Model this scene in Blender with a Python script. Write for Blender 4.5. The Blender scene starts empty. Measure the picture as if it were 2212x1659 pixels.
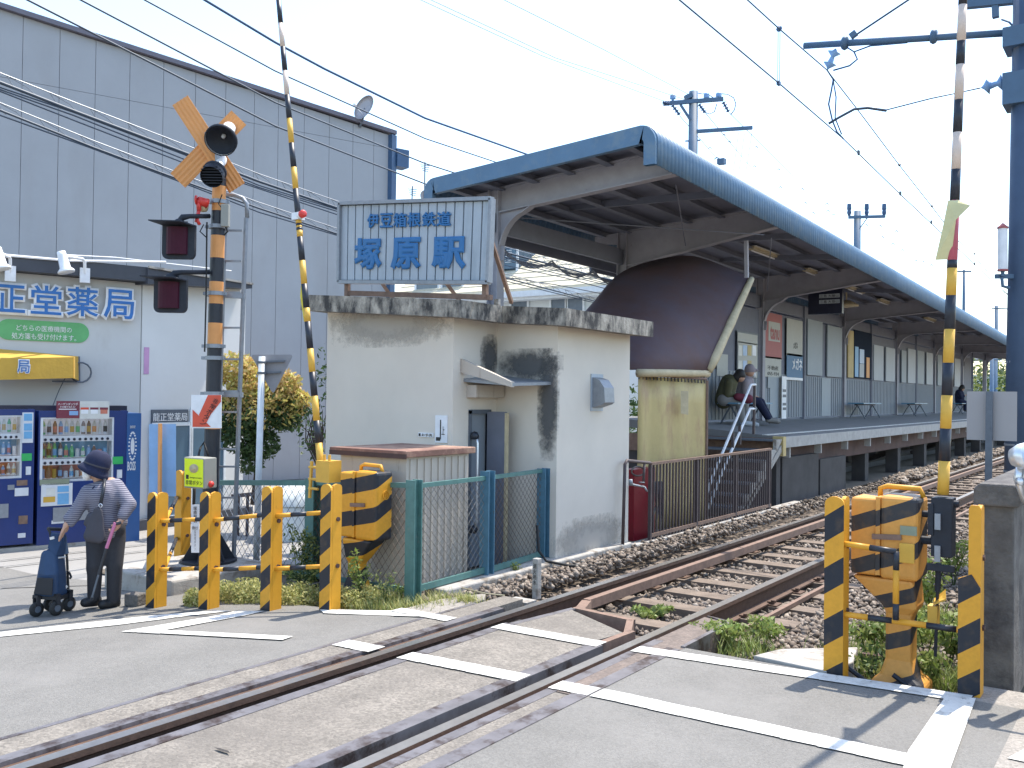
import bpy, bmesh, math, random
import numpy as np
from mathutils import Vector, Matrix
random.seed(7); np.random.seed(7)
S=bpy.context.scene; COL=S.collection
# ---------------------------------------------------------------- camera
IW,IH,FPX,CAMH=2212.,1659.,2000.,1.58
def _basis():
    cx,cy=IW/2,IH/2; vp=(2530.,872.); roll=.012
    p=Vector((vp[0]-cx,vp[1]-cy,FPX)); q=Vector((vp[0]-cx-1000,vp[1]-cy-1000*roll,FPX))
    n=p.cross(q).normalized()
    if n.y>0: n=-n
    Y=p.normalized(); X=Y.cross(n)
    return Matrix((X,Y,n))
RM=_basis()
cd=bpy.data.cameras.new('camera'); cam=bpy.data.objects.new('camera',cd); COL.objects.link(cam)
cd.sensor_width=36; cd.lens=36*FPX/IW; cd.clip_end=1500; cd.clip_start=.05
cr=RM@Vector((1,0,0)); cu=RM@Vector((0,-1,0)); cf=RM@Vector((0,0,1))
M=Matrix((cr,cu,-cf)).transposed().to_4x4(); M.translation=Vector((0,0,CAMH)); cam.matrix_world=M
S.camera=cam
# ---------------------------------------------------------------- sky, sun, exposure
SUN_EL=math.radians(65); sx,sy=.17,.985
w=bpy.data.worlds.new('World'); S.world=w; w.use_nodes=True
nt=w.node_tree; bg=nt.nodes['Background']
sk=nt.nodes.new('ShaderNodeTexSky'); sk.sky_type='NISHITA'; sk.sun_disc=False
sk.sun_elevation=SUN_EL; sk.sun_rotation=math.atan2(sx,sy); sk.dust_density=1.2; sk.air_density=1.3; sk.ozone_density=2.0; sk.altitude=20
nt.links.new(sk.outputs[0],bg.inputs[0]); bg.inputs[1].default_value=.15
sl=bpy.data.lights.new('sun','SUN'); sl.energy=2.9; sl.angle=math.radians(.53); sl.color=(1,.93,.82)
so=bpy.data.objects.new('sun',sl); COL.objects.link(so)
h=math.hypot(sx,sy); sd=Vector((sx/h*math.cos(SUN_EL),sy/h*math.cos(SUN_EL),math.sin(SUN_EL)))
so.rotation_euler=sd.to_track_quat('Z','Y').to_euler(); so.location=(0,0,30)
S.view_settings.view_transform='Standard'; S.view_settings.look='None'; S.view_settings.gamma=1
S.view_settings.use_curve_mapping=False; S.view_settings.exposure=1.42
S.render.engine='CYCLES'
# ---------------------------------------------------------------- measuring helpers (photo 2212 wide -> world)
C0=Vector((0,0,CAMH))
def ray(x,y): return (RM@Vector((x-IW/2,y-IH/2,FPX)))/FPX
def gz(X): return 0. if X>-4.5 else -.06*min(-X-4.5,5.)
def GP(x,y,z=None):
    r=ray(x,y); zz=0. if z is None else z
    for i in range(40):
        p=C0+r*((zz-CAMH)/r.z)
        if z is not None: break
        zz=.5*zz+.5*gz(p.x)
    return p
def XP(x,y,X0): r=ray(x,y); return C0+r*(X0/r.x)
def YP(x,y,Y0): r=ray(x,y); return C0+r*(Y0/r.y)
def DP(x,y,D): return C0+ray(x,y)*D      # D = distance along the view axis
def PL(x,y,P,n):
    r=ray(x,y); return C0+r*((Vector(P)-C0).dot(n)/r.dot(n))
# ---------------------------------------------------------------- materials
def mat(name,col,rough=.7,metal=0,var=.12,scale=8,bump=.0,bscale=60,stain=None,stscale=3,stretch=1,stlo=.5,sthi=.62,spec=.5,coord='Object',trans=0,extra=None,ga=0,gs=60,emit=0):
    m=bpy.data.materials.new(name); m.use_nodes=True; t=m.node_tree; b=t.nodes['Principled BSDF']
    b.inputs['Roughness'].default_value=rough; b.inputs['Metallic'].default_value=metal
    b.inputs['Specular IOR Level'].default_value=spec
    if trans: b.inputs['Transmission Weight'].default_value=trans
    N=t.nodes.new; L=t.links.new
    geo=N('ShaderNodeNewGeometry'); P=geo.outputs['Position']
    nz=N('ShaderNodeTexNoise'); nz.inputs['Scale'].default_value=scale; nz.inputs['Detail'].default_value=6; nz.inputs['Roughness'].default_value=.65
    L(P,nz.inputs['Vector'])
    mr=N('ShaderNodeMapRange'); mr.inputs['From Min'].default_value=.25; mr.inputs['From Max'].default_value=.75
    mr.inputs['To Min'].default_value=1-var; mr.inputs['To Max'].default_value=1+var; L(nz.outputs['Fac'],mr.inputs['Value'])
    mx=N('ShaderNodeVectorMath'); mx.operation='SCALE'; 
    if extra:
        src=extra(t,P); L(src,mx.inputs[0])
    else:
        mx.inputs[0].default_value=col[:3]
    if ga:
        vn=N('ShaderNodeTexVoronoi'); vn.inputs['Scale'].default_value=gs; L(P,vn.inputs['Vector']); sp_=N('ShaderNodeSeparateColor'); L(vn.outputs['Color'],sp_.inputs[0])
        gr=N('ShaderNodeMapRange'); gr.inputs['To Min'].default_value=1-ga; gr.inputs['To Max'].default_value=1+ga; L(sp_.outputs[0],gr.inputs['Value'])
        ml=N('ShaderNodeMath'); ml.operation='MULTIPLY'; L(mr.outputs[0],ml.inputs[0]); L(gr.outputs[0],ml.inputs[1]); L(ml.outputs[0],mx.inputs['Scale'])
    else: L(mr.outputs[0],mx.inputs['Scale'])
    out=mx.outputs[0]
    if stain:
        mp=N('ShaderNodeMapping'); mp.inputs['Scale'].default_value=(1,1,1./stretch); L(P,mp.inputs['Vector'])
        n2=N('ShaderNodeTexNoise'); n2.inputs['Scale'].default_value=stscale; n2.inputs['Detail'].default_value=8; n2.inputs['Roughness'].default_value=.7
        L(mp.outputs[0],n2.inputs['Vector'])
        r2=N('ShaderNodeMapRange'); r2.inputs['From Min'].default_value=stlo; r2.inputs['From Max'].default_value=sthi; L(n2.outputs['Fac'],r2.inputs['Value'])
        mm=N('ShaderNodeMix'); mm.data_type='RGBA'; L(r2.outputs[0],mm.inputs['Factor']); L(out,mm.inputs['A']); mm.inputs['B'].default_value=(*stain,1); out=mm.outputs['Result']
    L(out,b.inputs['Base Color'])
    if emit: L(out,b.inputs['Emission Color']); b.inputs['Emission Strength'].default_value=emit
    if bump:
        n3=N('ShaderNodeTexNoise'); n3.inputs['Scale'].default_value=bscale; n3.inputs['Detail'].default_value=4; L(P,n3.inputs['Vector'])
        bp=N('ShaderNodeBump'); bp.inputs['Strength'].default_value=bump; bp.inputs['Distance'].default_value=.01; L(n3.outputs['Fac'],bp.inputs['Height']); L(bp.outputs[0],b.inputs['Normal'])
    return m
YEL=(.66,.31,.025); BLK=(.014,.018,.028)  # BLK lifted slightly blue, standing in for veiling glare
def stripes(name,period,off,kx,ky,kz=1,c1=YEL,c2=BLK,wear=.5,duty=.5,rough=.5):
    def ex(t,P):
        N=t.nodes.new; L=t.links.new
        tc=N('ShaderNodeTexCoord'); d=N('ShaderNodeVectorMath'); d.operation='DOT_PRODUCT'; L(tc.outputs['Object'],d.inputs[0]); d.inputs[1].default_value=(kx,ky,kz)
        a=N('ShaderNodeMath'); a.operation='ADD'; L(d.outputs['Value'],a.inputs[0]); a.inputs[1].default_value=off
        dv=N('ShaderNodeMath'); dv.operation='DIVIDE'; L(a.outputs[0],dv.inputs[0]); dv.inputs[1].default_value=period
        fr=N('ShaderNodeMath'); fr.operation='FRACT'; L(dv.outputs[0],fr.inputs[0])
        g=N('ShaderNodeMath'); g.operation='LESS_THAN'; L(fr.outputs[0],g.inputs[0]); g.inputs[1].default_value=duty
        nz=N('ShaderNodeTexNoise'); nz.inputs['Scale'].default_value=14; nz.inputs['Detail'].default_value=8; L(P,nz.inputs['Vector'])
        r2=N('ShaderNodeMapRange'); r2.inputs['From Min'].default_value=.52; r2.inputs['From Max'].default_value=.72; r2.inputs['To Max'].default_value=wear; L(nz.outputs['Fac'],r2.inputs['Value'])
        bw=N('ShaderNodeMix'); bw.data_type='RGBA'; L(r2.outputs[0],bw.inputs['Factor']); bw.inputs['A'].default_value=(*c2,1); bw.inputs['B'].default_value=(.09,.06,.04,1)
        mm=N('ShaderNodeMix'); mm.data_type='RGBA'; L(g.outputs[0],mm.inputs['Factor']); mm.inputs['A'].default_value=(*c1,1); L(bw.outputs['Result'],mm.inputs['B'])
        return mm.outputs['Result']
    return mat(name,(1,1,1),rough,0,.1,30,extra=ex,bump=.08,bscale=50,spec=.4)
MT={}
def mk(k,*a,**kw): MT[k]=mat(k,*a,**kw); return MT[k]
mk('asphalt',(.165,.158,.145),.85,var=.14,scale=2.2,bump=.6,bscale=160,ga=.16,gs=130,stain=(.21,.2,.185),stscale=.8,stlo=.5,sthi=.75)
mk('asphalt_dark',(.12,.12,.12),.85,var=.14,scale=3,bump=.5,bscale=220)
mk('pavement',(.27,.26,.245),.85,var=.12,scale=1.5,bump=.3,bscale=150)
mk('sidewalk',(.27,.245,.215),.9,ga=.2,gs=90,var=.12,scale=4,bump=.5,bscale=160)
mk('white_line',(.62,.61,.57),.75,var=.1,scale=25,stain=(.42,.40,.36),stscale=9,stlo=.5,sthi=.7,bump=.3,bscale=150)
def wear(m,sc,lo,hi):
    t=m.node_tree; N=t.nodes.new; L=t.links.new; g=N('ShaderNodeNewGeometry'); nz=N('ShaderNodeTexNoise'); nz.inputs['Scale'].default_value=sc; nz.inputs['Detail'].default_value=9; nz.inputs['Roughness'].default_value=.8; L(g.outputs['Position'],nz.inputs['Vector'])
    r=N('ShaderNodeMapRange'); r.inputs['From Min'].default_value=lo; r.inputs['From Max'].default_value=hi; L(nz.outputs['Fac'],r.inputs['Value']); tp=N('ShaderNodeBsdfTransparent'); mx=N('ShaderNodeMixShader'); L(r.outputs[0],mx.inputs[0]); L(t.nodes['Principled BSDF'].outputs[0],mx.inputs[1]); L(tp.outputs[0],mx.inputs[2]); L(mx.outputs[0],t.nodes['Material Output'].inputs['Surface'])
wear(MT['white_line'],16,.57,.66)
mk('crossing_concrete',(.185,.165,.14),.85,var=.25,scale=5,bump=.6,bscale=90,ga=.27,gs=75,stain=(.13,.115,.10),stscale=1.2,stlo=.45,sthi=.75)
mk('crossing_plate',(.14,.108,.09),.7,ga=.2,gs=60,var=.25,scale=10,bump=.4,bscale=50)
mk('steel_edge',(.20,.19,.20),.45,metal=.5,var=.3,scale=6,stain=(.07,.05,.045),stscale=4)
mk('rail_head',(.55,.52,.49),.3,metal=.85,var=.12,scale=12)
mk('rail_rust',(.10,.055,.035),.8,var=.35,scale=15,bump=.2)
mk('rust_light',(.20,.128,.095),.8,var=.3,scale=12,bump=.2)
mk('dark_groove',(.045,.04,.036),.9)
mk('stone_a',(.24,.20,.165),.9,var=.45,scale=12,bump=.4,bscale=70)
mk('ballast_bed',(.12,.095,.075),.95,var=.4,scale=18,bump=1,bscale=40)
mk('sleeper_wood',(.17,.13,.10),.9,var=.35,scale=9,bump=.5,bscale=40)
mk('soil',(.14,.115,.085),.95,var=.3,scale=8,bump=.8,bscale=40)
mk('plaster',(.66,.60,.52),.85,var=.05,scale=2,bump=.25,bscale=220,stain=(.48,.44,.39),stscale=1.6,stretch=4,stlo=.58,sthi=.9)
mk('slab_stained',(.42,.38,.32),.9,var=.3,scale=9,bump=.5,bscale=60,stain=(.05,.047,.045),stscale=8,stretch=2.2,stlo=.38,sthi=.60)
mk('mould',(.07,.07,.07),.95,var=.5,scale=30)
mk('yellow',YEL,.5,var=.08,scale=14,bump=.06,stain=(.30,.13,.03),stscale=9,stlo=.66,sthi=.8,spec=.4)
mk('yellow_plain',(.62,.36,.05),.55,var=.08,scale=14)
mk('orange',(.66,.29,.09),.55,var=.08,scale=10)
mk('black',BLK,.45,var=.2,scale=20)
mk('black_metal',(.022,.026,.036),.6,metal=0,var=.2,scale=20,spec=.3)  # slight blue lift of the glare veil is in this colour
mk('white_band',(.62,.5,.42),.6)
mk('fence_green',(.075,.175,.16),.6,var=.2,scale=15,stain=(.2,.2,.17),stscale=14,stlo=.62,sthi=.7)
mk('fence_blue',(.07,.17,.24),.6,var=.2,scale=15,stain=(.12,.1,.08),stscale=14,stlo=.64,sthi=.72)
mk('mesh_wire',(.20,.19,.17),.6,metal=.3,var=.3,scale=20)
mk('mesh_rust',(.12,.085,.06),.8,var=.3,scale=20)
mk('galv',(.26,.28,.31),.5,metal=.4,var=.15,scale=20)
mk('galv_dark',(.12,.14,.17),.55,metal=.3,var=.15,scale=20)
mk('beige_paint',(.47,.415,.355),.6,var=.05,scale=3,stain=(.2,.13,.09),stscale=5,stretch=6,stlo=.58,sthi=.75)
mk('rusty_roof',(.20,.10,.075),.75,var=.3,scale=6,stain=(.42,.27,.19),stscale=3,stlo=.45,sthi=.65)
mk('grey_wall',(.345,.35,.365),.75,var=.05,scale=1.2,stain=(.31,.305,.305),stscale=.6,stretch=3,stlo=.5,sthi=.8)
mk('eave_brown',(.14,.13,.16),.6)
mk('white_wall',(.66,.66,.65),.8,var=.04,scale=2)
mk('pharm_wall',(.58,.575,.56),.8,var=.04,scale=2,stain=(.48,.46,.43),stscale=1.5,stretch=3,stlo=.55,sthi=.8)
mk('fascia_dark',(.05,.055,.07),.5)
mk('sign_blue',(.02,.14,.42),.4)
mk('station_blue',(.015,.13,.33),.45,var=.12,scale=10)
mk('sign_white',(.75,.76,.78),.5)
mk('panel_tin',(.36,.41,.46),.5,var=.06,scale=6,stain=(.22,.27,.31),stscale=4,stretch=5,stlo=.5,sthi=.8)
mk('green_sign',(.13,.42,.16),.55)
mk('text_white',(.8,.8,.8),.6)
mk('text_black',(.02,.02,.02),.6)
mk('awning',(.55,.33,.05),.8,var=.1,scale=6,bump=.2,bscale=30)
mk('vend_blue',(.008,.03,.15),.3,var=.08)
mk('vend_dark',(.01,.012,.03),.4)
mk('vend_white',(.6,.62,.65),.4)
mk('display_glow',(.45,.48,.55),.5,emit=.2)
mk('disp_blue',(.14,.36,.6),.5); mk('disp_red',(.55,.18,.12),.5)
mk('poster_red',(.18,.03,.05),.5); mk('poster_pale',(.6,.6,.56),.5)
mk('green_tag',(.03,.4,.1),.5)
mk('glass_blue',(.10,.17,.23),.15,var=.1,scale=1)
mk('film_blue',(.22,.38,.62),.4)
mk('pink',(.55,.3,.5),.6)
mk('roof_blue',(.088,.17,.27),.5,var=.12,scale=4,stain=(.13,.20,.27),stscale=5)
mk('roof_under',(.17,.18,.235),.8,var=.08)  # bluish cast of the shade under the roof put into the colour
mk('steel_beam',(.33,.32,.35),.65,var=.12,scale=5,stain=(.14,.1,.08),stscale=12,stlo=.66,sthi=.76)  # beam paint leaned toward the bluish shade below the roof
mk('beam_dark',(.16,.17,.21),.7,var=.1,scale=5)
mk('brown_canopy',(.10,.055,.052),.75,var=.2,scale=1.3,stain=(.09,.07,.09),stscale=1,stlo=.4,sthi=.7)
mk('canopy_trim',(.50,.42,.27),.8,var=.2,scale=8,bump=.3,bscale=20)
mk('tarp',(.50,.39,.17),.6,var=.1,scale=3,stain=(.38,.24,.13),stscale=3,stretch=3,stlo=.5,sthi=.68,bump=.3,bscale=12)
mk('wind_panel',(.29,.33,.36),.6,var=.06,scale=3)
mk('wind_low',(.22,.245,.275),.6,var=.06,scale=3)
mk('wind_white',(.40,.43,.46),.6,var=.05,scale=3)
mk('plat_top',(.17,.17,.17),.9,var=.15,scale=4)
mk('plat_edge',(.36,.35,.33),.85,var=.2,scale=8)
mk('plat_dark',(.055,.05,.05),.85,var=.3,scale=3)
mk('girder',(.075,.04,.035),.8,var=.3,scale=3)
mk('old_conc',(.13,.12,.11),.95,var=.35,scale=9,bump=.9,bscale=45,stain=(.05,.045,.045),stscale=4,stlo=.45,sthi=.65)
mk('conc_light',(.36,.34,.31),.9,var=.2,scale=6,bump=.4,stain=(.2,.17,.14),stscale=5)
mk('red_box',(.22,.008,.02),.4,var=.1)
mk('bar_brown',(.07,.052,.055),.6,var=.2)
mk('skin',(.50,.29,.20),.6,var=.05); mk('navy',(.009,.013,.042),.9,var=.2,scale=20)
mk('trouser',(.028,.028,.034),.85,var=.15,scale=30)
mk('shoe',(.012,.012,.014),.6); mk('mask',(.7,.7,.7),.8)
mk('bag_grey',(.05,.048,.06),.8,var=.1); mk('trolley_blue',(.012,.04,.10),.6,var=.2,scale=10)
mk('trolley_black',(.012,.014,.02),.6); mk('cane_pink',(.5,.15,.28),.4)
mk('olive',(.08,.075,.035),.85,var=.15,scale=15); mk('pale_cloth',(.30,.26,.28),.85,var=.1)
mk('beige_cloth',(.22,.21,.20),.85,var=.1); mk('hair',(.02,.017,.016),.6); mk('burgundy',(.15,.02,.04),.7)
mk('bench_blue',(.10,.24,.36),.4)
mk('chrome',(.7,.72,.75),.3,metal=.6,var=.02); mk('headlamp',(.5,.6,.7),.08)
mk('hiviz',(.72,.85,.02),.5); mk('red',(.6,.04,.03),.4); mk('arrow_red',(.62,.08,.04),.5)
mk('box_grey',(.27,.27,.24),.6,var=.06)
mk('lens_dark',(.05,.008,.02),.5,spec=.15)
mk('rubber',(.02,.02,.02),.8); mk('insul',(.62,.66,.7),.3)
mk('pole_blue',(.07,.13,.21),.6,var=.12,scale=5)  # bluish tint of lens flare against the sky mixed into this colour
mk('pole_dark',(.045,.075,.13),.6,var=.15,scale=5)  # pole colour includes the blue of lens flare
mk('wire_blue',(.04,.09,.18),.5); mk('wire_dark',(.05,.07,.10),.5); mk('wire_pale',(.3,.32,.34),.5)
mk('flag_cloth',(.6,.55,.3),.9); mk('flag_yellow',(.6,.5,.05),.8)
mk('sign_back',(.34,.32,.32),.6,var=.03,scale=6)
mk('tri_back',(.25,.25,.27),.6); mk('white_pole',(.62,.66,.7),.45)
mk('roof_tile',(.55,.50,.37),.8,var=.15,scale=6); mk('house_white',(.62,.66,.66),.8,var=.03); mk('house_trim',(.7,.74,.76),.6)
mk('win_dark',(.13,.17,.21),.2); mk('slate',(.05,.09,.13),.7)
mk('bark',(.06,.045,.035),.9,var=.3)
def leafmat(name,a,b_):
    def ex(t,P):
        N=t.nodes.new; L=t.links.new
        g=N('ShaderNodeNewGeometry'); mm=N('ShaderNodeMix'); mm.data_type='RGBA'; L(g.outputs['Random Per Island'],mm.inputs['Factor']); mm.inputs['A'].default_value=(*a,1); mm.inputs['B'].default_value=(*b_,1); return mm.outputs['Result']
    m=mat(name,(1,1,1),.55,0,.2,10,extra=ex,spec=.4)
    b=m.node_tree.nodes['Principled BSDF']
    tr=m.node_tree.nodes.new('ShaderNodeBsdfTranslucent'); ad=m.node_tree.nodes.new('ShaderNodeMixShader'); ad.inputs[0].default_value=.35
    L=m.node_tree.links.new; out=m.node_tree.nodes['Material Output']
    src=b.inputs['Base Color'].links[0].from_socket; L(src,tr.inputs['Color']); L(b.outputs[0],ad.inputs[1]); L(tr.outputs[0],ad.inputs[2]); L(ad.outputs[0],out.inputs['Surface'])
    MT[name]=m
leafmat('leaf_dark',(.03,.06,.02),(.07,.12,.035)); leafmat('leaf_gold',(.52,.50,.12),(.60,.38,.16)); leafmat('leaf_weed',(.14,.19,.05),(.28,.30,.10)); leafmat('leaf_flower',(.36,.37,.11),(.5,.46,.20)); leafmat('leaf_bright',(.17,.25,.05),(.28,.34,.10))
def stonemat():
    def ex(t,P):
        N=t.nodes.new; L=t.links.new
        g=N('ShaderNodeNewGeometry'); r=N('ShaderNodeValToRGB'); L(g.outputs['Random Per Island'],r.inputs[0])
        e=r.color_ramp.elements; e[0].color=(.08,.065,.052,1); e[1].color=(.31,.265,.22,1); x=e.new(.5); x.color=(.18,.14,.11,1); return r.outputs[0]
    MT['stones']=mat('stones',(1,1,1),.9,0,.3,25,extra=ex,bump=.4,bscale=60)
stonemat()
# ---------------------------------------------------------------- mesh builder
class MB:
    def __init__(s): s.v=[]; s.f=[]; s.m=[]
    def add(s,vs,fs,mi=0):
        o=len(s.v); s.v+= [tuple(v) for v in vs]; s.f+=[tuple(i+o for i in f) for f in fs]
        s.m+= ([mi]*len(fs) if isinstance(mi,int) else list(mi)); return s
    def box(s,a,b,mi=0,rz=0,piv=None):
        x0,y0,z0=a; x1,y1,z1=b
        vs=[Vector(p) for p in ((x0,y0,z0),(x1,y0,z0),(x1,y1,z0),(x0,y1,z0),(x0,y0,z1),(x1,y0,z1),(x1,y1,z1),(x0,y1,z1))]
        if rz:
            pv=Vector(piv) if piv else Vector(((x0+x1)/2,(y0+y1)/2,0)); R=Matrix.Rotation(rz,3,'Z'); vs=[R@(v-pv)+pv for v in vs]
        return s.add(vs,[(3,2,1,0),(4,5,6,7),(0,1,5,4),(1,2,6,5),(2,3,7,6),(3,0,4,7)],mi)
    def fbox(s,O,U,V,N,u0,u1,v0,v1,n0,n1,mi=0):   # box in a frame
        O=Vector(O); vs=[O+U*a+V*b+N*c for c in (n0,n1) for (a,b) in ((u0,v0),(u1,v0),(u1,v1),(u0,v1))]
        return s.add(vs,[(3,2,1,0),(4,5,6,7),(0,1,5,4),(1,2,6,5),(2,3,7,6),(3,0,4,7)],mi)
    def bar(s,a,b,w,h,mi=0,up=(0,0,1)):
        a=Vector(a); b=Vector(b); d=(b-a).normalized(); upv=Vector(up)
        if abs(d.dot(upv))>.98: upv=Vector((0,1,0))
        x=d.cross(upv).normalized(); y=x.cross(d)
        vs=[p+x*i*w/2+y*j*h/2 for p in (a,b) for (i,j) in ((-1,-1),(1,-1),(1,1),(-1,1))]
        return s.add(vs,[(3,2,1,0),(4,5,6,7),(0,1,5,4),(1,2,6,5),(2,3,7,6),(3,0,4,7)],mi)
    def tube(s,pts,r,n=8,mi=0,cap=True):
        pts=[Vector(p) for p in pts]; rs=r if isinstance(r,(list,tuple)) else [r]*len(pts)
        vs=[];fs=[]; pr=None
        for i,p in enumerate(pts):
            d=(pts[min(i+1,len(pts)-1)]-pts[max(i-1,0)]).normalized()
            if pr is None:
                a=Vector((0,0,1)) if abs(d.z)<.9 else Vector((1,0,0)); x=d.cross(a).normalized()
            else: x=(pr-d*pr.dot(d)).normalized()
            pr=x; y=d.cross(x)
            for k in range(n):
                t=2*math.pi*k/n; vs.append(p+(x*math.cos(t)+y*math.sin(t))*rs[i])
        for i in range(len(pts)-1):
            for k in range(n):
                k2=(k+1)%n; fs.append((i*n+k,i*n+k2,(i+1)*n+k2,(i+1)*n+k))
        if cap: fs.append(tuple(range(n-1,-1,-1))); fs.append(tuple((len(pts)-1)*n+k for k in range(n)))
        mm=mi
        return s.add(vs,fs,mm)
    def bands(s,a,b,r0,r1,segs,n=12):   # segs: list of (t_end, mat)
        a=Vector(a); b=Vector(b); t0=0
        for t1,mi in segs:
            s.tube([a.lerp(b,t0),a.lerp(b,t1)],[r0+(r1-r0)*t0,r0+(r1-r0)*t1],n,mi); t0=t1
        return s
    def lathe(s,O,prof,n=20,mi=0,axis=None):
        O=Vector(O); A=Vector(axis).normalized() if axis else Vector((0,0,1))
        x=A.orthogonal().normalized(); y=A.cross(x); vs=[];fs=[]
        for (r,z) in prof:
            for k in range(n):
                t=2*math.pi*k/n; vs.append(O+A*z+(x*math.cos(t)+y*math.sin(t))*r)
        for i in range(len(prof)-1):
            for k in range(n):
                k2=(k+1)%n; fs.append((i*n+k,i*n+k2,(i+1)*n+k2,(i+1)*n+k))
        return s.add(vs,fs,mi)
    def poly(s,pts,mi=0): return s.add(pts,[tuple(range(len(pts)))],mi)
    def prism(s,pts,d,mi=0,cap0=None,cap1=None):
        pts=[Vector(p) for p in pts]; d=Vector(d); n=len(pts)
        vs=pts+[p+d for p in pts]; fs=[tuple(range(n)),tuple(range(2*n-1,n-1,-1))]+[(i,i+n,(i+1)%n+n,(i+1)%n) for i in range(n)]
        ms=[mi if cap0 is None else cap0, mi if cap1 is None else cap1]+[mi]*n
        return s.add(vs,fs,ms)
    def mesh(s,name,mats,org=(0,0,0),smooth=False):
        me=bpy.data.meshes.new(name); o=Vector(org); me.from_pydata([Vector(v)-o for v in s.v],[],s.f)
        ms=mats if isinstance(mats,(list,tuple)) else [mats]
        for m in ms: me.materials.append(MT[m] if isinstance(m,str) else m)
        me.polygons.foreach_set('material_index',[min(i,len(ms)-1) for i in s.m])
        bm=bmesh.new(); bm.from_mesh(me); bmesh.ops.recalc_face_normals(bm,faces=bm.faces); bm.to_mesh(me); bm.free()
        if smooth: me.polygons.foreach_set('use_smooth',[True]*len(me.polygons))
        me.update(); return me
def rootloc(p):
    v=Vector((0,0,0))
    while p is not None: v+=p.location; p=p.parent
    return v
def link(name,me,parent=None,loc=None):
    o=bpy.data.objects.new(name,me); COL.objects.link(o)
    if parent is not None: o.parent=parent
    elif loc is not None: o.location=loc
    return o
def thing(name,label,cat,loc,group=None):
    o=bpy.data.objects.new(name,None); COL.objects.link(o); o.location=loc; o.empty_display_size=.1
    o['label']=label; o['category']=cat
    if group: o['group']=group
    return o
def part(name,mb,mats,parent,smooth=False,label=None,kind=None):
    o=link(name,mb.mesh(name,mats,rootloc(parent),smooth),parent)
    if label: o['label']=label
    if kind: o['kind']=kind
    return o
def solo(name,mb,mats,label,cat,loc=None,group=None,smooth=False):
    if loc is None:
        xs=[v[0] for v in mb.v]; ys=[v[1] for v in mb.v]; zs=[v[2] for v in mb.v]; loc=((min(xs)+max(xs))/2,(min(ys)+max(ys))/2,min(zs))
    o=link(name,mb.mesh(name,mats,loc,smooth),None,loc); o['label']=label; o['category']=cat
    if group: o['group']=group
    return o
def struct(name,mb,mats,smooth=False,kind='structure'):
    o=link(name,mb.mesh(name,mats,(0,0,0),smooth)); o['kind']=kind; return o
def stuff(name,mb,mats,label,cat):
    o=struct(name,mb,mats,kind='stuff'); o['label']=label; o['category']=cat; return o
def bev(o,w=.01,seg=2):
    m=o.modifiers.new('bevel','BEVEL'); m.width=w; m.segments=seg; m.limit_method='ANGLE'; return o
def copy_tree(o,parent=None,label=None,loc=None):
    c=o.copy(); COL.objects.link(c)
    if parent is not None: c.parent=parent
    if label: c['label']=label
    if loc is not None: c.location=loc
    for ch in list(o.children): copy_tree(ch,c)
    return c
# text: lettering as real raised or flat glyph meshes fitted to a rectangle
FNT=None
def text_geo(body,bold=0.,extr=.01,line=1.0):
    c=bpy.data.curves.new('t','FONT'); c.body=body; c.resolution_u=2; c.extrude=extr; c.space_line=line
    if bold: c.bevel_depth=bold; c.bevel_resolution=0
    c.align_x='CENTER'
    o=bpy.data.objects.new('t',c); COL.objects.link(o)
    dg=bpy.context.evaluated_depsgraph_get(); m=bpy.data.meshes.new_from_object(o.evaluated_get(dg))
    vs=[v.co.copy() for v in m.vertices]; fs=[tuple(p.vertices) for p in m.polygons]
    bpy.data.objects.remove(o); bpy.data.curves.remove(c); bpy.data.meshes.remove(m)
    return vs,fs
def text(mb,body,P0,U,V,w,h_,depth=.004,bold=0.,mi=0,keep=False,line=1.0):
    """fit text in rectangle whose lower-left is P0, along U (width w) and V (height h_)"""
    vs,fs=text_geo(body,bold,.02,line)
    if not vs: return mb
    x0=min(v.x for v in vs);x1=max(v.x for v in vs);y0=min(v.y for v in vs);y1=max(v.y for v in vs); z1=max(v.z for v in vs)
    sx=w/(x1-x0); sy_=h_/(y1-y0)
    U=Vector(U).normalized(); V=Vector(V).normalized(); N=U.cross(V)
    mb.add([Vector(P0)+U*((v.x-x0)*sx)+V*((v.y-y0)*sy_)+N*((v.z+z1)/(2*z1)*depth) for v in vs],fs,mi); return mb
# ================================================================ GROUND, ROAD, TRACK
def gsheet(name,xs,ys,dz,m,zf=gz):
    b=MB()
    for i in range(len(xs)-1):
        for j in range(len(ys)-1):
            b.add([(xs[i],ys[j],zf(xs[i])+dz),(xs[i+1],ys[j],zf(xs[i+1])+dz),(xs[i+1],ys[j+1],zf(xs[i+1])+dz),(xs[i],ys[j+1],zf(xs[i])+dz)],[(0,1,2,3)])
    return struct(name,b,m)
b=MB(); b.poly([(-160,-70,-.62),(160,-70,-.62),(160,170,-.62),(-160,170,-.62)]); struct('ground',b,'soil')
# left hand town ground (slopes down from the crossing)
gsheet('pavement',[-120,-20,-9.5,-7.0,-6.2],[4.9,9,14,25,60,140],-.012,'pavement')
XL=[-80,-20,-9.5,-7.5,-6,-4.5,-4.325]
gsheet('road',XL,[-25,-10,0,2,4.2,4.9],0,'asphalt')
b=MB()
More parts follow.
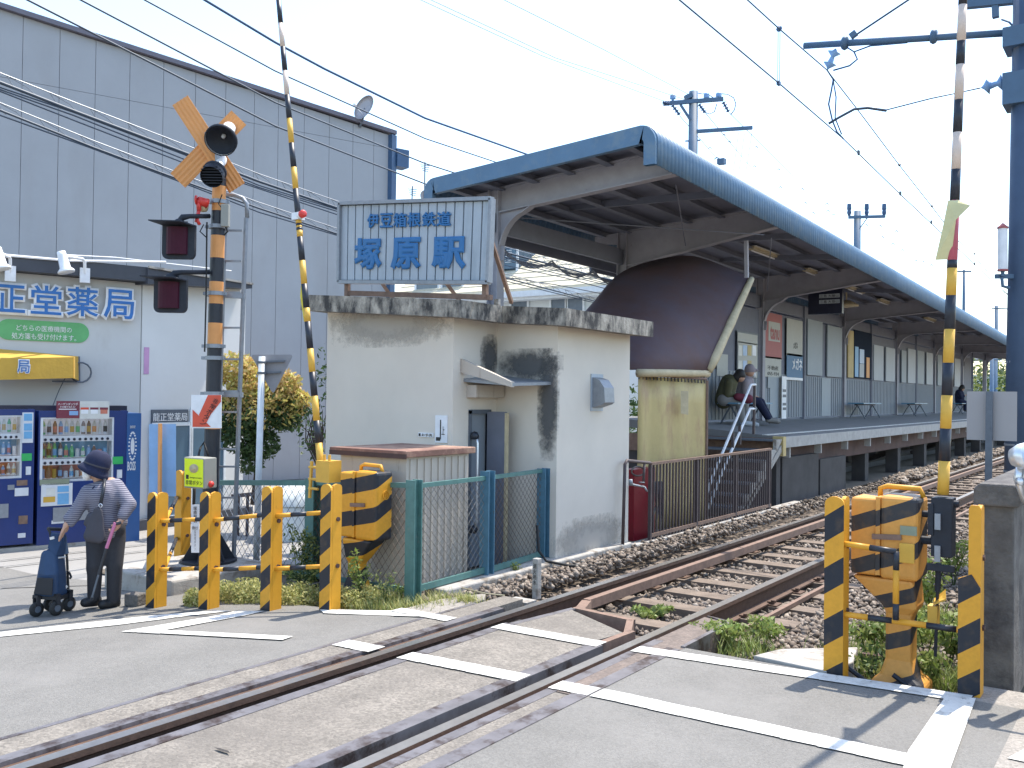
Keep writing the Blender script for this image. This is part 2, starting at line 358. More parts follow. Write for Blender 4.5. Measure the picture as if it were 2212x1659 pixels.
# road edge right of the guard posts (follows the photographed kerb line up to the crossing)
e=[GP(690,1321),GP(800,1321),GP(930,1329),GP(960,1333)]
b.poly([(-6.2,4.9,gz(-6.2)),(-4.325,4.9,0),(-4.325,5.07,0),(-4.6,5.03,gz(-4.6)),(-5.1,4.93,gz(-5.1))]); struct('road_shoulder',b,'asphalt')
b=MB(); b.box((-2.5,-25,-.3),(-.62,5.43,0)); struct('road',b,'asphalt')
b=MB(); b.box((-.62,-25,-.3),(6,5.75,.0)); b.box((-.86,5.0,-.3),(-.62,5.75,-.004)); struct('sidewalk',b,'sidewalk')
# verge on the left of the track
def vz(X): return gz(X)-.05
gsheet('verge',[-6.25,-5.4,-4.9,-4.35],[4.9,5.7],0,'soil',vz)
gsheet('verge',[-6.25,-5.4,-4.9],[5.7,7.5,9],0,'soil',vz)
gsheet('verge',[-9.0,-8,-7,-6.25],[5.2,6.4],.006,'soil',lambda X:gz(X))
gsheet('verge',[-9,-5.1],[9,14,60],-.1,'soil',lambda X:-.05)
b=MB(); b.poly([(-5.5,5.0,-.21),(-.8,5.0,-.21),(-.8,120,-.21),(-5.5,120,-.21)]); struct('ballast_bed',b,'ballast_bed')
b=MB(); b.poly([(-5.5,-60,-.21),(-.8,-60,-.21),(-.8,-4,-.21),(-5.5,-4,-.21)]); struct('ballast_bed',b,'ballast_bed')
# concrete lip left of ballast
b=MB(); b.box((-4.95,5.75,-.3),(-4.72,8.9,.02)); b.box((-4.85,9.0,-.3),(-4.72,14.5,-.02)); o=struct('track_kerb',b,'conc_light'); bev(o,.015)
# ---------------- crossing deck
xg=dict(L0=-4.325,L1=-4.29,L2=-4.105,L3=-4.03,RA=-3.965,RB=-3.895,G0=-3.77,G1=-3.69,G2=-3.03,G3=-2.935,RC=-2.85,RD=-2.78,H1=-2.745,H2=-2.68,H3=-2.59,H4=-2.50)
root=thing('level_crossing_deck','worn concrete crossing panels framed by dark steel edges between and beside the rails','crossing deck',(-3.4,2,0))
ya,yb=-8,5.30
def strip(name,x0,x1,y0,y1,m,z=0,zb=-.2,tap=None):
    q=MB(); q.box((x0,y0,zb),(x1,y1,z)); return part(name,q,m,root)
strip('steel_edge',xg['L0'],xg['L1'],ya,5.6,'steel_edge',.002)
ys=[ya,-5.5,-3,-.6,1.8,4.2]
def panels(x0,x1,yend,zz=0,m='crossing_concrete'):
    yy=[y for y in ys if y<yend-.3]+[yend]
    for i in range(len(yy)-1):
        q=MB(); q.box((x0,yy[i]+.006,-.2),(x1,yy[i+1]-.006,zz+random.uniform(-.002,.002))); part('concrete_panel',q,m,root)
panels(xg['L1']+.001,xg['L2'],5.95)
strip('steel_edge',xg['L2']+.001,xg['L3'],ya,5.6,'steel_edge',.003)
panels(xg['G1'],xg['G2'],4.2)
# last middle panel has a tapered nose with rusty rim
q=MB(); q.prism([(-3.69,4.206,-.2),(-3.03,4.206,-.2),(-3.03,5.28,-.2),(-2.99,5.52,-.2),(-3.66,5.9,-.2),(-3.69,5.55,-.2)],(0,0,.199)); part('concrete_panel',q,'crossing_concrete',root,label='brown ribbed end panel with tapered nose')
q=MB(); 
for a_,c_ in (((-2.985,5.15),(-2.965,5.6)),((-2.975,5.55),(-3.12,5.86)),((-3.10,5.87),(-3.64,5.95))): q.bar((a_[0],a_[1],-.045),(c_[0],c_[1],-.045),.05,.095)
part('panel_rim',q,'rust_light',root)
q=MB(); q.bar((-3.72,5.25,-.05),(-3.63,5.93,-.05),.05,.1); part('panel_rim',q,'steel_edge',root)
strip('steel_edge',xg['G0'],xg['G1']-.001,ya,5.25,'steel_edge',.002)
strip('steel_edge',xg['G2']+.001,xg['G3'],ya,5.15,'steel_edge',.004)
strip('flange_groove',xg['RB']+.002,xg['G0']-.002,ya,5.6,'dark_groove',-.06)
strip('flange_groove',xg['G3']+.002,xg['RC']-.002,ya,5.4,'dark_groove',-.06)
strip('joint_filler',xg['L3']+.001,xg['RA']-.001,ya,5.3,'rail_rust',-.018)
strip('joint_filler',xg['RD']+.001,xg['H1']-.001,ya,5.3,'rail_rust',-.02)
strip('steel_edge',xg['H1'],xg['H2'],ya,5.5,'steel_edge',.001)
panels(xg['H2']+.001,xg['H3'],4.2); 
q=MB(); q.prism([(-2.74,5.5,-.2),(-2.68,4.206,-.2),(-2.59,4.206,-.2),(-2.50,5.4,-.2),(-2.505,6.2,-.2),(-2.74,6.28,-.2)],(0,0,.2)); part('concrete_panel',q,'crossing_plate',root,label='rusty brown end panel beside the right rail')
q=MB(); q.bar((-2.51,5.42,-.04),(-2.525,6.22,-.04),.03,.1); q.bar((-2.72,6.29,-.04),(-2.51,6.22,-.04),.02,.1); part('panel_rim',q,'steel_edge',root)
strip('steel_edge',xg['H3']+.001,xg['H4'],ya,5.36,'steel_edge',.005)
# bright concrete slab left of track at road edge
b=MB(); b.prism([(-4.62,5.08,-.12),(-4.34,5.10,-.12),(-4.34,5.75,-.12),(-4.47,5.95,-.12),(-4.62,5.55,-.12)],(0,0,.115)); solo('concrete_slab',b,'sidewalk','small pale concrete slab in front of the stones at the left rail','slab')
b=MB(); b.box((-4.28,5.96,-.2),(-4.08,6.1,-.03)); struct('crossing_end',b,'conc_light')
# ---------------- rails and sleepers
tr=thing('railway_track','single railway track of two rusty rails on wooden sleepers running past the platform','railway track',(-3.37,6,-.15))
def rail(x,y0,y1,name='rail'):
    prof=[(-.0325,0),(.0325,0),(.034,-.03),(.009,-.045),(.009,-.13),(.06,-.142),(.06,-.155),(-.06,-.155),(-.06,-.142),(-.009,-.13),(-.009,-.045),(-.034,-.03)]
    q=MB(); q.prism([(x+a,y0,z) for a,z in prof],(0,y1-y0,0)); 
    q.m=[1 if f[0:1]==(0,) and len(f)==4 else 0 for f in q.f]
    part(name,q,['rail_rust','rail_head'],tr)
for x in (-3.93,-2.815): rail(x,-40,130)
q=MB(); q.box((-3.9625,-40,.0),(-3.8975,130,.001)); part('rail_head',q,'rail_head',tr)
q=MB(); q.box((-2.8475,-40,.0),(-2.7825,130,.001)); part('rail_head',q,'rail_head',tr)
# guard rail inside left rail with a cut bent end
rail_y=[(-3.775,6.15),(-3.80,6.6)]
q=MB(); q.bar((-3.62,5.98,-.05),(-3.74,6.3,-.05),.075,.06); q.bar((-3.74,6.3,-.05),(-3.77,30,-.05),.06,.075); part('guard_rail',q,'rust_light',tr)
q=MB(); q.bar((-2.58,6.35,-.14),(-2.62,30,-.14),.035,.035); part('cable_trough',q,'rust_light',tr)
sy0=6.45; sp=None
sm=MB(); sm.box((-4.42,-.10,-.31),(-2.32,.10,-.155))
for k in range(88):
    y=sy0+k*.62
    if sp is None:
        me=sm.mesh('sleeper','sleeper_wood',(0,0,0)); sp=me
        tp=MB(); 
        for x in (0,):
            tp.box((x-.13,-.07,-.165),(x+.13,.07,-.15))
            for sx_ in (-.085,.085): tp.tube([(x+sx_,-.03,-.15),(x+sx_,-.03,-.115)],.016,6); tp.box((x+sx_*.75-.025,-.045,-.15),(x+sx_*.75+.025,.045,-.128))
        tpm=tp.mesh('tie_plate','rail_rust',(0,0,0))
    R=rootloc(tr); o=link('sleeper',sp,tr); o.location=(random.uniform(-.03,.03)-R.x,y-R.y,random.uniform(-.012,.006)-R.z); o.rotation_euler=(0,0,random.uniform(-.01,.01))
    if k<45:
        for xr_ in (-3.93,-2.815): o=link('tie_plate',tpm,tr); o.location=(xr_-R.x,y-R.y,-R.z)
# ---------------- ballast stones (one mesh of irregular stones)
def stones(n,gen,s0,s1,name,label,seed=1):
    rs=np.random.RandomState(seed)
    base=np.array([(0,0,1),(0,0,-1),(1,0,0),(-1,0,0),(0,1,0),(0,-1,0),(.7,.7,.5),(-.7,-.6,.5)],float)
    tri=np.array([(0,2,6),(0,6,4),(2,4,6),(0,4,3),(0,3,7),(0,7,5),(3,5,7),(0,5,2),(1,4,2),(1,3,4),(1,5,3),(1,2,5)])
    P=gen(rs,n); n=len(P)
    sc=rs.uniform(s0,s1,(n,1,1))*rs.uniform(.6,1.15,(n,1,3))
    V=base[None]*sc*(1+rs.uniform(-.3,.3,(n,8,3)))
    a=rs.uniform(0,6.28,n); c,s=np.cos(a),np.sin(a); bt=rs.uniform(-.9,.9,n); cb,sb=np.cos(bt),np.sin(bt)
    y=V[:,:,1]*cb[:,None]-V[:,:,2]*sb[:,None]; z=V[:,:,1]*sb[:,None]+V[:,:,2]*cb[:,None]; V[:,:,1]=y; V[:,:,2]=z
    x=V[:,:,0]*c[:,None]-V[:,:,1]*s[:,None]; y=V[:,:,0]*s[:,None]+V[:,:,1]*c[:,None]; V[:,:,0]=x; V[:,:,1]=y
    V+=P[:,None,:]
    F=(tri[None]+np.arange(n)[:,None,None]*8).reshape(-1,3)
    me=bpy.data.meshes.new(name); me.vertices.add(n*8); me.vertices.foreach_set('co',V.reshape(-1)); me.loops.add(len(F)*3); me.loops.foreach_set('vertex_index',F.reshape(-1).astype(np.int32))
    me.polygons.add(len(F)); me.polygons.foreach_set('loop_start',np.arange(len(F),dtype=np.int32)*3); me.polygons.foreach_set('loop_total',np.full(len(F),3,dtype=np.int32)); me.update(calc_edges=True)
    me.materials.append(MT['stones']); o=link(name,me); o['kind']='stuff'; o['label']=label; o['category']='ballast'
def bal_h(x):   # ballast level across the track
    return np.where(np.abs(x+3.37)<1.05,-.215,np.where(x<-4.15,-.075,-.17))
def g1(rs,n):
    x=rs.uniform(-4.78,-1.0,n); y=5.45+rs.exponential(5.5,n); k=(y<22)
    x=x[k];y=y[k]; m=(np.abs(x+3.37)>.95)|(y>6.25); m&=~((x>-4.62)&(x<-4.05)&(y<6.0)); m&=~((x>-2.2)&(y<6.0)); x=x[m];y=y[m]
    ins=(np.abs(x+3.37)<1.05); ph=np.abs(((y-sy0)/.62+.5)%1-.5)*.62; onS=ins&(ph<.115); keep=~(onS&(rs.uniform(0,1,len(x))<.93)); x=x[keep];y=y[keep]
    nr=~((np.abs(x+3.93)<.07)|(np.abs(x+2.815)<.07)); x=x[nr];y=y[nr]
    return np.stack([x,y,bal_h(x)+rs.uniform(-.03,.03,len(x))+rs.uniform(0,.03,len(x))*(x<-4.2)],1)
def g2(rs,n):
    x=rs.uniform(-4.9,-1.0,n); y=rs.uniform(20,70,n)
    ins=(np.abs(x+3.37)<1.05); ph=np.abs(((y-sy0)/.62+.5)%1-.5)*.62; k=~(ins&(ph<.13)); x=x[k];y=y[k]
    nr=~((np.abs(x+3.93)<.1)|(np.abs(x+2.815)<.1)); x=x[nr];y=y[nr]
    return np.stack([x,y,bal_h(x)+rs.uniform(-.03,.02,len(x))],1)
stones(50000,g1,.014,.038,'ballast_stones','brown grey ballast stones around the rails near the crossing',3)
stones(15000,g2,.05,.09,'ballast_stones','distant brown grey ballast stones along the track',4)
# ---------------- painted lines
def quadline(name,pts,dz=.005):
    q=MB(); P=[GP(*p) for p in pts]; q.poly([(p.x,p.y,p.z+dz) for p in P]); struct(name,q,'white_line')
def line3(pts,wd,name='painted_line',dz=.006):
    q=MB(); P=[Vector(p) for p in pts]
    for a,b_ in zip(P[:-1],P[1:]):
        d=(b_-a).normalized(); nrm=Vector((-d.y,d.x,0))*wd/2
        q.add([a-nrm+Vector((0,0,dz)),b_-nrm+Vector((0,0,dz)),b_+nrm+Vector((0,0,dz)),a+nrm+Vector((0,0,dz))],[(0,1,2,3)])
    struct(name,q,'white_line')
# pedestrian lines across the crossing deck: kept off the rails and grooves
def cross_line(yf,wd,segs):
    for (x0,x1) in segs:
        q=MB(); n=10
        for i in range(n):
            xa=x0+(x1-x0)*i/n; xb=x0+(x1-x0)*(i+1)/n; ja,jb=random.uniform(-.004,.004),random.uniform(-.004,.004)
            q.add([(xa,yf(xa)-wd/2+ja,.007),(xb,yf(xb)-wd/2+jb,.007),(xb,yf(xb)+wd/2+jb,.007),(xa,yf(xa)+wd/2+ja,.007)],[(0,1,2,3)])
        struct('painted_line',q,'white_line')
lo=lambda x: 4.17+(x+4.33)*.075 if x<-2.5 else 4.31+(x+2.5)*.02
cross_line(lo,.15,[(-4.28,-3.99),(-3.77,-2.94),(-2.74,-2.505),(-2.49,-.80)])
up=lambda x: 5.13+(x+3.85)*.03 if x<-2.9 else 5.20+(x+2.75)*.12
cross_line(up,.14,[(-3.76,-2.95),(-2.73,-.86)])
cross_line(lambda x:5.06+(x+4.62)*.02,.12,[(-4.62,-4.11)])
# broad white bar at the right edge of the road and its line
quadline('painted_line',[(2045,1504),(2108,1512),(2040,1659+40),(1945,1659+25),(1962,1625)],.009)
quadline('painted_line',[(690,1319),(700,1327),(900,1334),(940,1336),(935,1328),(880,1322)],.009)
# chevrons on the left road
quadline('painted_line',[(0,1367),(0,1377),(250,1352),(405,1332),(500,1321),(470,1320),(330,1331)],.006)
quadline('painted_line',[(262,1366),(345,1371),(350,1364),(530,1331),(570,1322),(510,1321),(470,1331)],.007)
quadline('painted_line',[(345,1363),(300,1368),(610,1385),(633,1377)],.009)
quadline('painted_triangle',[(2176,1640),(2212,1621),(2260,1622),(2260,1652),(2212,1648)],.006)
# expansion joint in road behind the pedestrian
q=MB(); a=GP(0,1272); c=GP(320,1262); q.add([(a.x,a.y,a.z+.004),(c.x,c.y,c.z+.004),(c.x,c.y+.025,c.z+.004),(a.x,a.y+.03,a.z+.004)],[(0,1,2,3)]); struct('road_joint',q,'dark_groove')
for yy in (1208,1222):
    q=MB(); a=GP(-10,yy+4); c=GP(310,yy-32); d=Vector((0,0,.004)); q.add([a+d,c+d,c+Vector((.04,.05,.004)),a+Vector((.04,.05,.004))],[(0,1,2,3)]); struct('gutter_line',q,'asphalt_dark')
# ================================================================ SHED WITH STATION SIGN
XD=-4.83; YC=7.54; XB=-5.56; YA=6.84; XW=-7.28; YE=9.0
shed=thing('concrete_shed','small cream plastered shed with black stained flat roof slab beneath the station name board','shed',(-6,7.9,-.05))
def zr(x): return 2.44-.075*(x-XW)   # roof underside falls to the right
q=MB()
pts=[(XW,YA),(XB,YA),(XB,YC),(XD,YC),(XD,YE),(XW,YE)]
n=len(pts)
for i in range(n):
    (x0,y0),(x1,y1)=pts[i],pts[(i+1)%n]
    if i==1:   # return wall with the door opening
        for (ya_,yb_,za,zb_) in ((y0,7.10,-.2,3),(7.42,y1,-.2,3),(7.10,7.42,1.43,3)):
            q.add([(x0,ya_,za),(x1,yb_,za),(x1,yb_,min(zb_,zr(x1))),(x0,ya_,min(zb_,zr(x0)))],[(0,1,2,3)])
    else: q.add([(x0,y0,-.25),(x1,y1,-.25),(x1,y1,zr(x1)),(x0,y0,zr(x0))],[(0,1,2,3)])
part('wall',q,'plaster',shed)
q=MB(); q.box((XB-.7,7.0,-.2),(XB-.05,7.5,1.6)); part('doorway_shade',q,'vend_dark',shed)  # near-black block standing in for the shade inside the doorway
# roof slab follows the L shape with overhang
o_=.22
R=[(XW-.2,YA-.2),(XB+o_,YA-.2),(XB+o_,YC-.22),(XD+.23,YC-.22),(XD+.23,YE+.1),(XW-.2,YE+.1)]
# fascia corner seen at (1075,655) sits over the return wall
q=MB(); lo_=[Vector((x,y,zr(x)+.0)) for x,y in R]; hi=[Vector((x,y,zr(x)+.165)) for x,y in R]
k=len(R); q.add(lo_+hi,[tuple(range(k)),tuple(range(2*k-1,k-1,-1))]+[(i,i+k,(i+1)%k+k,(i+1)%k) for i in range(k)])
part('roof_slab',q,'slab_stained',shed)
# drain pipe on fascia
q=MB(); p=YP(1073,668,YC-.26); q.box((p.x-.02,p.y-.02,p.z-.13),(p.x+.03,p.y+.02,p.z+.1)); part('drain_spout',q,'conc_light',shed)
# canopy over the door
q=MB()
a=XP(1000,790,XB+.0); a2=XP(1000,816,XB); 
B0=Vector((XB+.01,6.86,1.86)); 
zc=1.76
q.prism([(XB+.003,6.95,1.93),(XB+.003,6.95,1.80),(-4.98,6.98,1.66),(-4.98,6.98,1.71)],(0,.05,0),0)
q.add([(XB,7.0,1.74),(-4.98,7.0,1.70),(-4.90,7.54,1.72),(XB,7.54,1.79),(XB,7.0,1.71),(-4.98,7.0,1.67),(-4.90,7.54,1.69),(XB,7.54,1.76)],[(0,1,2,3),(7,6,5,4),(0,4,5,1),(1,5,6,2)],1)
q.box((XB+.003,7.05,1.56),(XB+.12,7.5,1.68),0)
q.m=[m for m in q.m]
part('door_canopy',q,['beige_paint','galv'],shed)
# mould stain above the canopy: thin irregular film on wall
def blob(cx,cz,rx,rz,f,seed,n=26,thk=.002):
    rs=random.Random(seed); q=MB(); pts=[]
    for i in range(n):
        t=2*math.pi*i/n; r=1+rs.uniform(-.12,.12); pts.append(f(cx+math.cos(t)*rx*r,cz+math.sin(t)*rz*r))
    q.poly(pts); return q
def stainmat(name,col,scale,lo,hi):
    m=bpy.data.materials.new(name); m.use_nodes=True; t=m.node_tree; b=t.nodes['Principled BSDF']; N=t.nodes.new; L=t.links.new
    b.inputs['Base Color'].default_value=(*col,1); b.inputs['Roughness'].default_value=.95
    tc=N('ShaderNodeTexCoord'); vm=N('ShaderNodeVectorMath'); vm.operation='LENGTH'; L(tc.outputs['Object'],vm.inputs[0])
    g=N('ShaderNodeNewGeometry'); nz=N('ShaderNodeTexNoise'); nz.inputs['Scale'].default_value=scale; nz.inputs['Detail'].default_value=8; nz.inputs['Roughness'].default_value=.75; L(g.outputs['Position'],nz.inputs['Vector'])
    ad=N('ShaderNodeMath'); ad.operation='MULTIPLY_ADD'; L(nz.outputs['Fac'],ad.inputs[0]); ad.inputs[1].default_value=1.3; L(vm.outputs['Value'],ad.inputs[2])
    r=N('ShaderNodeMapRange'); r.inputs['From Min'].default_value=hi; r.inputs['From Max'].default_value=lo; L(ad.outputs[0],r.inputs['Value'])
    tp=N('ShaderNodeBsdfTransparent'); mx=N('ShaderNodeMixShader'); L(r.outputs[0],mx.inputs[0]); L(tp.outputs[0],mx.inputs[1]); L(b.outputs[0],mx.inputs[2]); L(mx.outputs[0],t.nodes['Material Output'].inputs['Surface'])
    MT[name]=m
stainmat('mould_film',(.10,.10,.10),18,1.0,1.78)
def stain_plane(name,O,U,V,w_,h_,parent,m='mould_film'):
    # unit square scaled so that object coordinates run -1..1
    me=bpy.data.meshes.new(name); me.from_pydata([(-1,-1,0),(1,-1,0),(1,1,0),(-1,1,0)],[],[(0,1,2,3)]); me.materials.append(MT[m])
    o=bpy.data.objects.new(name,me); COL.objects.link(o); U=Vector(U).normalized(); V=Vector(V).normalized(); N_=U.cross(V)
    mm=Matrix((U*w_/2,V*h_/2,N_)).transposed().to_4x4(); mm.translation=Vector(O)-rootloc(parent); o.parent=parent; o.matrix_local=mm
    return o
stain_plane('mould_stain',((-5.16),YC-.004,1.88),(1,0,0),(0,0,1),.80,.34,shed)
stain_plane('mould_stain',(-4.93,YC-.006,1.5),(1,0,0),(0,0,1),.26,1.1,shed)
stain_plane('mould_stain',(XB+.004,7.42,1.97),(0,1,0),(0,0,1),.34,.45,shed)
stainmat('dirt_film',(.40,.37,.33),9,.95,1.75)
stain_plane('damp_stain',(-4.826,8.2,.12),(0,1,0),(0,0,1),1.5,.5,shed,'dirt_film')
stain_plane('damp_stain',(-6.4,YA-.004,2.3),(1,0,0),(0,0,1),1.7,.5,shed,'dirt_film')
# door leaf standing open, frame, long handle
q=MB(); q.box((XB-.01,7.085,-.1),(XB+.02,7.115,1.43)); q.box((XB-.01,7.40,-.1),(XB+.02,7.43,1.43)); q.box((XB-.01,7.085,1.40),(XB+.02,7.43,1.44)); part('door_frame',q,'galv_dark',shed)
door=MB(); door.bar((XB+.01,7.395,.65),(XB+.42,7.17,.65),1.46,.03,0,up=(1,1.5,0)); 
dp=[XP(1050,893,XB+.05),XP(1078,893,XB+.25)]
q=MB(); q.box((XB+.02,7.36,-.12),(XB+.24,7.39,1.42)); dr=part('door',q,'beam_dark',shed,label='grey metal door standing open')
q=MB(); q.box((XB+.24,7.355,-.12),(XB+.262,7.395,1.41)); part('door_edge',q,'canopy_trim',dr)
q=MB(); q.box((XB-.04,7.13,-.1),(XB-.015,7.38,1.4)); part('inner_panel',q,'wind_low',shed)
q=MB(); q.tube([(XB+.07,7.12,.30),(XB+.09,7.12,.36),(XB+.09,7.12,1.12),(XB+.07,7.12,1.18)],.012,8); q.lathe((XB+.05,7.12,1.19),[(0,-.04),(.04,-.035),(.045,0),(.03,.03),(0,.04)],12,1); q.lathe((XB+.05,7.12,.28),[(0,-.04),(.04,-.035),(.045,0),(.03,.03),(0,.04)],12,1); part('pull_handle',q,['chrome','black'],shed,smooth=True)
# vent hood on the white side
q=MB(); c=XP(1287,848,XD); y0,z0=c.y,c.z
q.prism([(XD+.002,y0-.09,z0-.16),(XD+.002,y0-.09,z0+.16),(XD+.09,y0-.09,z0+.13),(XD+.15,y0-.09,z0+.05),(XD+.16,y0-.09,z0-.10),(XD+.13,y0-.09,z0-.12)],(0,.2,0)); o=part('vent_hood',q,'galv',shed); 
q=MB(); q.box((XD+.001,y0-.11,z0-.19),(XD+.012,y0+.13,z0+.19)); part('vent_flange',q,'panel_tin',shed)
# wire stub on left
# plates on the front wall
def Apl(px,py,off=.0): return YP(px,py,YA-off)
q=MB(); a=Apl(942,897);c=Apl(967,957); q.box((a.x,YA-.012,c.z),(c.x,YA-.002,a.z)); wp=part('notice_plate',q,'sign_white',shed,label='tall white plate with a drawn black bent mark')
q=MB(); zt,zb_=a.z,c.z; hh=zt-zb_; ww=c.x-a.x
q.box((a.x+.42*ww,YA-.015,zb_+.12*hh),(a.x+.50*ww,YA-.0125,zb_+.84*hh)); q.box((a.x+.1*ww,YA-.015,zb_+.07*hh),(a.x+.44*ww,YA-.0125,zb_+.2*hh)); text(q,'上',(a.x+.56*ww,YA-.0125,zb_+.3*hh),(1,0,0),(0,0,1),.25*ww,.3*hh,.003)
part('plate_lettering',q,'text_black',wp)
q=MB(); a=Apl(905,934);c=Apl(937,945); q.box((a.x,YA-.01,c.z),(c.x,YA-.002,a.z)); sp_=part('small_plate',q,'sign_white',shed)
q=MB(); text(q,'お手洗',(a.x+.045,YA-.0105,c.z+.008),(1,0,0),(0,0,1),c.x-a.x-.055,a.z-c.z-.016,.003); q.box((a.x+.008,YA-.0135,c.z+.008),(a.x+.03,YA-.0105,a.z-.008)); part('plate_lettering',q,'text_black',sp_)
# ---------------- station sign
SY=6.9
c00,c10,c11,c01=[YP(*p,SY) for p in ((734,609.5),(1056,610.6),(1063,429),(736,440))]
sg=thing('station_name_board','pale blue ribbed station name board with raised blue lettering on the shed roof','sign board',((c00.x+c10.x)/2,SY,2.55))
def bil(u,v,dy=0):
    p=(c00*(1-u)+c10*u)*(1-v)+(c01*(1-u)+c11*u)*v; return Vector((p.x,SY+dy,p.z))
N=18
for i in range(N):
    u0,u1=i/N+.004,(i+1)/N-.004; q=MB(); 
    vs=[bil(u0,.03,0),bil(u1,.03,0),bil(u1,.97,0),bil(u0,.97,0)]; um=(u0+u1)/2
    q.prism(vs,(0,.02,0)); part('board_strip',q,'panel_tin',sg)
q=MB(); q.prism([bil(.01,.02,.021),bil(.99,.02,.021),bil(.99,.98,.021),bil(.01,.98,.021)],(0,.02,0)); part('backing',q,'fence_blue',sg)
q=MB()
for (a,b_) in (((0,0),(1,0)),((1,0),(1,1)),((1,1),(0,1)),((0,1),(0,0))): q.bar(bil(*a),bil(*b_),.035,.07,0,up=(0,1,0))
part('board_frame',q,'galv',sg)
def sign_char(ch,u0,u1,v0,v1,bold):
    A=bil(u0,v0,-.004); Bp=bil(u1,v0,-.004); T=bil(u0,v1,-.004); q=MB()
    text(q,ch,A,Bp-A,T-A,(Bp-A).length,(T-A).length,.02,bold); part('raised_character',q,'station_blue',sg)
sc=1.475
def cu_(px,py):  # crop px -> u,v on the board
    return (px-240)/(1125-240),1-(py-150)/(632-150)
for ch,x0,x1 in (('伊',420,492),('豆',500,578),('箱',582,660),('根',665,745),('鉄',752,830),('道',835,915)):
    u0,v0=cu_(x0,305);u1,v1=cu_(x1,218); sign_char(ch,u0,u1,v0,v1,.03)
for ch,x0,x1 in (('塚',340,514),('原',570,750),('駅',812,1003)):
    u0,v0=cu_(x0,556);u1,v1=cu_(x1,366); sign_char(ch,u0,u1,v0,v1,.042)
q=MB()
for px in (749,1047): 
    p=YP(px,612,SY+.03); q.box((p.x-.025,SY+.02,2.5),(p.x+.025,SY+.06,p.z+.75))
p=YP(1060,515,SY+.05); e_=YP(1105,650,7.6); q.bar(p,(e_.x,7.6,2.52),.035,.035)
for px in (795,930): 
    p=YP(px,609,SY+.05); q.bar(p+Vector((-.1,0,.3)),(p.x+.12,7.3,2.5),.03,.03)
q.bar((-7.1,SY+.05,2.645),(-5.2,SY+.05,2.50),.05,.05)
part('support_strut',q,'rust_light',sg,label='rusty struts')
# ================================================================ BEIGE METAL CABINET
cb=thing('storage_cabinet','beige metal cabinet with rusty overhanging lid behind the chain link fence','cabinet',(-5.35,5.9,-.05))
YF=5.72; 
xr=YP(878,1000,YF).x; xl=YP(736,1000,YF).x; zt=YP(878,988,YF).z; yb_=XP(1012,1000,xr).y
q=MB(); q.box((xl,YF,-.12),(xr,yb_,zt)); 
part('body',q,'beige_paint',cb)
nr=9
for i in range(nr):
    y=YF+.05+(yb_-YF-.1)*i/(nr-1); q=MB(); q.box((xr,y-.012,-.1),(xr+.012,y+.012,zt-.02)); part('rib',q,'beige_paint',cb)
q=MB(); q.box((xl-.08,YF-.06,zt),(xr+.05,yb_+.04,zt+.055)); o=part('lid',q,'rusty_roof',cb); bev(o,.006)
q=MB(); q.box((xl-.08,YF-.062,zt-.01),(xr+.052,YF-.055,zt+.03)); part('lid_lip',q,'girder',cb)
# ================================================================ FENCES
def chain(mb,A,B_,z0a,z1a,z0b,z1b,s=.052,r=.0022):
    """diamond mesh between two uprights; real crossed wires"""
    A=Vector((A[0],A[1],0)); B_=Vector((B_[0],B_[1],0)); Lh=(B_-A).length; H=(z1a-z0a); U=(B_-A).normalized()
    def pt(u,v):
        t=u/Lh; zz0=z0a+(z0b-z0a)*t; zz1=z1a+(z1b-z1a)*t; p=A+U*u; return Vector((p.x,p.y,zz0+(zz1-zz0)*v/H))
    k=-H
    while k<Lh:
        for sgn in (0,1):
            u0=max(0,k); v0=u0-k; u1=min(Lh,k+H); v1=u1-k
            if u1-u0>.01:
                if sgn: mb.tube([pt(u0,H-v0),pt(u1,H-v1)],r,3,0,False)
                else: mb.tube([pt(u0,v0),pt(u1,v1)],r,3,0,False)
        k+=s*1.414
def fpost(mb,x,y,z0,z1,a=.075):
    t=.012; mb.prism([(x-a/2,y-a/2,z0),(x+a/2,y-a/2,z0),(x+a/2,y-a/2+t,z0),(x+t/2,y-a/2+t,z0),(x+t/2,y+a/2-t,z0),(x+a/2,y+a/2-t,z0),(x+a/2,y+a/2,z0),(x-a/2,y+a/2,z0),(x-a/2,y+a/2-t,z0),(x-t/2,y+a/2-t,z0),(x-t/2,y-a/2+t,z0),(x-a/2,y-a/2+t,z0)],(0,0,z1-z0))
fn=thing('chain_link_fence','weathered chain link fence of green and blue concrete posts before the shed and cabinet','fence',(-4.86,6.5,-.05))
F0=(-4.84,5.49);F1=(-4.87,6.49);F2=(-4.95,7.5)
for (x,y),m,zt_,lb in ((F0,'fence_green',.91,'green post'),(F1,'fence_blue',.92,'blue green post'),(F2,'fence_blue',.88,'blue post against the shed')):
    q=MB(); fpost(q,x,y,-.2,zt_,.095); part('post',q,m,fn,label=lb)
for A_,B2,m in ((F0,F1,'mesh_wire'),(F1,F2,'mesh_rust')):
    q=MB(); chain(q,(A_[0],A_[1]+.05),(B2[0],B2[1]-.05),.06,.84,.08,.84); part('wire_mesh',q,m,fn,kind='stuff')
    q=MB(); q.bar((A_[0],A_[1]+.04,.86),(B2[0],B2[1]-.04,.86),.03,.035); part('top_rail',q,'fence_green',fn)
    q=MB(); q.bar((A_[0],A_[1]+.04,.05),(B2[0],B2[1]-.04,.06),.03,.05); part('bottom_rail',q,'fence_green',fn)
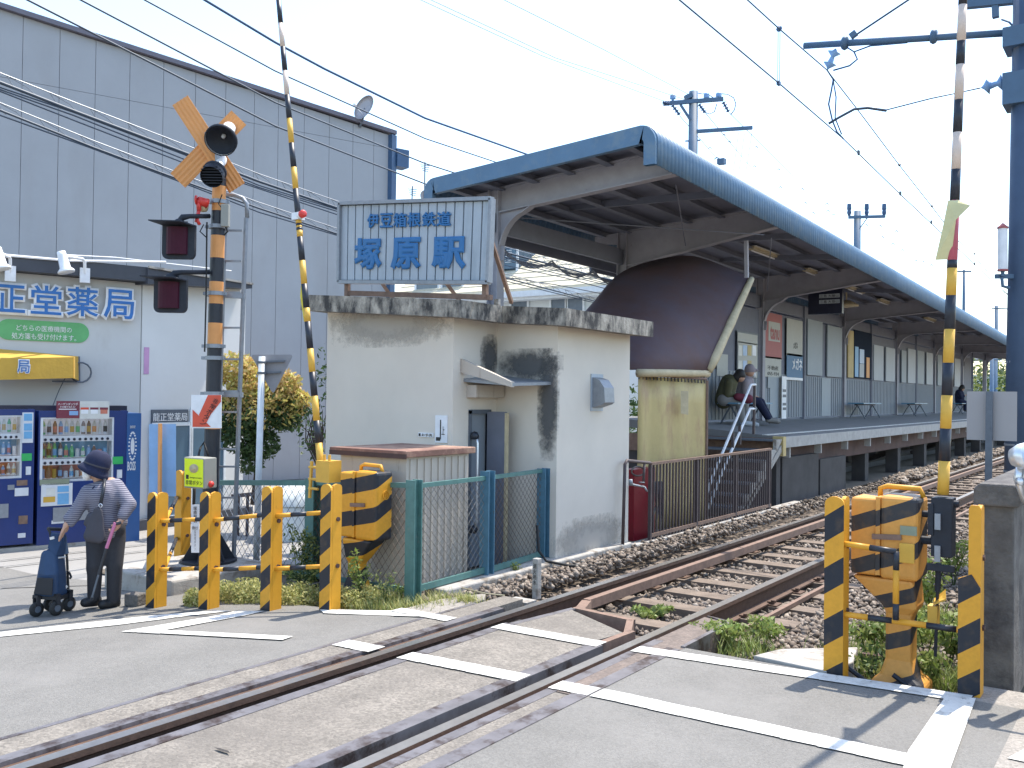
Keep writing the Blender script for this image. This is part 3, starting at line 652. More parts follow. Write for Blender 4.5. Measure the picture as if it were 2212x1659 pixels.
# second run going left behind the gate machine
g0=(-4.90,5.53); pA=GP(675,1254); g1_=(pA.x,pA.y); pB=GP(478,1226); g2_=(pB.x,pB.y)
fn2=thing('chain_link_fence','green chain link fence behind the striped guard posts and warning pole','fence',(-6.2,5.7,gz(-6.2)))
q=MB(); fpost(q,g1_[0],g1_[1],gz(g1_[0])-.1,gz(g1_[0])+.92,.11); part('post',q,'fence_green',fn2)
q=MB(); fpost(q,g2_[0]-.3,g2_[1]+.05,gz(g2_[0])-.1,gz(g2_[0])+.84,.06); part('post',q,'fence_green',fn2)
zl=gz(g1_[0])
q=MB(); chain(q,g1_,g0,zl+.08,zl+.86,.05,.84,.06,.0026); part('wire_mesh',q,'mesh_rust',fn2,kind='stuff')
q=MB(); chain(q,(g2_[0]-.3,g2_[1]+.05),g1_,gz(g2_[0])+.06,gz(g2_[0])+.82,zl+.06,zl+.86,.075,.003); part('wire_mesh',q,'galv',fn2,kind='stuff')
for za,zb2 in ((.87,.88),(.05,.05)):
    q=MB(); q.bar((g2_[0]-.3,g2_[1]+.05,gz(g2_[0])+za-.03),(g1_[0],g1_[1],zl+zb2),.035,.05); part('rail',q,'fence_green',fn2)
    q=MB(); q.bar((g1_[0],g1_[1],zl+zb2),(g0[0],g0[1],-.02+zb2),.03,.04); part('rail',q,'fence_green',fn2)
# ================================================================ GUARD POSTS
def guard_post(label,x,y,z,hgt,w_=.11,group='striped guard posts',face='stripe_l',cat='guard post',split=None):
    t=thing('guard_post',label,cat,(x,y,z),group)
    q=MB(); n=8; hw=w_/2
    prof=[(x-hw,z-.1)]+[(x+hw,z-.1)]+[(x+hw*math.cos(math.pi*i/n),hgt+z-.045+.045*math.sin(math.pi*i/n)) for i in range(n+1)]
    if split:
        q.prism([(x-hw,y-.052,z-.1),(x+hw,y-.052,z-.1),(x+hw,y-.052,z+split-.04),(x+hw*.2,y-.052,z+split+.03),(x-hw,y-.052,z+split)],(0,.02,0),0,cap0=1,cap1=0)
        q.prism([(x-hw*.1,y-.047,z+split-.03),(x+hw,y-.047,z+split-.03),(x+hw,y-.047,z+hgt-.02),(x+hw*.8,y-.047,z+hgt),(x+hw*.1,y-.047,z+hgt),(x-hw*.1,y-.047,z+hgt-.02)],(0,.014,0),0)
    else: q.prism([(a,y-.052,b) for a,b in prof],(0,.02,0),0,cap0=1,cap1=0)
    part('striped_face',q,['yellow',face],t)
    q=MB(); m=6
    prof=[(y-.03,z-.1),(y+.06,z-.1)]+[(y+.015+.045*math.cos(math.pi*i/m),hgt+z-.03+.03*math.sin(math.pi*i/m)) for i in range(m+1)]
    q.prism([(x+hw-.022,a,b) for a,b in prof],(.022,0,0)); part('side_flange',q,'yellow',t)
    q=MB(); q.box((x-(hw-.01 if not split else 0),y-.03,z-.1),(x+hw-.024,y+.05,z+hgt-.06)); part('web',q,'yellow',t)
    for zz in (.35,.72):
        q=MB(); q.lathe((x+hw-.001,y+.02,z+zz*hgt),[(.018,0),(.018,.012),(0,.012)],6,0,(1,0,0)); part('bolt',q,'girder',t)
    return t
MT['stripe_r']=stripes('stripe_r',.30,.1115,-.7,0)
MT['stripe_r2']=stripes('stripe_r2',.27,.02,-.7,0)
MT['stripe_l']=stripes('stripe_l',.27,.099,-.75,0,duty=.54)
gp=[GP(*p) for p in ((329,1312),(443,1315),(577,1318),(705,1318))]
tops=[1063,1062,1050,1045]; labs=['striped guard post nearest the pedestrian with the cane','striped guard post in front of the warning pole foot','striped guard post third from the pedestrian, between two weed patches','striped guard post directly in front of the left gate machine']
def hz(g,x,y):
    r=ray(x,y); t=math.hypot(g.x,g.y)/math.hypot(r.x,r.y); return CAMH+r.z*t-g.z
for g,tp_,lb,tx in zip(gp,tops,labs,(330,448,588,715)): 
    guard_post(lb,g.x,g.y+.03,g.z,hz(g,tx,tp_))
gb=GP(392,1232); guard_post('plain amber guard post standing behind the yellow emergency button box',gb.x,gb.y,gb.z,hz(gb,395,1015),face='yellow')
gR=[GP(1802,1453),GP(2094,1500)]
guard_post('tall striped guard post left of the right gate machine',gR[0].x,gR[0].y+.03,0,1.02,face='stripe_r')
guard_post('striped guard post leaning on the mossy concrete wall',gR[1].x,gR[1].y+.03,0,1.02,face='stripe_r2',split=.62)
def brail(name,label,pts,segs,r=.017,cat='guard rail',group=None):
    q=MB(); 
    for (a,b_),sg_ in zip(zip(pts[:-1],pts[1:]),segs): q.bands(a,b_,r,r,sg_,10)
    return solo(name,q,['yellow','black'],label,cat,group=group,smooth=True)
fr=['first','second','third']
for i in range(3):
    a,c=gp[i],gp[i+1]
    for zf,nm in ((.75,'upper'),(.33,'lower')):
        za=a.z+hz(a,330,tops[i])*zf; zc_=c.z+hz(c,330,tops[i+1])*zf
        wh=['between the two posts nearest the pedestrian','between the middle pair of left guard posts','beside the left gate machine'][i]
        brail('guard_rail',f'{nm} black and yellow tube {wh}',[Vector((a.x+.05,a.y+.03,za)),Vector((c.x-.05,c.y+.03,zc_))],[[(.22,0),(.5,1),(.78,0),(1,1)] if i==0 else [(.2,0),(.5,1),(.82,0),(1,1)] if i==1 else [(.3,0),(.62,1),(1,0)]],group='left guard rail tubes')
for zf,nm in ((.75,'upper'),(.33,'lower')):
    brail('guard_rail',f'{nm} short tube running back to the plain amber post',[Vector((gp[0].x+.03,gp[0].y+.08,gp[0].z+.9*zf)),Vector((gb.x-.02,gb.y-.05,gb.z+.98*zf))],[[(.45,0),(1,1)]],group='left guard rail tubes')
a,c=gR
x1=YP(1938,1170,a.y+.02).x
brail('guard_rail','bent upper striped tube before the right gate machine',[Vector((a.x+.05,a.y,.75)),Vector((x1,a.y,.735)),Vector((x1,a.y,.355))],[[(.5,0),(1,1)],[(.27,1),(.76,0),(1,1)]])
brail('guard_rail','lower striped tube between the right guard posts',[Vector((a.x+.05,a.y,.345)),Vector((c.x-.05,c.y+.02,.335))],[[(.22,0),(.43,1),(.72,0),(.97,1),(1,0)]])
# ================================================================ GATE MACHINES
mk('green_tag2',(.22,.25,.18),.5)
def gate_machine(label,x0,x1,y0,y1,z0,z1,base,m,px,ps=0.):
    t=thing('gate_machine',label,'gate machine',(x0,y0,base))
    cx=(x0+x1)/2; xs=x0+(x1-x0)*.42
    q=MB(); q.box((x0,y0+.012,z0+.01),(xs,y1-.01,z1-.02)); o=part('motor_case',q,m,t); bev(o,.02,3)
    q=MB(); q.box((xs+.004,y0,z0),(x1,y1,z1)); o=part('lid',q,m,t); bev(o,.03,3)
    q=MB(); q.tube([(xs-.02,(y0+y1)/2,z1-.03),(xs-.02,(y0+y1)/2,z1+.03),(xs+.02,(y0+y1)/2,z1+.045),(xs+.2,(y0+y1)/2,z1+.04),(xs+.22,(y0+y1)/2,z1-.01)],.016,8); o=part('lid_handle',q,'yellow',t,smooth=True)
    q=MB(); q.bar((xs-.03,y0-.004,(z0+z1)/2),(xs+.13,y0-.008,(z0+z1)/2+.01),.02,.03); part('lid_latch',q,'rust_light',t)
    q=MB(); q.box((xs-.012,y0-.006,z0+.02),(xs+.012,y1+.004,z1-.01)); part('seam_flange',q,m,t)
    # tapered neck and column with flared foot
    q=MB(); rings=[(cx-.18,cx+.16,y0+.01,y1-.01,z0+.002),(cx-.16+ps,cx+.03+ps,y0+.03,y1-.04,z0-.16),(cx-.15+ps,cx-.005+ps,y0+.05,y1-.06,z0-.2),(cx-.15+ps,cx-.005+ps,y0+.05,y1-.06,base+.14),(cx-.175+ps,cx+.02+ps,y0+.03,y1-.04,base+.05),(cx-.22+ps,cx+.07+ps,y0-.0,y1+.0,base+.012),(cx-.22+ps,cx+.07+ps,y0-.0,y1+.0,base-.04)]
    vs=[];fs=[]
    for a,b_,c_,d_,z in rings: vs+=[(a,c_,z),(b_,c_,z),(b_,d_,z),(a,d_,z)]
    for i in range(len(rings)-1):
        for k in range(4): fs.append((i*4+k,(i+1)*4+k,(i+1)*4+(k+1)%4,i*4+(k+1)%4))
    fs.append((0,1,2,3)); q.add(vs,fs); o=part('pedestal',q,m,t); bev(o,.018,2)
    for sx_ in (-.2,.06):
        q=MB(); q.tube([(cx+ps+sx_,y0-.01,base-.02),(cx+sx_,y0-.01,base+.07)],.014,6); part('anchor_bolt',q,'black_metal',t)
    return t
YM=5.40; xl=YP(730,1100,YM).x; xr=YP(812,1100,YM).x; ztop=YP(812,1020,YM).z; zbot=YP(780,1168,YM).z
y1_=XP(850,1060,xr).y
MT['stripe_ml']=stripes('stripe_ml',.265,.22-(ztop-gz(-5.6)-.02)+.265*4,-.2,-.5,1,wear=.35,duty=.46)
g_l=gate_machine('black and yellow striped gate machine beside the green fence post',xl,xr,YM,y1_,zbot,ztop,gz(-5.6)+.02,'stripe_ml',0)
q=MB(); e=Vector((xr+.002,YM+.11,zbot+(ztop-zbot)*.66)); q.lathe(e,[(.038,0),(.038,.006),(.031,.006),(.031,0)],20,0,(1,0,0)); q.tube([e+Vector((.004,-.015,-.02)),e+Vector((.004,-.01,.02)),e+Vector((.004,.01,-.02)),e+Vector((.004,.015,.02))],.004,6); part('cast_emblem',q,'yellow',g_l)
# side hub brackets holding the arm
hub=YP(697,1010,YM+.02)
q=MB(); q.box((hub.x-.04,YM-.02,hub.z-.12),(hub.x+.12,YM+.12,hub.z+.06)); 
for dx in (.02,.08): q.tube([(hub.x+dx,YM+.02,hub.z+.06),(hub.x+dx,YM+.02,hub.z+.11)],.012,8)
for dz in (-.18,-.1,.0): q.tube([(hub.x-.13,YM-.01,hub.z+dz),(hub.x-.02,YM-.01,hub.z+dz)],.012,8)
q.bar((hub.x-.12,YM-.01,hub.z-.26),(hub.x-.1,YM-.01,hub.z+.05),.02,.02)
part('arm_bracket',q,'yellow_plain',g_l)
def arm(label,P0,P1,segs,r0,r1,mats):
    t=thing('crossing_gate_arm',label,'gate arm',P0)
    cur=0
    q=MB(); q.bands(P0,P1,r0,r1,segs,14); part('pole',q,mats,t,smooth=True); return t
ab=YP(694,1018,YM+.06); at_=YP(599,-30,YM+.06)
yts=[(1018-y)/1048. for y in (985,932,845,803,740,668,639,620,573,520,450,394,322,250,205,158,104,0)]
def tm(y): return (1018-y)/1048.
segs=[]; seq=[(985,0),(958,1),(903,0),(850,1),(799,0),(738,1),(707,0),(666,1),(605,0),(560,1),(534,1),(521,0),(513,1),(505,0),(498,1),(490,0),(441,0),(393,2),(322,1),(268,0),(215,1),(159,0),(107,1),(54,3),(0,1),(-30,3)]
# colours 0 = black ... reorder: list gives colour of band ending at y
segs=[]
ends=[(960,0),(914,1),(863,0),(813,1),(764,0),(707,1),(678,0),(627,1),(577,0),(526,1),(512,0),(506,1),(502,0),(497,1),(490,0),(422,1),(375,0),(322,1),(268,0),(216,1),(162,2),(108,1),(55,2),(0,1),(-30,2)]
segs=[(min(1,tm(y)),c) for y,c in ends]
arm_l=arm('raised left gate arm with yellow and black bands leaning slightly left','' or ab,at_,segs,.030,.022,['yellow_plain','black','white_band'])
q=MB(); c=ab.lerp(at_,tm(482)); q.lathe(c+Vector((.02,-.01,0)),[(0,0),(.03,0),(.034,.05),(.03,.07)],12,0,(1,-.3,.1)); q.lathe(c+Vector((.08,-.03,.006)),[(.034,0),(.034,.03),(.02,.045),(0,.048)],12,1,(1,-.3,.1)); q.box((c.x-.04,c.y-.04,c.z-.03),(c.x+.04,c.y+.04,c.z+.03),0); part('warning_lamp',q,['sign_white','red'],arm_l,smooth=False)
q=MB(); c1=ab.lerp(at_,tm(606)); c2=ab.lerp(at_,tm(706)); d=Vector((-.05,.01,0)); q.prism([c1+Vector((-.02,0,0)),c2+Vector((-.02,0,0)),c2+d*1.2,c1.lerp(c2,.45)+d*1.7],(0,.006,0)); solo('pennant',q,'flag_yellow','folded yellow pennant tied to the left gate arm','pennant')
# right gate machine
YM2=5.62; xl=YP(1836,1100,YM2).x; xr=YP(1984,1100,YM2).x; ztop=YP(1984,1076,YM2).z; zbot=YP(1950,1256,YM2).z
y1_=XP(2003,1150,xr).y
MT['stripe_mr']=stripes('stripe_mr',.255,.235-(ztop+.06)+.255*4,-.38,-.5,1,c1=(.62,.29,.06),c2=(.03,.03,.035),wear=.9,duty=.36)
g_r=gate_machine('worn striped gate machine between the two right guard posts',xl,xr,YM2,YM2+.27,zbot,ztop,-.06,'stripe_mr',0,.15)
q=MB(); a=YP(1945,1135,YM2);c=YP(1981,1158,YM2); q.box((a.x,YM2-.008,c.z),(c.x,YM2-.001,a.z)); part('data_plate',q,'green_tag2',g_r)
q=MB(); a=YP(1943,1172,YM2);c=YP(1976,1218,YM2); q.box((a.x,YM2-.014,c.z),(c.x,YM2-.001,a.z)); o=part('cover_plate',q,'yellow_plain',g_r); bev(o,.004)
hx=YP(2030,1100,YM2+.1).x
q=MB(); q.box((hx-.035,YM2+.04,YP(2030,1200,YM2+.1).z),(hx+.075,YM2+.16,YP(2030,1062,YM2+.1).z-.03)); q.tube([(xr-.02,YM2+.1,.93),(hx,YM2+.1,.93)],.02,8); q.tube([(xr-.02,YM2+.1,.78),(hx,YM2+.1,.78)],.025,8)
q.tube([(hx+.0,YM2+.1,1.0),(hx+.1,YM2+.1,1.0)],.02,8); q.box((hx-.05,YM2+.03,.82),(hx-.02,YM2+.05,1.0)); q.box((hx-.055,YM2+.03,.62),(hx+.09,YM2+.05,.66))
o=part('arm_holder',q,'black_metal',g_r); bev(o,.004)
q=MB(); 
for z_ in (.72,.9):
    q=MB(); q.box((hx-.012,YM2+.022,z_-.045),(hx+.018,YM2+.039,z_+.045)); part('holder_plate',q,'galv',g_r)
q=MB(); q.tube([(hx,YM2+.08,.66),(hx-.015,YM2+.08,.13)],.009,8); q.tube([(hx,YM2+.08,.66),(hx-.005,YM2+.08,.5)],.016,8); part('weight_rod',q,'black_metal',g_r)
q=MB(); q.box((hx-.05,YM2+.04,.31),(hx-.0,YM2+.12,.42)); q.prism([(hx-.02,YM2+.04,.425),(hx+.045,YM2+.05,.46),(hx+.03,YM2+.12,.5),(hx-.03,YM2+.12,.44)],(0,0,.01)); part('counterweight',q,'yellow_plain',g_r)
mk('rose',(.45,.10,.14),.6)
ab=YP(2037,1068,YM2+.1); at_=YP(2081,-30,YM2+.1)
def tm2(y): return (1068-y)/1098.
ends=[(1058,1),(948,0),(850,1),(763,0),(710,1),(633,1),(581,0),(546,3),(470,2),(433,1),(365,1),(327,3),(272,1),(205,3),(140,1),(88,3),(12,1),(-30,1)]
ends=[(948,0),(897,1),(797,0),(710,1),(633,0),(549,1),(440,2),(430,1),(365,1),(285,3),(215,1),(140,3),(88,1),(12,3),(-30,1)]
ends=[(948,0),(850,1),(800,1),(760,0),(711,1)]
# measured band edges on the photograph (bottom to top)
ends=[(948,0),(888,1),(780,0),(710,0),(639,1)]
E2=[(1066,1),(948,0),(852,1),(782,0),(710,1)]
def u4(y): return (1100+y/1.843)*.54
segs=[(948,0)]
b4=[1615,1370,1130,885,645,397,148]    # crop rows: yellow above 1615, black above 1370, ...
cols=[0,1,0,1,0,1,3]; lst=[]
for i in range(len(b4)-1): lst.append((u4(b4[i+1]),cols[i]))
u3=lambda y: y/1.386*.54
lst+= [(u3(1485),0),(u3(1440),1),(u3(1110),2),(u3(937),1),(u3(733),3),(u3(553),1),(u3(358),3),(u3(228),1),(u3(28),3),(-30,1)]
segs=[(min(1,tm2(y)),c) for y,c in lst]
arm_r=arm('raised right gate arm with amber, black and white bands and a yellow cloth',ab,at_,segs,.031,.023,['yellow_plain','black','rose','white_band'])
q=MB(); f=lambda y,dx,dy=0: ab.lerp(at_,tm2(y))+Vector((dx,dy-.03,0))
q.add([f(433,-.03),f(450,.09,-.02),f(478,.02,-.03),f(560,-.005,.02),f(560,-.085,0),f(490,-.05,-.01),f(433,.02,.01)],[(0,1,2),(0,2,5),(2,3,4),(2,4,5),(0,6,1)]); o=solo('cloth_strip',q,'flag_cloth','pale yellow cloth tied around the right gate arm','cloth'); sm_=o.modifiers.new('t','SOLIDIFY'); sm_.thickness=.003
# ================================================================ WARNING POLE WITH CROSSBUCK
wb=GP(452,1250); WF=Vector((wb.x,wb.y,0)).dot(Vector((cf.x,cf.y,0)))   # depth of the pole along view
def WP(x,y,toward=0.): return DP(x,y,WF-toward)
Vz=Vector((0,0,1)); CR=Vector((cr.x,cr.y,0)).normalized(); CF=Vector((cf.x,cf.y,0)).normalized()
wp=thing('crossing_warning_post','tall black and amber crossing warning post with orange crossbuck, loudspeakers and two red lamps','warning post',(wb.x,wb.y,gz(wb.x)))
P0=WP(450,1240); P1=WP(474,385)
def tw(y): return (1240-y)/(1240-385)
segs=[(tw(y),c) for y,c in ((987,1),(978,0),(928,1),(900,0),(844,0),(766,1),(708,0),(660,0),(606,0),(598,1),(554,1),(512,0),(473,1),(433,0),(385,0))]
# measured bands: amber/black alternation up the pole
def uy(y): return (700+y/2.212)*.54
segs=[(tw(y),c) for y,c in ((986,1),(926,1),(926-.1,0),(850,0),(uy(1500),1),(uy(1310),0),(uy(1140),1),(uy(945),0),(uy(735),1),(uy(537),0),(uy(320),1),(uy(100),0),(385,1))]
q=MB(); q.bands(P0,P1,.075,.062,segs,18); part('pole',q,['orange','black'],wp,smooth=False)
# flared black foot with gussets on its plate
q=MB(); z0=gz(wb.x)+.16
q.lathe((P0.x,P0.y,z0),[(0,0),(.26,0),(.26,.02),(.0,.02)],20)
for k in range(6):
    a=k*math.pi/3; d=Vector((math.cos(a),math.sin(a),0)); s_=Vector((-d.y,d.x,0))*.008; c=Vector((P0.x,P0.y,z0+.02))
    q.prism([c+d*.06-s_,c+d*.24-s_,c+d*.09-s_+Vz*.26,c+d*.06-s_+Vz*.26],s_*2)
q.lathe((P0.x,P0.y,z0+.02),[(.1,0),(.09,.28),(.0,.28)],16)
part('foot',q,'black_metal',wp)
fl=MB(); fl.box((P0.x-.5,P0.y-.75,gz(wb.x)-.2),(P0.x+.52,P0.y+.35,z0-.004)); o=solo('concrete_footing',fl,'conc_light','pale concrete block carrying the warning post, behind the guard posts','footing'); bev(o,.02)
# crossbuck: two corrugated boards
def board(px0,py0,px1,py1,wpx,toward,name='crossbuck_board'):
    a=WP(px0,py0,toward); b_=WP(px1,py1,toward); d=(b_-a).normalized(); nrm=d.cross(CF).normalized(); wd=wpx*WF/2000
    q=MB(); N_=9; prof=[]
    for i in range(N_+1):
        t=-.5+i/N_; prof.append((t*wd,(.008 if i%2 else 0)))
    vs=[]; 
    for p in (a,b_):
        for (u,v) in prof: vs.append(p+nrm*u-CF*v)
        for (u,v) in reversed(prof): vs.append(p+nrm*u-CF*v+CF*.01)
    n=len(prof)*2
    fs=[(i,(i+1)%n,(i+1)%n+n,i+n) for i in range(n)]+[tuple(range(n-1,-1,-1)),tuple(range(n,2*n))]
    q.add(vs,fs); part(name,q,'orange',wp)
board(389,217,512,406,40,-.06); board(384,390,516,254,44,-.10)
# horns
def horn(px,py,r,L,ax,cover=False):
    c=WP(px,py,.18); A=ax.normalized(); q=MB()
    q.lathe(c,[(r,0),(r*.97,-.02),(r*.55,-.10*L/.2),(r*.33,-L)],24,1,A); q.lathe(c,[(r*.95,.0),(r*.5,-.11),(0,-.12)],24,0,A)
    q.lathe(c-A*L,[(r*.33,0),(r*.42,-.02),(r*.42,-.11),(r*.3,-.13),(0,-.13)],20,1,A); q.lathe(c,[(r*1.03,-.025),(r*1.03,.012),(r*.97,.012)],24,0,A)
    q.lathe(c-A*.11,[(0,.05),(.018,.03),(.02,0)],10,1,A)
    h_=part('loudspeaker',q,['black_metal','sign_white'],wp,smooth=True)
    if cover:
        q=MB(); R_=A.orthogonal().normalized()
        q.lathe(c,[(r*.98,-.02),(r*.98,.1)],24,0,A)
        Rx=A.cross(Vz).normalized(); Ry=Rx.cross(A)
        for k in range(-3,4):
            o2=k*r*.26; hw=math.sqrt(max(.0001,r*r-o2*o2)); q.bar(c+A*.06+Ry*o2-Rx*hw,c+A*.06+Ry*o2+Rx*hw,.05,.008,0)
        part('louvre_cover',q,'black_metal',h_)
A1=(-CF*.62-Vz*.78)
horn(477,303,.145,.2,(-CF*.8-Vz*.6)); horn(463,373,.105,.2,(-CF*.8-Vz*.6),True)
q=MB(); q.bar(WP(468,275),WP(474,400),.04,.04); q.box(tuple(WP(452,300)-Vector((.03,.03,.0))),tuple(WP(470,286)+Vector((.03,.03,.0)))); part('horn_bracket',q,'galv',wp)
# lamps
def lamp(px,py,army,hw,hh,lab):
    c=WP(px,py,.28); W_=hw*WF/2000; H_=hh*WF/2000
    # rounded-bottom dark hooded backboard
    def outline(s,o=Vector((0,0,0))):
        pts=[c-CR*W_*s+Vz*H_*s+o,c+CR*W_*s+Vz*H_*s+o]
        for k in range(7):
            a=-k*math.pi/12; pts.append(c+CR*(W_*.7+W_*.3*math.cos(a))*s+Vz*(-H_*.62+H_*.38*math.sin(a))*s+o)
        for k in range(7):
            a=-math.pi/2-k*math.pi/12; pts.append(c+CR*(-W_*.7+W_*.3*math.cos(a))*s+Vz*(-H_*.62+H_*.38*math.sin(a))*s+o)
        return pts
    q=MB(); q.prism(outline(1.0),CF*.05); L_=part('signal_lamp',q,'black_metal',wp,label=lab)
    q=MB(); rr=W_*.66; pts=[]
    for k in range(9):
        a=math.pi*k/8; pts.append((math.cos(a)*rr,math.sin(a)*rr*.55))
    cc=c-CR*W_*.08
    q.prism([cc+CR*u-CF*v-Vz*H_*.74 for u,v in pts],Vz*H_*1.62); part('red_lens',q,'lens_dark',L_,smooth=False)
    q=MB(); q.prism([c-CR*W_*1.02+Vz*H_-CF*.0,c-CR*W_*1.45+Vz*(H_+.012)-CF*.16,c+CR*W_*.6+Vz*H_-CF*.2,c+CR*W_*1.02+Vz*(H_-.01),c+CR*W_+Vz*H_+CF*.05,c-CR*W_+Vz*H_+CF*.05],Vz*.01); part('hood',q,'black_metal',L_)
    q=MB(); q.box(tuple(cc-Vector((.0,.0,H_*.78))-CR*W_*.5-CF*rr*.5),tuple(cc-Vector((.0,.0,H_*.76))+CR*W_*.6-CF*rr*.5+CF*.01)) if False else None
    a=WP(452,army,.05); top=c+Vz*(H_+.03)+CF*.02; e=WP(px+5,army,.26)
    q=MB(); q.tube([a,e+CR*.08,e+CR*.02-Vz*.01,e-Vz*.04,top],[.022,.022,.03,.03,.034],10); q.lathe(top,[(.05,-.02),(.05,.01),(.03,.03)],12); 
    for s_ in (-1,1): q.tube([top+CR*.05*s_,top+CR*.075*s_],.012,6)
    part('lamp_arm',q,'black_metal',wp,smooth=True)
lamp(385,523,467,34,35,'upper red lamp in black hood'); lamp(367,640,588,34,34,'lower red lamp in black hood')
# red flare holder, junction box, clamps
q=MB(); a=WP(447,440,.1); b_=WP(428,432,.16); q.tube([a,b_],[.05,.035],12,0); q.tube([b_-CR*.01+Vz*.0,b_-CR*.02],.045,12,0); q.bar(b_,WP(430,455,.16),.03,.03); q.bar(WP(430,452,.16),WP(424,480,.16),.03,.02); q.bar(WP(424,470,.16),WP(431,485,.16),.04,.025); part('flare_holder',q,'red',wp,smooth=True)
q=MB(); q.lathe(WP(449,447,.08),[(0,.0),(.05,.01),(.06,.05),(.05,.09),(0,.1)],14,0,(-CR+Vz*.2)); part('cream_cap',q,'canopy_trim',wp,smooth=True)
q=MB(); a=WP(487,466,.1); q.fbox(a,CR,Vz,CF,-.036,.036,-.105,.105,-.03,.03); o=part('junction_box',q,'box_grey',wp); bev(o,.006)
for yy in (uy(240),uy(460),uy(1050),uy(1515),uy(1620),850):
    c=P0.lerp(P1,tw(yy)); q=MB(); q.lathe(c,[(.0,-.018),(.086,-.018),(.086,.018),(0,.018)],16); q.bar(c-CR*.12,c+CR*.1,.03,.03); part('pole_clamp',q,'galv',wp)
q=MB(); q.tube([WP(440,485,.12),WP(432,500,.14),WP(446,513,.1)],.006,6); q.tube([WP(486,488,.1),WP(492,500,.1),WP(484,508,.08)],.008,6); q.tube([WP(480,420,.1),WP(472,440,.1),WP(484,455,.1)],.006,6); q.tube([WP(447,480,.09),WP(445,650,.09),WP(442,760,.09)],.008,6); part('cable',q,'rubber',wp)
# ladder leaning behind
ld=thing('steel_ladder','grey steel ladder fixed beside the black and amber warning post','ladder',(GP(478,1225).x,GP(478,1225).y,gz(-7.5)))
def LP(x,y): return WP(x,y,-.12)
lx=lambda y: 486+(y-480)*(-22/745.); rx=lambda y: 524+(y-480)*(-20/745.)
for f_,nm in ((lx,'stile'),(rx,'stile')):
    q=MB(); 
    if f_ is rx: q.bar(LP(f_(1228),1228),LP(f_(480)+8,470),.03,.03)
    else: q.bar(LP(f_(1228),1228),LP(f_(485),485),.03,.03)
    part(nm,q,'galv',ld)
for y in (498,564,632,708,776,845,890,970,1008,1075,1120,1202):
    q=MB(); q.bar(LP(lx(y),y),LP(rx(y),y),.022,.018); part('rung',q,'galv',ld)
q=MB(); q.tube([LP(534,470),LP(533,440),LP(524,428),LP(508,422),LP(480,419)],.02,8); part('top_hook',q,'galv',ld,smooth=True)
for (a_,b2) in (((448,635),(530,640)),((448,851),(525,853))): q=MB(); q.bar(LP(*a_),LP(*b2),.03,.05); part('stay',q,'galv',ld)
# arrow board, on the post
T=.16
def fr_(px0,py0,px1,py1,tw_=T):   # frame facing the camera-ish
    return WP(px0,py1,tw_),(WP(px1,py1,tw_)-WP(px0,py1,tw_)),(WP(px0,py0,tw_)-WP(px0,py1,tw_))
O_,U_,V_=fr_(413,853,478,925)
q=MB(); q.prism([O_,O_+U_,O_+U_+V_,O_+V_],CF*.01); ar=part('arrow_board',q,'sign_white',wp)
def bp(u,v,d=.004): return O_+U_*u+V_*v-CF*d
q=MB(); 
q.poly([bp(.46,.30),bp(.66,.42),bp(1.0,.98) if False else bp(.995,.80),bp(.995,.995),bp(.56,.995),bp(.26,.40)])
q.poly([bp(.05,.04,.0045),bp(.66,.04,.0045),bp(.05,.56,.0045)])
q.poly([bp(.26,.40,.0042),bp(.46,.08,.0042),bp(.66,.42,.0042)])
part('red_arrow',q,'arrow_red',ar)
q=MB()
for ch,u,v in (('非',.80,.80),('常',.71,.64),('ボ',.60,.49),('タ',.50,.34),('ン',.40,.16)):
    d1=(U_.normalized()*.85-V_.normalized()*.5).normalized(); c=bp(u,v,.007); 
    d2=(V_.normalized()*.85+U_.normalized()*.5).normalized()
    text(q,ch,c-d1*.022-d2*.022,d1,d2,.05,.05,.002)
part('lettering',q,'text_black',ar)
# emergency button box on the plain amber post
eb=thing('emergency_button_box','grey emergency button box with fluorescent yellow face','button box',WP(418,1050,.4))
T2=.55
a=WP(399,1050,T2); U2=(WP(439,1053,T2)-a); V2=(WP(399,990,T2)-a); U2n=U2.normalized(); V2n=V2.normalized()
q=MB(); N2=CF*.14+CR*.07; q.prism([a-U2*.05-V2*.06,a+U2*1.04-V2*.06,a+U2*1.04+V2*1.05,a-U2*.05+V2*1.05],N2); o=part('case',q,'box_grey',eb); bev(o,.008)
q=MB(); q.prism([a+V2*.0-CF*.003,a+U2-CF*.003,a+U2+V2-CF*.003,a+V2-CF*.003],CF*.002); fp=part('face_label',q,'hiviz',eb)
q=MB(); c=a+U2*.5+V2*.66-CF*.004; q.lathe(c,[(0,.012),(.022,.012),(.026,.0),(.038,.006),(.04,0)],18,0,-CF); part('push_button',q,'canopy_trim',eb,smooth=True)
q=MB(); text(q,'非常ボタン',a+U2*.06+V2*.06-CF*.005,U2,V2,U2.length*.9,V2.length*.17,.002); text(q,'Emergency button',a+U2*.3+V2*.29-CF*.005,U2,V2,U2.length*.62,V2.length*.07,.001); q.prism([a+U2*.08+V2*.27-CF*.005,a+U2*.22+V2*.27-CF*.005,a+U2*.22+V2*.42-CF*.005,a+U2*.08+V2*.42-CF*.005],-CF*.001); part('lettering',q,'text_black',fp)
q=MB(); c=WP(455,1046,.48); q.lathe(c,[(0,.03),(.02,.027),(.028,.012),(.028,-.02)],14,0,(CR-CF)); part('red_lamp',q,'red',eb,smooth=True)
q=MB(); q.tube([WP(450,985,.2),WP(440,955,.15),WP(432,970,.2),WP(428,988,.3)],.01,8); q.tube([WP(420,1055,.4),WP(418,1100,.35)],.014,8); part('cable',q,'rubber',eb,smooth=True)
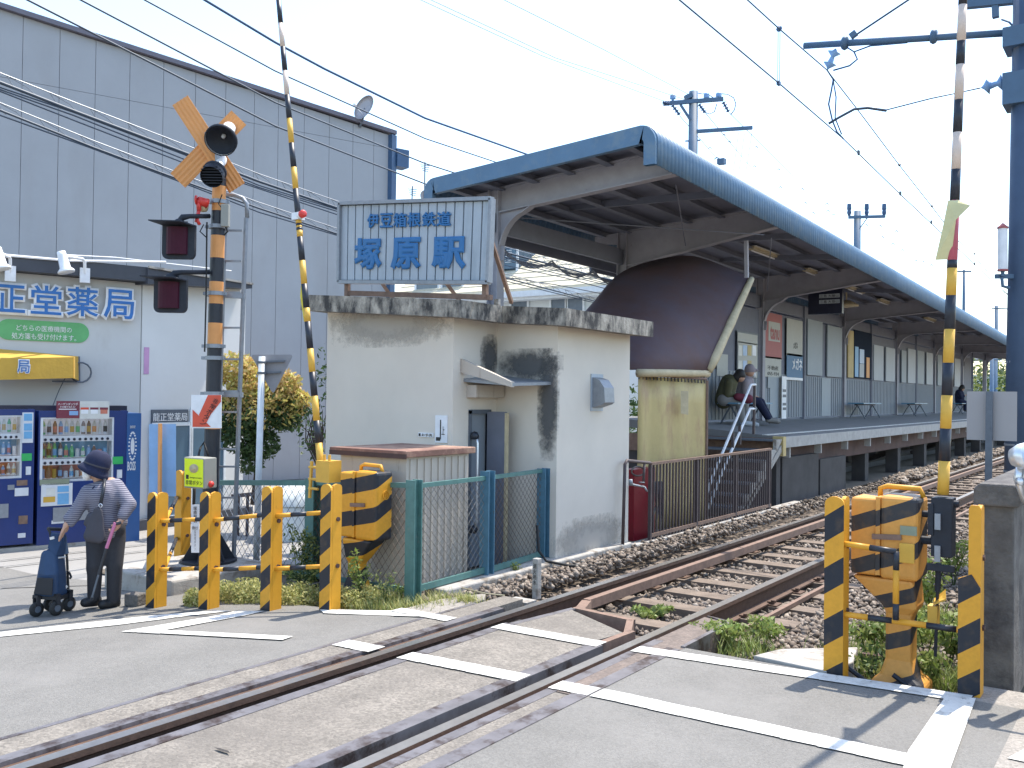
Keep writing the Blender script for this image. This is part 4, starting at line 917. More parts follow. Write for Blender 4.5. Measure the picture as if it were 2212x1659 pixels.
# long notice strip on the post behind
q=MB(); O_,U_,V_=fr_(413,1090,430,1194,.38); q.prism([O_,O_+U_,O_+U_+V_,O_+V_],CF*.006); nb=solo('notice_strip',q,'sign_white','narrow white notice strip with black columns of writing between the first two guard posts','notice')
q=MB(); text(q,'塚\n原\n踏\n切',O_+U_*.3+V_*.62-CF*.004,U_,V_,U_.length*.45,V_.length*.34,.001); text(q,'異常のとき\nは\n非\n常\nボ\nタ\nン',O_+U_*.15+V_*.05-CF*.004,U_,V_,U_.length*.7,V_.length*.5,.001)
o=link('lettering',q.mesh('lettering',['text_black'],nb.location),nb)
# blue-backed board on rusty pole (behind first guard post)
bb=thing('back_of_sign','pale blue sheet on a thin orange pole behind the first guard post','sign',GP(338,1290))
q=MB(); q.bar(DP(345,1080,WF-.25),DP(346,915,WF-.25),.035,.02); part('pole',q,'orange',bb)
q=MB(); O_=DP(322,1072,WF-.2); U_=DP(380,1072,WF-.2)-O_; V_=DP(322,916,WF-.2)-O_; q.prism([O_,O_+U_,O_+U_+V_,O_+V_],CF*.004); part('sheet',q,'film_blue',bb)
# ================================================================ GIVE WAY SIGN (seen from behind)
tb=GP(556,1226); TF=Vector((tb.x,tb.y,0)).dot(CF)
gw=thing('give_way_sign','grey back of an inverted triangular sign on a white pole before the gold leaved tree','road sign',tb)
q=MB(); q.tube([DP(553,1228,TF),DP(566,770,TF)],.033,14); part('pole',q,'white_pole',gw,smooth=True)
def tri(s,off):
    A_,B2,C2=DP(541,766,TF+.05),DP(634,766,TF+.05),DP(590,852,TF+.05); ce=(A_+B2+C2)/3; out=[]
    V3=[A_,B2,C2]
    for i in range(3):
        p,pp,pn=V3[i],V3[i-1],V3[(i+1)%3]
        for k in range(5):
            t=k/4; a_=p.lerp(pp,.10*(1-t)); b2=p.lerp(pn,.10*t); out.append(a_.lerp(b2,t) if False else (p.lerp(pp,.09)*(1-t)**2+p*2*t*(1-t)+p.lerp(pn,.09)*t*t))
    return [ce+(p-ce)*s+off for p in out]
q=MB(); q.prism(tri(1,Vector((0,0,0))),CF*.006); pl=part('plate',q,'tri_back',gw)
q=MB(); q.bar(DP(556,782,TF+.03),DP(615,780,TF+.03),.03,.018); q.bar(DP(556,806,TF+.03),DP(606,804,TF+.03),.03,.018); part('stiffener',q,'galv_dark',gw)
for y in (783,806):
    q=MB(); q.lathe(DP(565.5,y,TF),[(.0,-.012),(.045,-.012),(.045,.012),(0,.012)],14); part('clamp',q,'galv_dark',gw)
# ================================================================ PHARMACY
PA=GP(0,1192); PB=GP(300,1166); PU=Vector((PB.x-PA.x,PB.y-PA.y,0)).normalized(); PN=Vector((PU.y,-PU.x,0))   # PN points to the crossing
def FP(px,py,off=0.): 
    return PL(px,py,PA-PN*off,PN)
def su(p): return (p-PA).dot(PU)
ph=thing('pharmacy','white pharmacy with raised blue lettering and dark roof fascia behind the vending machines','building',PA-PN*.9)
WO=.95
wl=FP(-140,600,WO); wr_=FP(306,600,WO)
q=MB(); zt=FP(200,600,WO).z; 
def WQ(u0,u1,z0,z1,off,th=.1): return [PA+PU*u0-PN*off+Vz*z0,PA+PU*u1-PN*off+Vz*z0,PA+PU*u1-PN*off+Vz*z1,PA+PU*u0-PN*off+Vz*z1]
us0,us1=su(wl),su(wr_)
def fbx(mb,u0,u1,z0,z1,n0,n1,mi=0):  # n = distance in front of PA plane (negative = behind)
    return mb.fbox(Vector((PA.x,PA.y,0)),PU,Vz,PN,u0,u1,z0,z1,n0,n1,mi)
q=MB(); fbx(q,us0,us1,-.6,zt-.02,-WO-4,-WO); part('wall',q,'pharm_wall',ph)
# side wing turned a little more to the sun
W1=PA+PU*us1-PN*WO; W1.z=0; SU=Vector((-.05,.9987,0)).normalized(); SN=Vector((SU.y,-SU.x,0))
Lw=(PL(541,700,W1,SN)-W1).dot(SU)
def sbx(mb,u0,u1,z0,z1,n0,n1,mi=0): return mb.fbox(W1,SU,Vz,SN,u0,u1,z0,z1,n0,n1,mi)
zwing=PL(420,610,W1,SN).z
q=MB(); sbx(q,.02,Lw-.1,-.6,zwing,-3.5,-.002); part('side_wall',q,'white_wall',ph)
q=MB(); a=PL(314,750,W1,SN);c=PL(317,808,W1,SN); sbx(q,(a-W1).dot(SU)-.02,(c-W1).dot(SU)+.03,c.z,a.z,0,.006); part('pink_strip',q,'pink',ph)
# roof fascia
q=MB(); z0=FP(150,598,WO).z; z1=FP(150,566,WO).z; fbx(q,us0,us1+.15,z0,z1,-WO-4,-WO+.22); part('roof_fascia',q,'fascia_dark',ph)
a=PL(320,578,W1+SN*.25,SN); b_=PL(545,616,W1+SN*.25,SN)
q=MB(); ua,ub=(a-W1).dot(SU),(b_-W1).dot(SU)
q.prism([W1+SU*ua+SN*.25+Vz*(a.z-.22),W1+SU*ub+SN*.25+Vz*(b_.z-.05),W1+SU*ub+SN*.25+Vz*(b_.z+.01),W1+SU*ua+SN*.25+Vz*a.z],-SN*3); part('wing_roof',q,'fascia_dark',ph)
q=MB(); q.bar(W1+SU*ua+SN*.26+Vz*(a.z+.01),W1+SU*ub+SN*.26+Vz*(b_.z+.02),.03,.03); part('drip_rail',q,'conc_light',ph)
# glazed front under the wing
gl=[(326,918,408,1110),(412,885,480,1110)]
for (x0,y0,x1,y1) in gl:
    a=PL(x0,y0,W1,SN);c=PL(x1,y1,W1,SN); q=MB(); sbx(q,(a-W1).dot(SU),(c-W1).dot(SU),c.z,a.z,-.02,.012); wn=part('window',q,'glass_blue',ph)
    q=MB(); u0,u1=(a-W1).dot(SU),(c-W1).dot(SU)
    for (ua_,ub_,za_,zb_) in ((u0-.03,u0+.01,c.z,a.z),(u1-.01,u1+.03,c.z,a.z),(u0,u1,a.z-.02,a.z+.03),(u0,u1,c.z-.03,c.z+.01)): sbx(q,ua_,ub_,za_,zb_,.0,.03)
    part('window_frame',q,'house_trim',wn)
a=PL(326,885,W1,SN);c=PL(404,913,W1,SN); q=MB(); sbx(q,(a-W1).dot(SU),(c-W1).dot(SU),c.z,a.z,.0,.02); tp=part('transom_sign',q,'galv_dark',ph)
q=MB(); u0=(a-W1).dot(SU); text(q,'龍正堂薬局',W1+SU*(u0+.02)+SN*.021+Vz*(c.z+.03),SU,Vz,((c-W1).dot(SU)-u0)*.94,(a.z-c.z)*.6,.004); part('lettering',q,'text_white',tp)
q=MB(); sbx(q,-.1,Lw,-.6,-.17,-.1,.12); part('plinth',q,'fascia_dark',ph)
# big letters: white cushioned backing with blue glyph
def crp(x,y): return (x/2.37*.54,(1000+y/2.37)*.54)
for ch,x0,y0,x1,y1 in (('龍',-770,320,-420,600),('正',-45,322,228,585),('堂',282,330,572,605),('薬',620,345,920,622),('局',972,368,1258,645)):
    p0=FP(*crp(x0,y1),WO-.05); p1=FP(*crp(x1,y1),WO-.05); p2=FP(*crp(x0,y0),WO-.05)
    zb_,zt_=p0.z,p2.z; wd=(p1-p0).dot(PU)
    q=MB(); B=Vector((p0.x,p0.y,p0.z))
    text(q,ch,B+PN*.0-PU*.03-Vz*.03,PU,Vz,wd+.06,zt_-zb_+.06,.05,.06); lt=part('raised_character',q,'sign_white',ph)
    q=MB(); text(q,ch,B+PN*.051,PU,Vz,wd,zt_-zb_,.006,.012); part('blue_stroke',q,'sign_blue',lt)
# green rounded plate
p0=FP(*crp(-30,860),WO-.02); p1=FP(*crp(845,862),WO-.02); p2=FP(*crp(400,672),WO-.02)
hh=(p2.z-FP(*crp(400,864),WO-.02).z)/2; zc_=p2.z-hh; u0,u1=su(p0)+hh,su(p1)-hh; pts=[]
for k in range(13): a=math.pi/2+math.pi*k/12; pts.append((u0+hh*math.cos(a),zc_+hh*math.sin(a)))
for k in range(13): a=-math.pi/2+math.pi*k/12; pts.append((u1+hh*math.cos(a),zc_+hh*math.sin(a)))
Pz=Vector((PA.x,PA.y,0))
q=MB(); q.prism([Pz+PU*a-PN*(WO-.012)+Vz*b_ for a,b_ in pts],-PN*.01); gs=part('green_plate',q,'green_sign',ph)
q=MB()
def ptext(q,s,x0,y0,x1,y1,off,d=.003,bold=0,pf=FP):
    p0=pf(*crp(x0,y1),off); p1=pf(*crp(x1,y1),off); p2=pf(*crp(x0,y0),off); text(q,s,p0,PU,Vz,(p1-p0).dot(PU),p2.z-p0.z,d,bold)
ptext(q,'どちらの医療機関の',155,705,680,762,WO-.016); ptext(q,'処方箋も受け付けます。',110,780,722,840,WO-.016); part('lettering',q,'text_white',gs)
# awning
aw=thing('awning','yellow shop awning with one blue character above the vending machines','awning',FP(0,780,.2))
p=[FP(-60,762,WO-.03),FP(*crp(745,1010),WO-.03)]
f0=FP(-60,776,.35); f1=FP(*crp(690,1015),.55); g0_=FP(-60,822,.35); g1b=FP(*crp(690,1215),.55)
w0=FP(-60,748,WO-.03); w1=FP(*crp(740,1008),WO-.03)
q=MB(); q.add([w0,w1,f1,f0],[(0,1,2,3)]); q.add([f0,f1,g1b,g0_],[(0,1,2,3)]); q.add([w1,f1,g1b,FP(*crp(745,1240),WO-.03)],[(0,1,2,3)]); o=part('canvas',q,'awning',aw); sm_=o.modifiers.new('t','SOLIDIFY'); sm_.thickness=.01
q=MB(); q.tube([FP(*crp(500,1245),.6),FP(*crp(745,1250),WO-.05)],.012,6); q.tube([FP(*crp(740,1010),WO-.05),FP(*crp(745,1250),WO-.05)],.025,6)
cc=FP(*crp(765,1160),WO-.1); rg=[cc+PU*math.cos(a)*.13+Vz*math.sin(a)*.13 for a in [k*math.pi/7 for k in range(15)]]; q.tube(rg,.012,6); q.tube([FP(*crp(690,1070),.6),FP(*crp(560,1330),WO-.1),FP(*crp(500,1480),WO-.1)],.006,5); part('folding_arm',q,'galv_dark',aw)
q=MB(); B=FP(*crp(150,1165),.5); q2=FP(*crp(265,1165),.5); q3=FP(*crp(150,1045),.5); text(q,'局',B+PN*.08,PU,Vz,(q2-B).dot(PU),q3.z-B.z,.006,.0); part('blue_character',q,'sign_blue',aw)
q=MB(); text(q,'局',B+PN*.07-PU*.012-Vz*.012,PU,Vz,(q2-B).dot(PU)+.024,q3.z-B.z+.024,.006,.07); part('white_outline',q,'sign_white',aw)
# spotlights on fascia
for (x0,y0,x1,y1,lb) in ((22,590,-5,548,'white spotlight bracket at the left end of the dark fascia'),(183,594,134,556,'white spotlight on its arm over the lettering')):
    sp_=thing('spotlight',lb,'spotlight',FP(x0,y0,WO-.24))
    a=FP(x0,y0,WO-.24); b_=FP(x0,y0-30,WO-.3); c=FP(x1,y1-4,WO-.5)
    q=MB(); q.tube([a,b_,b_+(c-b_)*.1+Vz*.02,c],.02,8); q.fbox(a,PU,Vz,PN,-.06,.06,-.1,.09,-.01,.02); part('arm',q,'sign_white',sp_,smooth=False)
    q=MB(); q.lathe(c,[(0,.06),(.05,.05),(.055,0),(.065,-.16),(.1,-.2),(.1,-.22),(0,-.2)],16,0,(PN*-.15+Vz*.9-PU*.2)); part('lamp_head',q,'sign_white',sp_,smooth=True)
q=MB(); q.tube([FP(-60,545,WO-.24),FP(150,563,WO-.24),FP(358,566,WO-.24)],.018,6); q.tube([FP(134,550,WO-.3),FP(250,556,WO),FP(500,585,WO)],.006,5); solo('conduit',q,'sign_white','thin white conduit running along the top of the pharmacy fascia','conduit')
# ================================================================ VENDING MACHINES
VO=.02; Pz=Vector((PA.x,PA.y,0))
def vc(px,py): return (px/2.5518*.54,(1600+py/2.5518)*.54)   # crop6 pixels
def V_uz(px,py,off=VO): p=FP(*vc(px,py),off); return su(p),p.z
q=MB(); fbx(q,su(FP(-150,1190,0)),su(FP(190,1178,0)),-.45,FP(60,1181,0).z,-.9,-.005); o=struct('kerb',q,'conc_light')
def vending(label,px0,px1,py_top,py_bot,win,seed,door=None):
    rs=random.Random(seed)
    u0,_=V_uz(px0,800);u1,_=V_uz(px1,800); z1=V_uz((px0+px1)/2,py_top)[1]; z0=V_uz((px0+px1)/2,py_bot)[1]
    t=thing('vending_machine',label,'vending machine',Pz+PU*(u0+u1)/2-PN*.4+Vz*z0,'drinks vending machines')
    q=MB(); fbx(q,u0,u1,z0,z1,-.78,-VO-.26); fbx(q,u0,u0+.03,z0,z1,-VO-.26,-VO-.04); fbx(q,u1-.03,u1,z0,z1,-VO-.26,-VO-.04); o=part('cabinet',q,'vend_blue',t)
    wx0,wy0,wx1,wy1=win; a0,zt=V_uz(wx0,wy0); a1,zb_=V_uz(wx1,wy1); 
    # door frame around the window (four pieces) and lower panel
    q=MB(); d0,d1=-VO-.04,-VO
    fbx(q,u0,a0,z0,z1,d0,d1); fbx(q,a1,u1,z0,z1,d0,d1); fbx(q,a0,a1,zt,z1,d0,d1); fbx(q,a0,a1,z0,zb_,d0,d1); part('door',q,'vend_blue',t)
    q=MB(); fbx(q,a0,a1,zb_,zt,-VO-.25,-VO-.2); part('display_back',q,'display_glow',t)
    H=zt-zb_; rows=[(zt-.27*H,zt-.02*H),(zb_+.37*H,zt-.36*H),(zb_+.05*H,zb_+.29*H)]
    q=MB(); fbx(q,a0+.05*(a1-a0),a1-.03*(a1-a0),zb_+.37*H,zt-.34*H,-VO-.199,-VO-.19); part('backing_print',q,'disp_blue',t)
    q=MB(); fbx(q,a0+.05*(a1-a0),a1-.03*(a1-a0),zb_+.05*H,zb_+.31*H,-VO-.199,-VO-.19); br_=part('backing_print',q,'disp_red',t)
    q=MB(); text(q,'SUNTORY',Pz+PU*(a0+.36*(a1-a0))-PN*(VO+.188)+Vz*(zb_+.265*H),PU,Vz,.34*(a1-a0),.035*H,.003); part('lettering',q,'vend_white',br_)
    q=MB(); fbx(q,a0,a0+.03,zb_,zt,-VO-.2,-VO-.005); fbx(q,a1-.02,a1,zb_,zt,-VO-.2,-VO-.005); fbx(q,a0+.03,a1-.02,zt-.015,zt,-VO-.2,-VO-.005); part('window_trim',q,'vend_white',t)
    nB=12; cols=['disp_red','awning','vend_white','poster_pale','green_sign','film_blue','orange','rust_light','hair','disp_blue']
    for ri,(zb2,zt2) in enumerate(rows):
        q=MB(); zz=zb2-.012; fbx(q,a0+.02,a1-.015,zz-.045*H/.6-.012,zz,-VO-.2,-VO-.01); shf=part('shelf',q,'vend_white',t)
        for k in range(nB):
            uc=a0+(k+.9)*(a1-a0)/(nB+1); r=(a1-a0)/(nB+1)*.38
            hb=(zt2-zb2)*(.92 if ri==0 or k<4 else rs.uniform(.62,.8))
            c=Pz+PU*uc-PN*(VO+.12)+Vz*(zb2+.001)
            q=MB(); m1=rs.choice(cols); ptype=rs.random()<.7 or ri==0
            if ptype: q.lathe(c,[(0,0),(r,0),(r,hb*.15)],8,1); q.lathe(c,[(r,hb*.15),(r,hb*.55)],8,0); q.lathe(c,[(r,hb*.55),(r*.95,hb*.68),(r*.4,hb*.88),(r*.4,hb*.91)],8,1); q.lathe(c,[(r*.42,hb*.91),(r*.42,hb),(0,hb)],8,2)
            else: q.lathe(c,[(0,0),(r*.9,0),(r,hb*.05),(r,hb*.6),(r*.85,hb*.66),(0,hb*.66)],8,0)
            part('bottle',q,[m1,rs.choice(['vend_white','poster_pale','rust_light','green_sign','film_blue']),'sign_white'],t)
            q=MB(); c2=Pz+PU*uc-PN*(VO+.0095)+Vz*(zz-.03*H/.6-.005); q.lathe(c2,[(r*.75,0),(r*.7,.006),(0,.006)],8,0,PN); part('select_button',q,'vend_dark',shf)
    q=MB(); fbx(q,a0+.002,a1-.002,zb_,zt,-VO-.012,-VO-.006); gm=part('window_glass',q,'vend_glass',t)
    return t,u0,u1,z0,z1,a0,a1,zb_,zt
def glassmat():
    m=bpy.data.materials.new('vend_glass'); m.use_nodes=True; t=m.node_tree; N=t.nodes.new; L=t.links.new
    tp=N('ShaderNodeBsdfTransparent'); gl_=N('ShaderNodeBsdfGlossy'); gl_.inputs['Roughness'].default_value=.03; mx=N('ShaderNodeMixShader'); mx.inputs[0].default_value=.10
    L(tp.outputs[0],mx.inputs[1]); L(gl_.outputs[0],mx.inputs[2]); L(mx.outputs[0],t.nodes['Material Output'].inputs['Surface']); MT['vend_glass']=m
glassmat()
def plate(t,nm,px0,py0,px1,py1,m,off=.0,th=.01,par=None):
    a,za=V_uz(px0,py0);c,zc_=V_uz(px1,py1); q=MB(); fbx(q,a,c,zc_,za,-VO,-VO+th); return part(nm,q,m,par or t)
v2,u0,u1,z0,z1,a0,a1,zb_,zt=vending('blue drinks vending machine behind the pedestrian with the cane',385,1295,110,1478,(415,180,1155,812),4)
plate(v2,'coin_slot',1193,712,1243,795,'vend_white'); plate(v2,'green_sticker',1150,580,1252,652,'green_tag')
s=plate(v2,'price_card',420,860,735,1068,'vend_white'); plate(v2,'card_print',585,880,700,935,'disp_blue',th=.013,par=s); plate(v2,'card_print',585,955,700,1005,'disp_blue',th=.013,par=s); plate(v2,'card_print',585,1012,700,1060,'disp_blue',th=.013,par=s); plate(v2,'card_print',470,900,560,975,'poster_pale',th=.013,par=s); plate(v2,'card_print',440,990,560,1040,'awning',th=.013,par=s)
plate(v2,'label_strip',405,815,705,858,'green_tag2'); plate(v2,'delivery_flap',540,1100,960,1215,'galv',th=.015); plate(v2,'flap_plate',525,1232,650,1256,'vend_white')
v1,*_=vending('blue drinks vending machine at the left edge of the picture',-560,345,95,1500,(-500,160,220,797),9)
s=plate(v1,'advert_strip',228,128,335,436,'vend_white')
for y in (140,240,322): plate(v1,'advert_picture',243,y,325,y+72,'disp_blue',th=.013,par=s)
plate(v1,'green_sticker',220,547,322,618,'green_tag'); plate(v1,'coin_slot',263,680,313,762,'vend_white'); plate(v1,'bill_slot',150,900,288,975,'vend_white'); plate(v1,'card_reader',78,868,145,915,'galv'); plate(v1,'coin_return',170,820,278,870,'rust_light'); 
q=MB(); a,z=V_uz(235,1223); q.lathe(Pz+PU*a-PN*VO+Vz*z,[(.07,0),(.065,.012),(0,.012)],4,0,PN); part('change_cup',q,'rust_light',v1); plate(v1,'small_sticker',182,1362,258,1402,'vend_white'); plate(v1,'delivery_flap',-300,1080,82,1200,'galv',th=.015)
# side wing with coffee brand lettering
q=MB(); a,za=V_uz(1297,135); c,zc_=V_uz(1418,1470); fbx(q,a,c,zc_,za,-.5,-VO+.01); w_=part('side_panel',q,'vend_blue2',v2) if False else None
mk('vend_blue2',(.02,.09,.26),.35,var=.08)
w_=part('side_panel',q,'vend_blue2',v2)
q=MB(); 
def vt(q,s,x0,y0,x1,y1,d=.004,off=-.011,bold=0):
    p,zb2=V_uz(x0,y1,VO+off); p1,_=V_uz(x1,y1,VO+off); _,zt2=V_uz(x0,y0,VO+off); text(q,s,Pz+PU*p-PN*(VO+off)+Vz*zb2,PU,Vz,p1-p,zt2-zb2,d,bold)
vt(q,'BOSS',1300,628,1383,722,.004,-.011,.02); vt(q,'SUNTORY',1328,262,1382,290); 
# emblem: head in an oval wreath, drawn as plain shapes
ce,zc_=V_uz(1350,470,VO); cE=Pz+PU*ce-PN*(VO-.011)+Vz*zc_; wE=abs(V_uz(1385,470)[0]-V_uz(1315,470)[0])/2; hE=(V_uz(1350,330)[1]-V_uz(1350,610)[1])/2
for k in range(22):
    a=2*math.pi*k/22; p=cE+PU*math.cos(a)*wE+Vz*math.sin(a)*hE; q.lathe(p,[(.012,0),(.0,.004)],6,0,PN)
q.prism([cE+PU*math.cos(a)*wE*.55+Vz*math.sin(a)*hE*.62 for a in [k*math.pi/8 for k in range(16)]],PN*.003)
part('white_emblem',q,'vend_white',w_)
q=MB(); a,za=V_uz(355,60);c,zc_=V_uz(1355,108); fbx(q,su(FP(-150,900,0)),c,zc_-.02,za,-.6,-.25); part('top_bar',q,'vend_dark',v2)
# posters on top
q=MB(); a,za=V_uz(575,10);c,zc_=V_uz(805,185); fbx(q,a,c,zc_,za,-VO,-VO+.03); pr=solo('poster_board',q,'poster_red','dark red promotional board on top of the vending machines','poster')
q=MB(); vt(q,'ハーゲンダッツが',592,28,795,55,.003,-.031); vt(q,'その場で当たる!',612,60,768,82,.003,-.031); vt(q,'————',600,90,780,98,.003,-.031); o=link('lettering',q.mesh('lettering',['text_white'],pr.location),pr)
q=MB(); a2,z2=V_uz(700,112);c2,z3=V_uz(790,155); fbx(q,a2,c2,z3,z2,-VO+.03,-VO+.033); o=link('printed_picture',q.mesh('printed_picture',['film_blue'],pr.location),pr)
q=MB(); a,za=V_uz(807,14);c,zc_=V_uz(1108,190); fbx(q,a,c,zc_,za,-VO,-VO+.025); pr=solo('poster_board',q,'poster_pale','pale board with three ice cream cups on top of the right vending machine','poster')
for i,cx_ in enumerate((858,957,1055)):
    q=MB(); 
    for (w2,y0,y1,mi) in ((42,76,98,0),(36,98,140,1)):
        aa,zz0=V_uz(cx_-w2,y1);bb,zz1=V_uz(cx_+w2,y0); fbx(q,aa,bb,zz0,zz1,-VO+.025,-VO+.028,mi)
    o=link('printed_cup',q.mesh('printed_cup',[['arrow_red','sign_white'],['poster_red','sign_white'],['poster_red','disp_red']][i],pr.location),pr)
# small dark block on ground near posts
q=MB(); p=GP(290,1308); q.box((p.x-.06,p.y-.05,p.z),(p.x+.07,p.y+.06,p.z+.10),0,.3); o=solo('stone_block',q,'old_conc','small dark stone block on the road between the pedestrian and first guard post','stone'); bev(o,.012)
# ================================================================ LARGE GREY BUILDING
GU=Vector((.29,.957,0)).normalized(); GN=Vector((GU.y,-GU.x,0)); GQ=Vector((-15.5,14,0))
def GB(px,py): return PL(px,py,GQ,GN)
gb_=thing('panelled_hall','large grey panelled hall with brown sloping eave filling the left background','building',(-17,12,-.3))
seams=[98,240,388,525,656,780,903,1016,1120]
cs=[(155,1659),(400,1659),(632,1659),(860,1659),(1085,1659),(1300,1659),(1500,1659),(1690,1659)]
xs=[-420,-330,-250,-165,-90,-12]+[x/1.659*.54 for x in (155,400,638,865,1088,1300,1500,1690)]+[602,658,712,763,808,841]
for i in range(len(xs)-1):
    x0,x1=xs[i],xs[i+1]; yt0,yt1=10+.3235*x0,10+.3235*x1
    a,c=GB(x0,yt0+10),GB(x1,yt1+10); g=.007
    zm0=GB(x0,176+.184*(x0-58)).z; zm1=GB(x1,176+.184*(x1-58)).z
    for (za0,za1,zb0,zb1) in ((-.3,-.3,zm0-g,zm1-g),(zm0+g*0,zm1+g*0,a.z,c.z)):
        q=MB(); A=Vector((a.x,a.y,0))+GU*g*.6; Cc=Vector((c.x,c.y,0))-GU*g*.6
        q.prism([A+Vz*za0,Cc+Vz*za1,Cc+Vz*zb1,A+Vz*zb0],-GN*.03); part('wall_panel',q,'grey_wall',gb_)
a,c=GB(xs[0],10+.3235*xs[0]+12),GB(843,10+.3235*841+12)
q=MB(); q.prism([Vector((a.x,a.y,-.3))-GN*.032,Vector((c.x,c.y,-.3))-GN*.032,c-GN*.032,a-GN*.032],-GN*9); part('wall_core',q,'grey_wall',gb_)
a,c=GB(xs[0],10+.3235*xs[0]),GB(853,285)
q=MB(); q.prism([a+GN*.10-Vz*.08,c+GN*.10-Vz*.08,c+GN*.10+Vz*.01,a+GN*.10+Vz*.01],-GN*9.3); part('roof_eave',q,'eave_brown',gb_)
q=MB(); a=GB(846,293); c=GB(846,1000); q.bar(Vector((a.x,a.y,a.z))+GN*.02,Vector((a.x,a.y,-.3))+GN*.02,.16,.16); part('corner_gutter',q,'wire_blue',gb_)
q=MB(); a=GB(853,322); q.fbox(a,GU,Vz,GN,0,.32,-.42,0,-.2,.12); part('corner_box',q,'wire_blue',gb_)
sd_=thing('satellite_dish','satellite dish at the top edge of the grey hall','satellite dish',GB(775,262))
q=MB(); c=GB(772,238)+GN*.3; A=(-CF*.75-CR*.6+Vz*.3).normalized(); q.lathe(c,[(0,-.06),(.15,-.045),(.30,0),(.305,.0),(.15,-.03),(0,-.045)],24,0,A); part('dish',q,'sign_back',sd_,smooth=True)
q=MB(); q.tube([c-A*.05,GB(778,262)+GN*.1,GB(776,275)+GN*.02],.03,8); part('mount',q,'galv_dark',sd_)
q=MB(); q.tube([c-A*.05-Vz*.2,c+A*.28-Vz*.12],.01,6); q.lathe(c+A*.28-Vz*.1,[(0,-.04),(.035,-.03),(.035,.03),(0,.04)],10,0,A); part('feed_horn',q,'sign_white',sd_)
# ================================================================ TREE BY THE HALL
def leaves(n,centres,size,mats_fn,name,parent=None,label=None,cat=None,seed=1,flat=False,kind='stuff'):
    rs=np.random.RandomState(seed); mb=MB(); ms={}
    tot=sum(c[4] for c in centres)
    V=[];F=[];MI=[]
    for (cx,cy,cz,r,wgt) in centres:
        k=int(n*wgt/tot)
        rx,ry,rz=r if isinstance(r,tuple) else (r,r,r)
        d=rs.normal(size=(k,3)); d/=np.linalg.norm(d,axis=1)[:,None]; rad=rs.uniform(.35,1.05,k)**.6
        P=d*rad[:,None]*np.array([rx,ry,rz])+np.array([cx,cy,cz])
        for p,dd in zip(P,d):
            u=rs.normal(size=3); u/=np.linalg.norm(u); v=np.cross(u,dd+rs.normal(size=3)*.5); v/=np.linalg.norm(v)+1e-6
            s=size*rs.uniform(.6,1.3); o=len(V); V+= [p-u*s,p+v*s*.42,p+u*s,p-v*s*.42]; F.append((o,o+1,o+2,o+3)); MI.append(mats_fn(p,rs))
    mb.v=[tuple(x) for x in V]; mb.f=F; mb.m=MI; return mb
tt=GP(600,1130); TD=12.6
tr_=thing('gold_leaved_tree','small tree with golden young leaves on top standing before the grey hall','tree',(-9.9,8.2,-.3))
def TC(px,py,r,w_): p=DP(px,py,TD); k=TD/2000; return (p.x,p.y,p.z,(r*k,r*k*1.2,r*k),w_)
cts=[TC(510,800,40,1.4),TC(545,830,50,2),TC(620,830,30,.9),TC(645,870,26,.8),TC(600,860,45,1.6),TC(560,890,60,2.2),TC(530,940,46,1.6),TC(565,960,36,1),TC(505,870,30,1),TC(620,900,34,1),TC(495,925,30,.7),TC(540,1000,26,.4)]
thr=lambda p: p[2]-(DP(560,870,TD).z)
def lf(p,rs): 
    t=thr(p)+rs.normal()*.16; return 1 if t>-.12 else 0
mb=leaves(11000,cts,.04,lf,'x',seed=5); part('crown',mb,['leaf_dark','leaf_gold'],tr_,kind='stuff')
q=MB(); base=DP(548,1090,TD); 
for (a,b2) in (((548,1090),(552,960)),((552,960),(510,830)),((552,960),(600,860)),((552,980),(520,930)),((554,940),(560,850)),((590,880),(640,860))): q.tube([DP(*a,TD),DP((a[0]+b2[0])/2+4,(a[1]+b2[1])/2,TD),DP(*b2,TD)],[.05,.035,.012],7)
part('trunk',q,'bark',tr_,smooth=True)
# twigs against shed corner
q=MB(); rs=random.Random(3)
for k in range(16):
    a=DP(690+rs.uniform(-4,4),1010,11); m_=DP(675+rs.uniform(-15,25),940+rs.uniform(-20,20),11); e=DP(660+rs.uniform(-15,50),880+rs.uniform(-40,60),11); q.tube([a,m_,e],[.012,.008,.003],5)
vb=thing('bare_vine','thin bare shrub with few leaves climbing beside the shed','shrub',GP(690,1060)); part('stem',q,'bark',vb)
mb=leaves(260,[(*DP(672,930,11),(.22,.2,.35),1),(*DP(700,880,11),(.1,.1,.5),.5),(*DP(695,790,11),(.08,.08,.3),.3)],.035,lambda p,r:0,'x',seed=8); part('foliage',mb,['leaf_dark'],vb,kind='stuff')
# things behind the mesh fence: white car-like bonnet of a tank and rails
q=MB(); p=GP(640,1160); c=Vector((p.x,p.y,p.z)); q.lathe(c,[(.42,0),(.42,.42),(.40,.44)],24); q.lathe(c,[(.44,.44),(.42,.52),(.33,.62),(.15,.68),(0,.69)],24); solo('white_cover',q,'house_white','rounded white bin behind the green mesh fence','bin',smooth=True)
q=MB(); q.bar(DP(500,1072,12.2),DP(640,1058,12.2),.03,.05)
for x in (515,535,555,590,612,634): q.bar(DP(x,1068,12.2),DP(x-2,1180,12.2),.03,.03)
q.bar(DP(500,1180,12.2),DP(640,1170,12.2),.03,.03); solo('metal_railing',q,'bar_brown','low brown railing behind the mesh fence before the grey hall','railing')
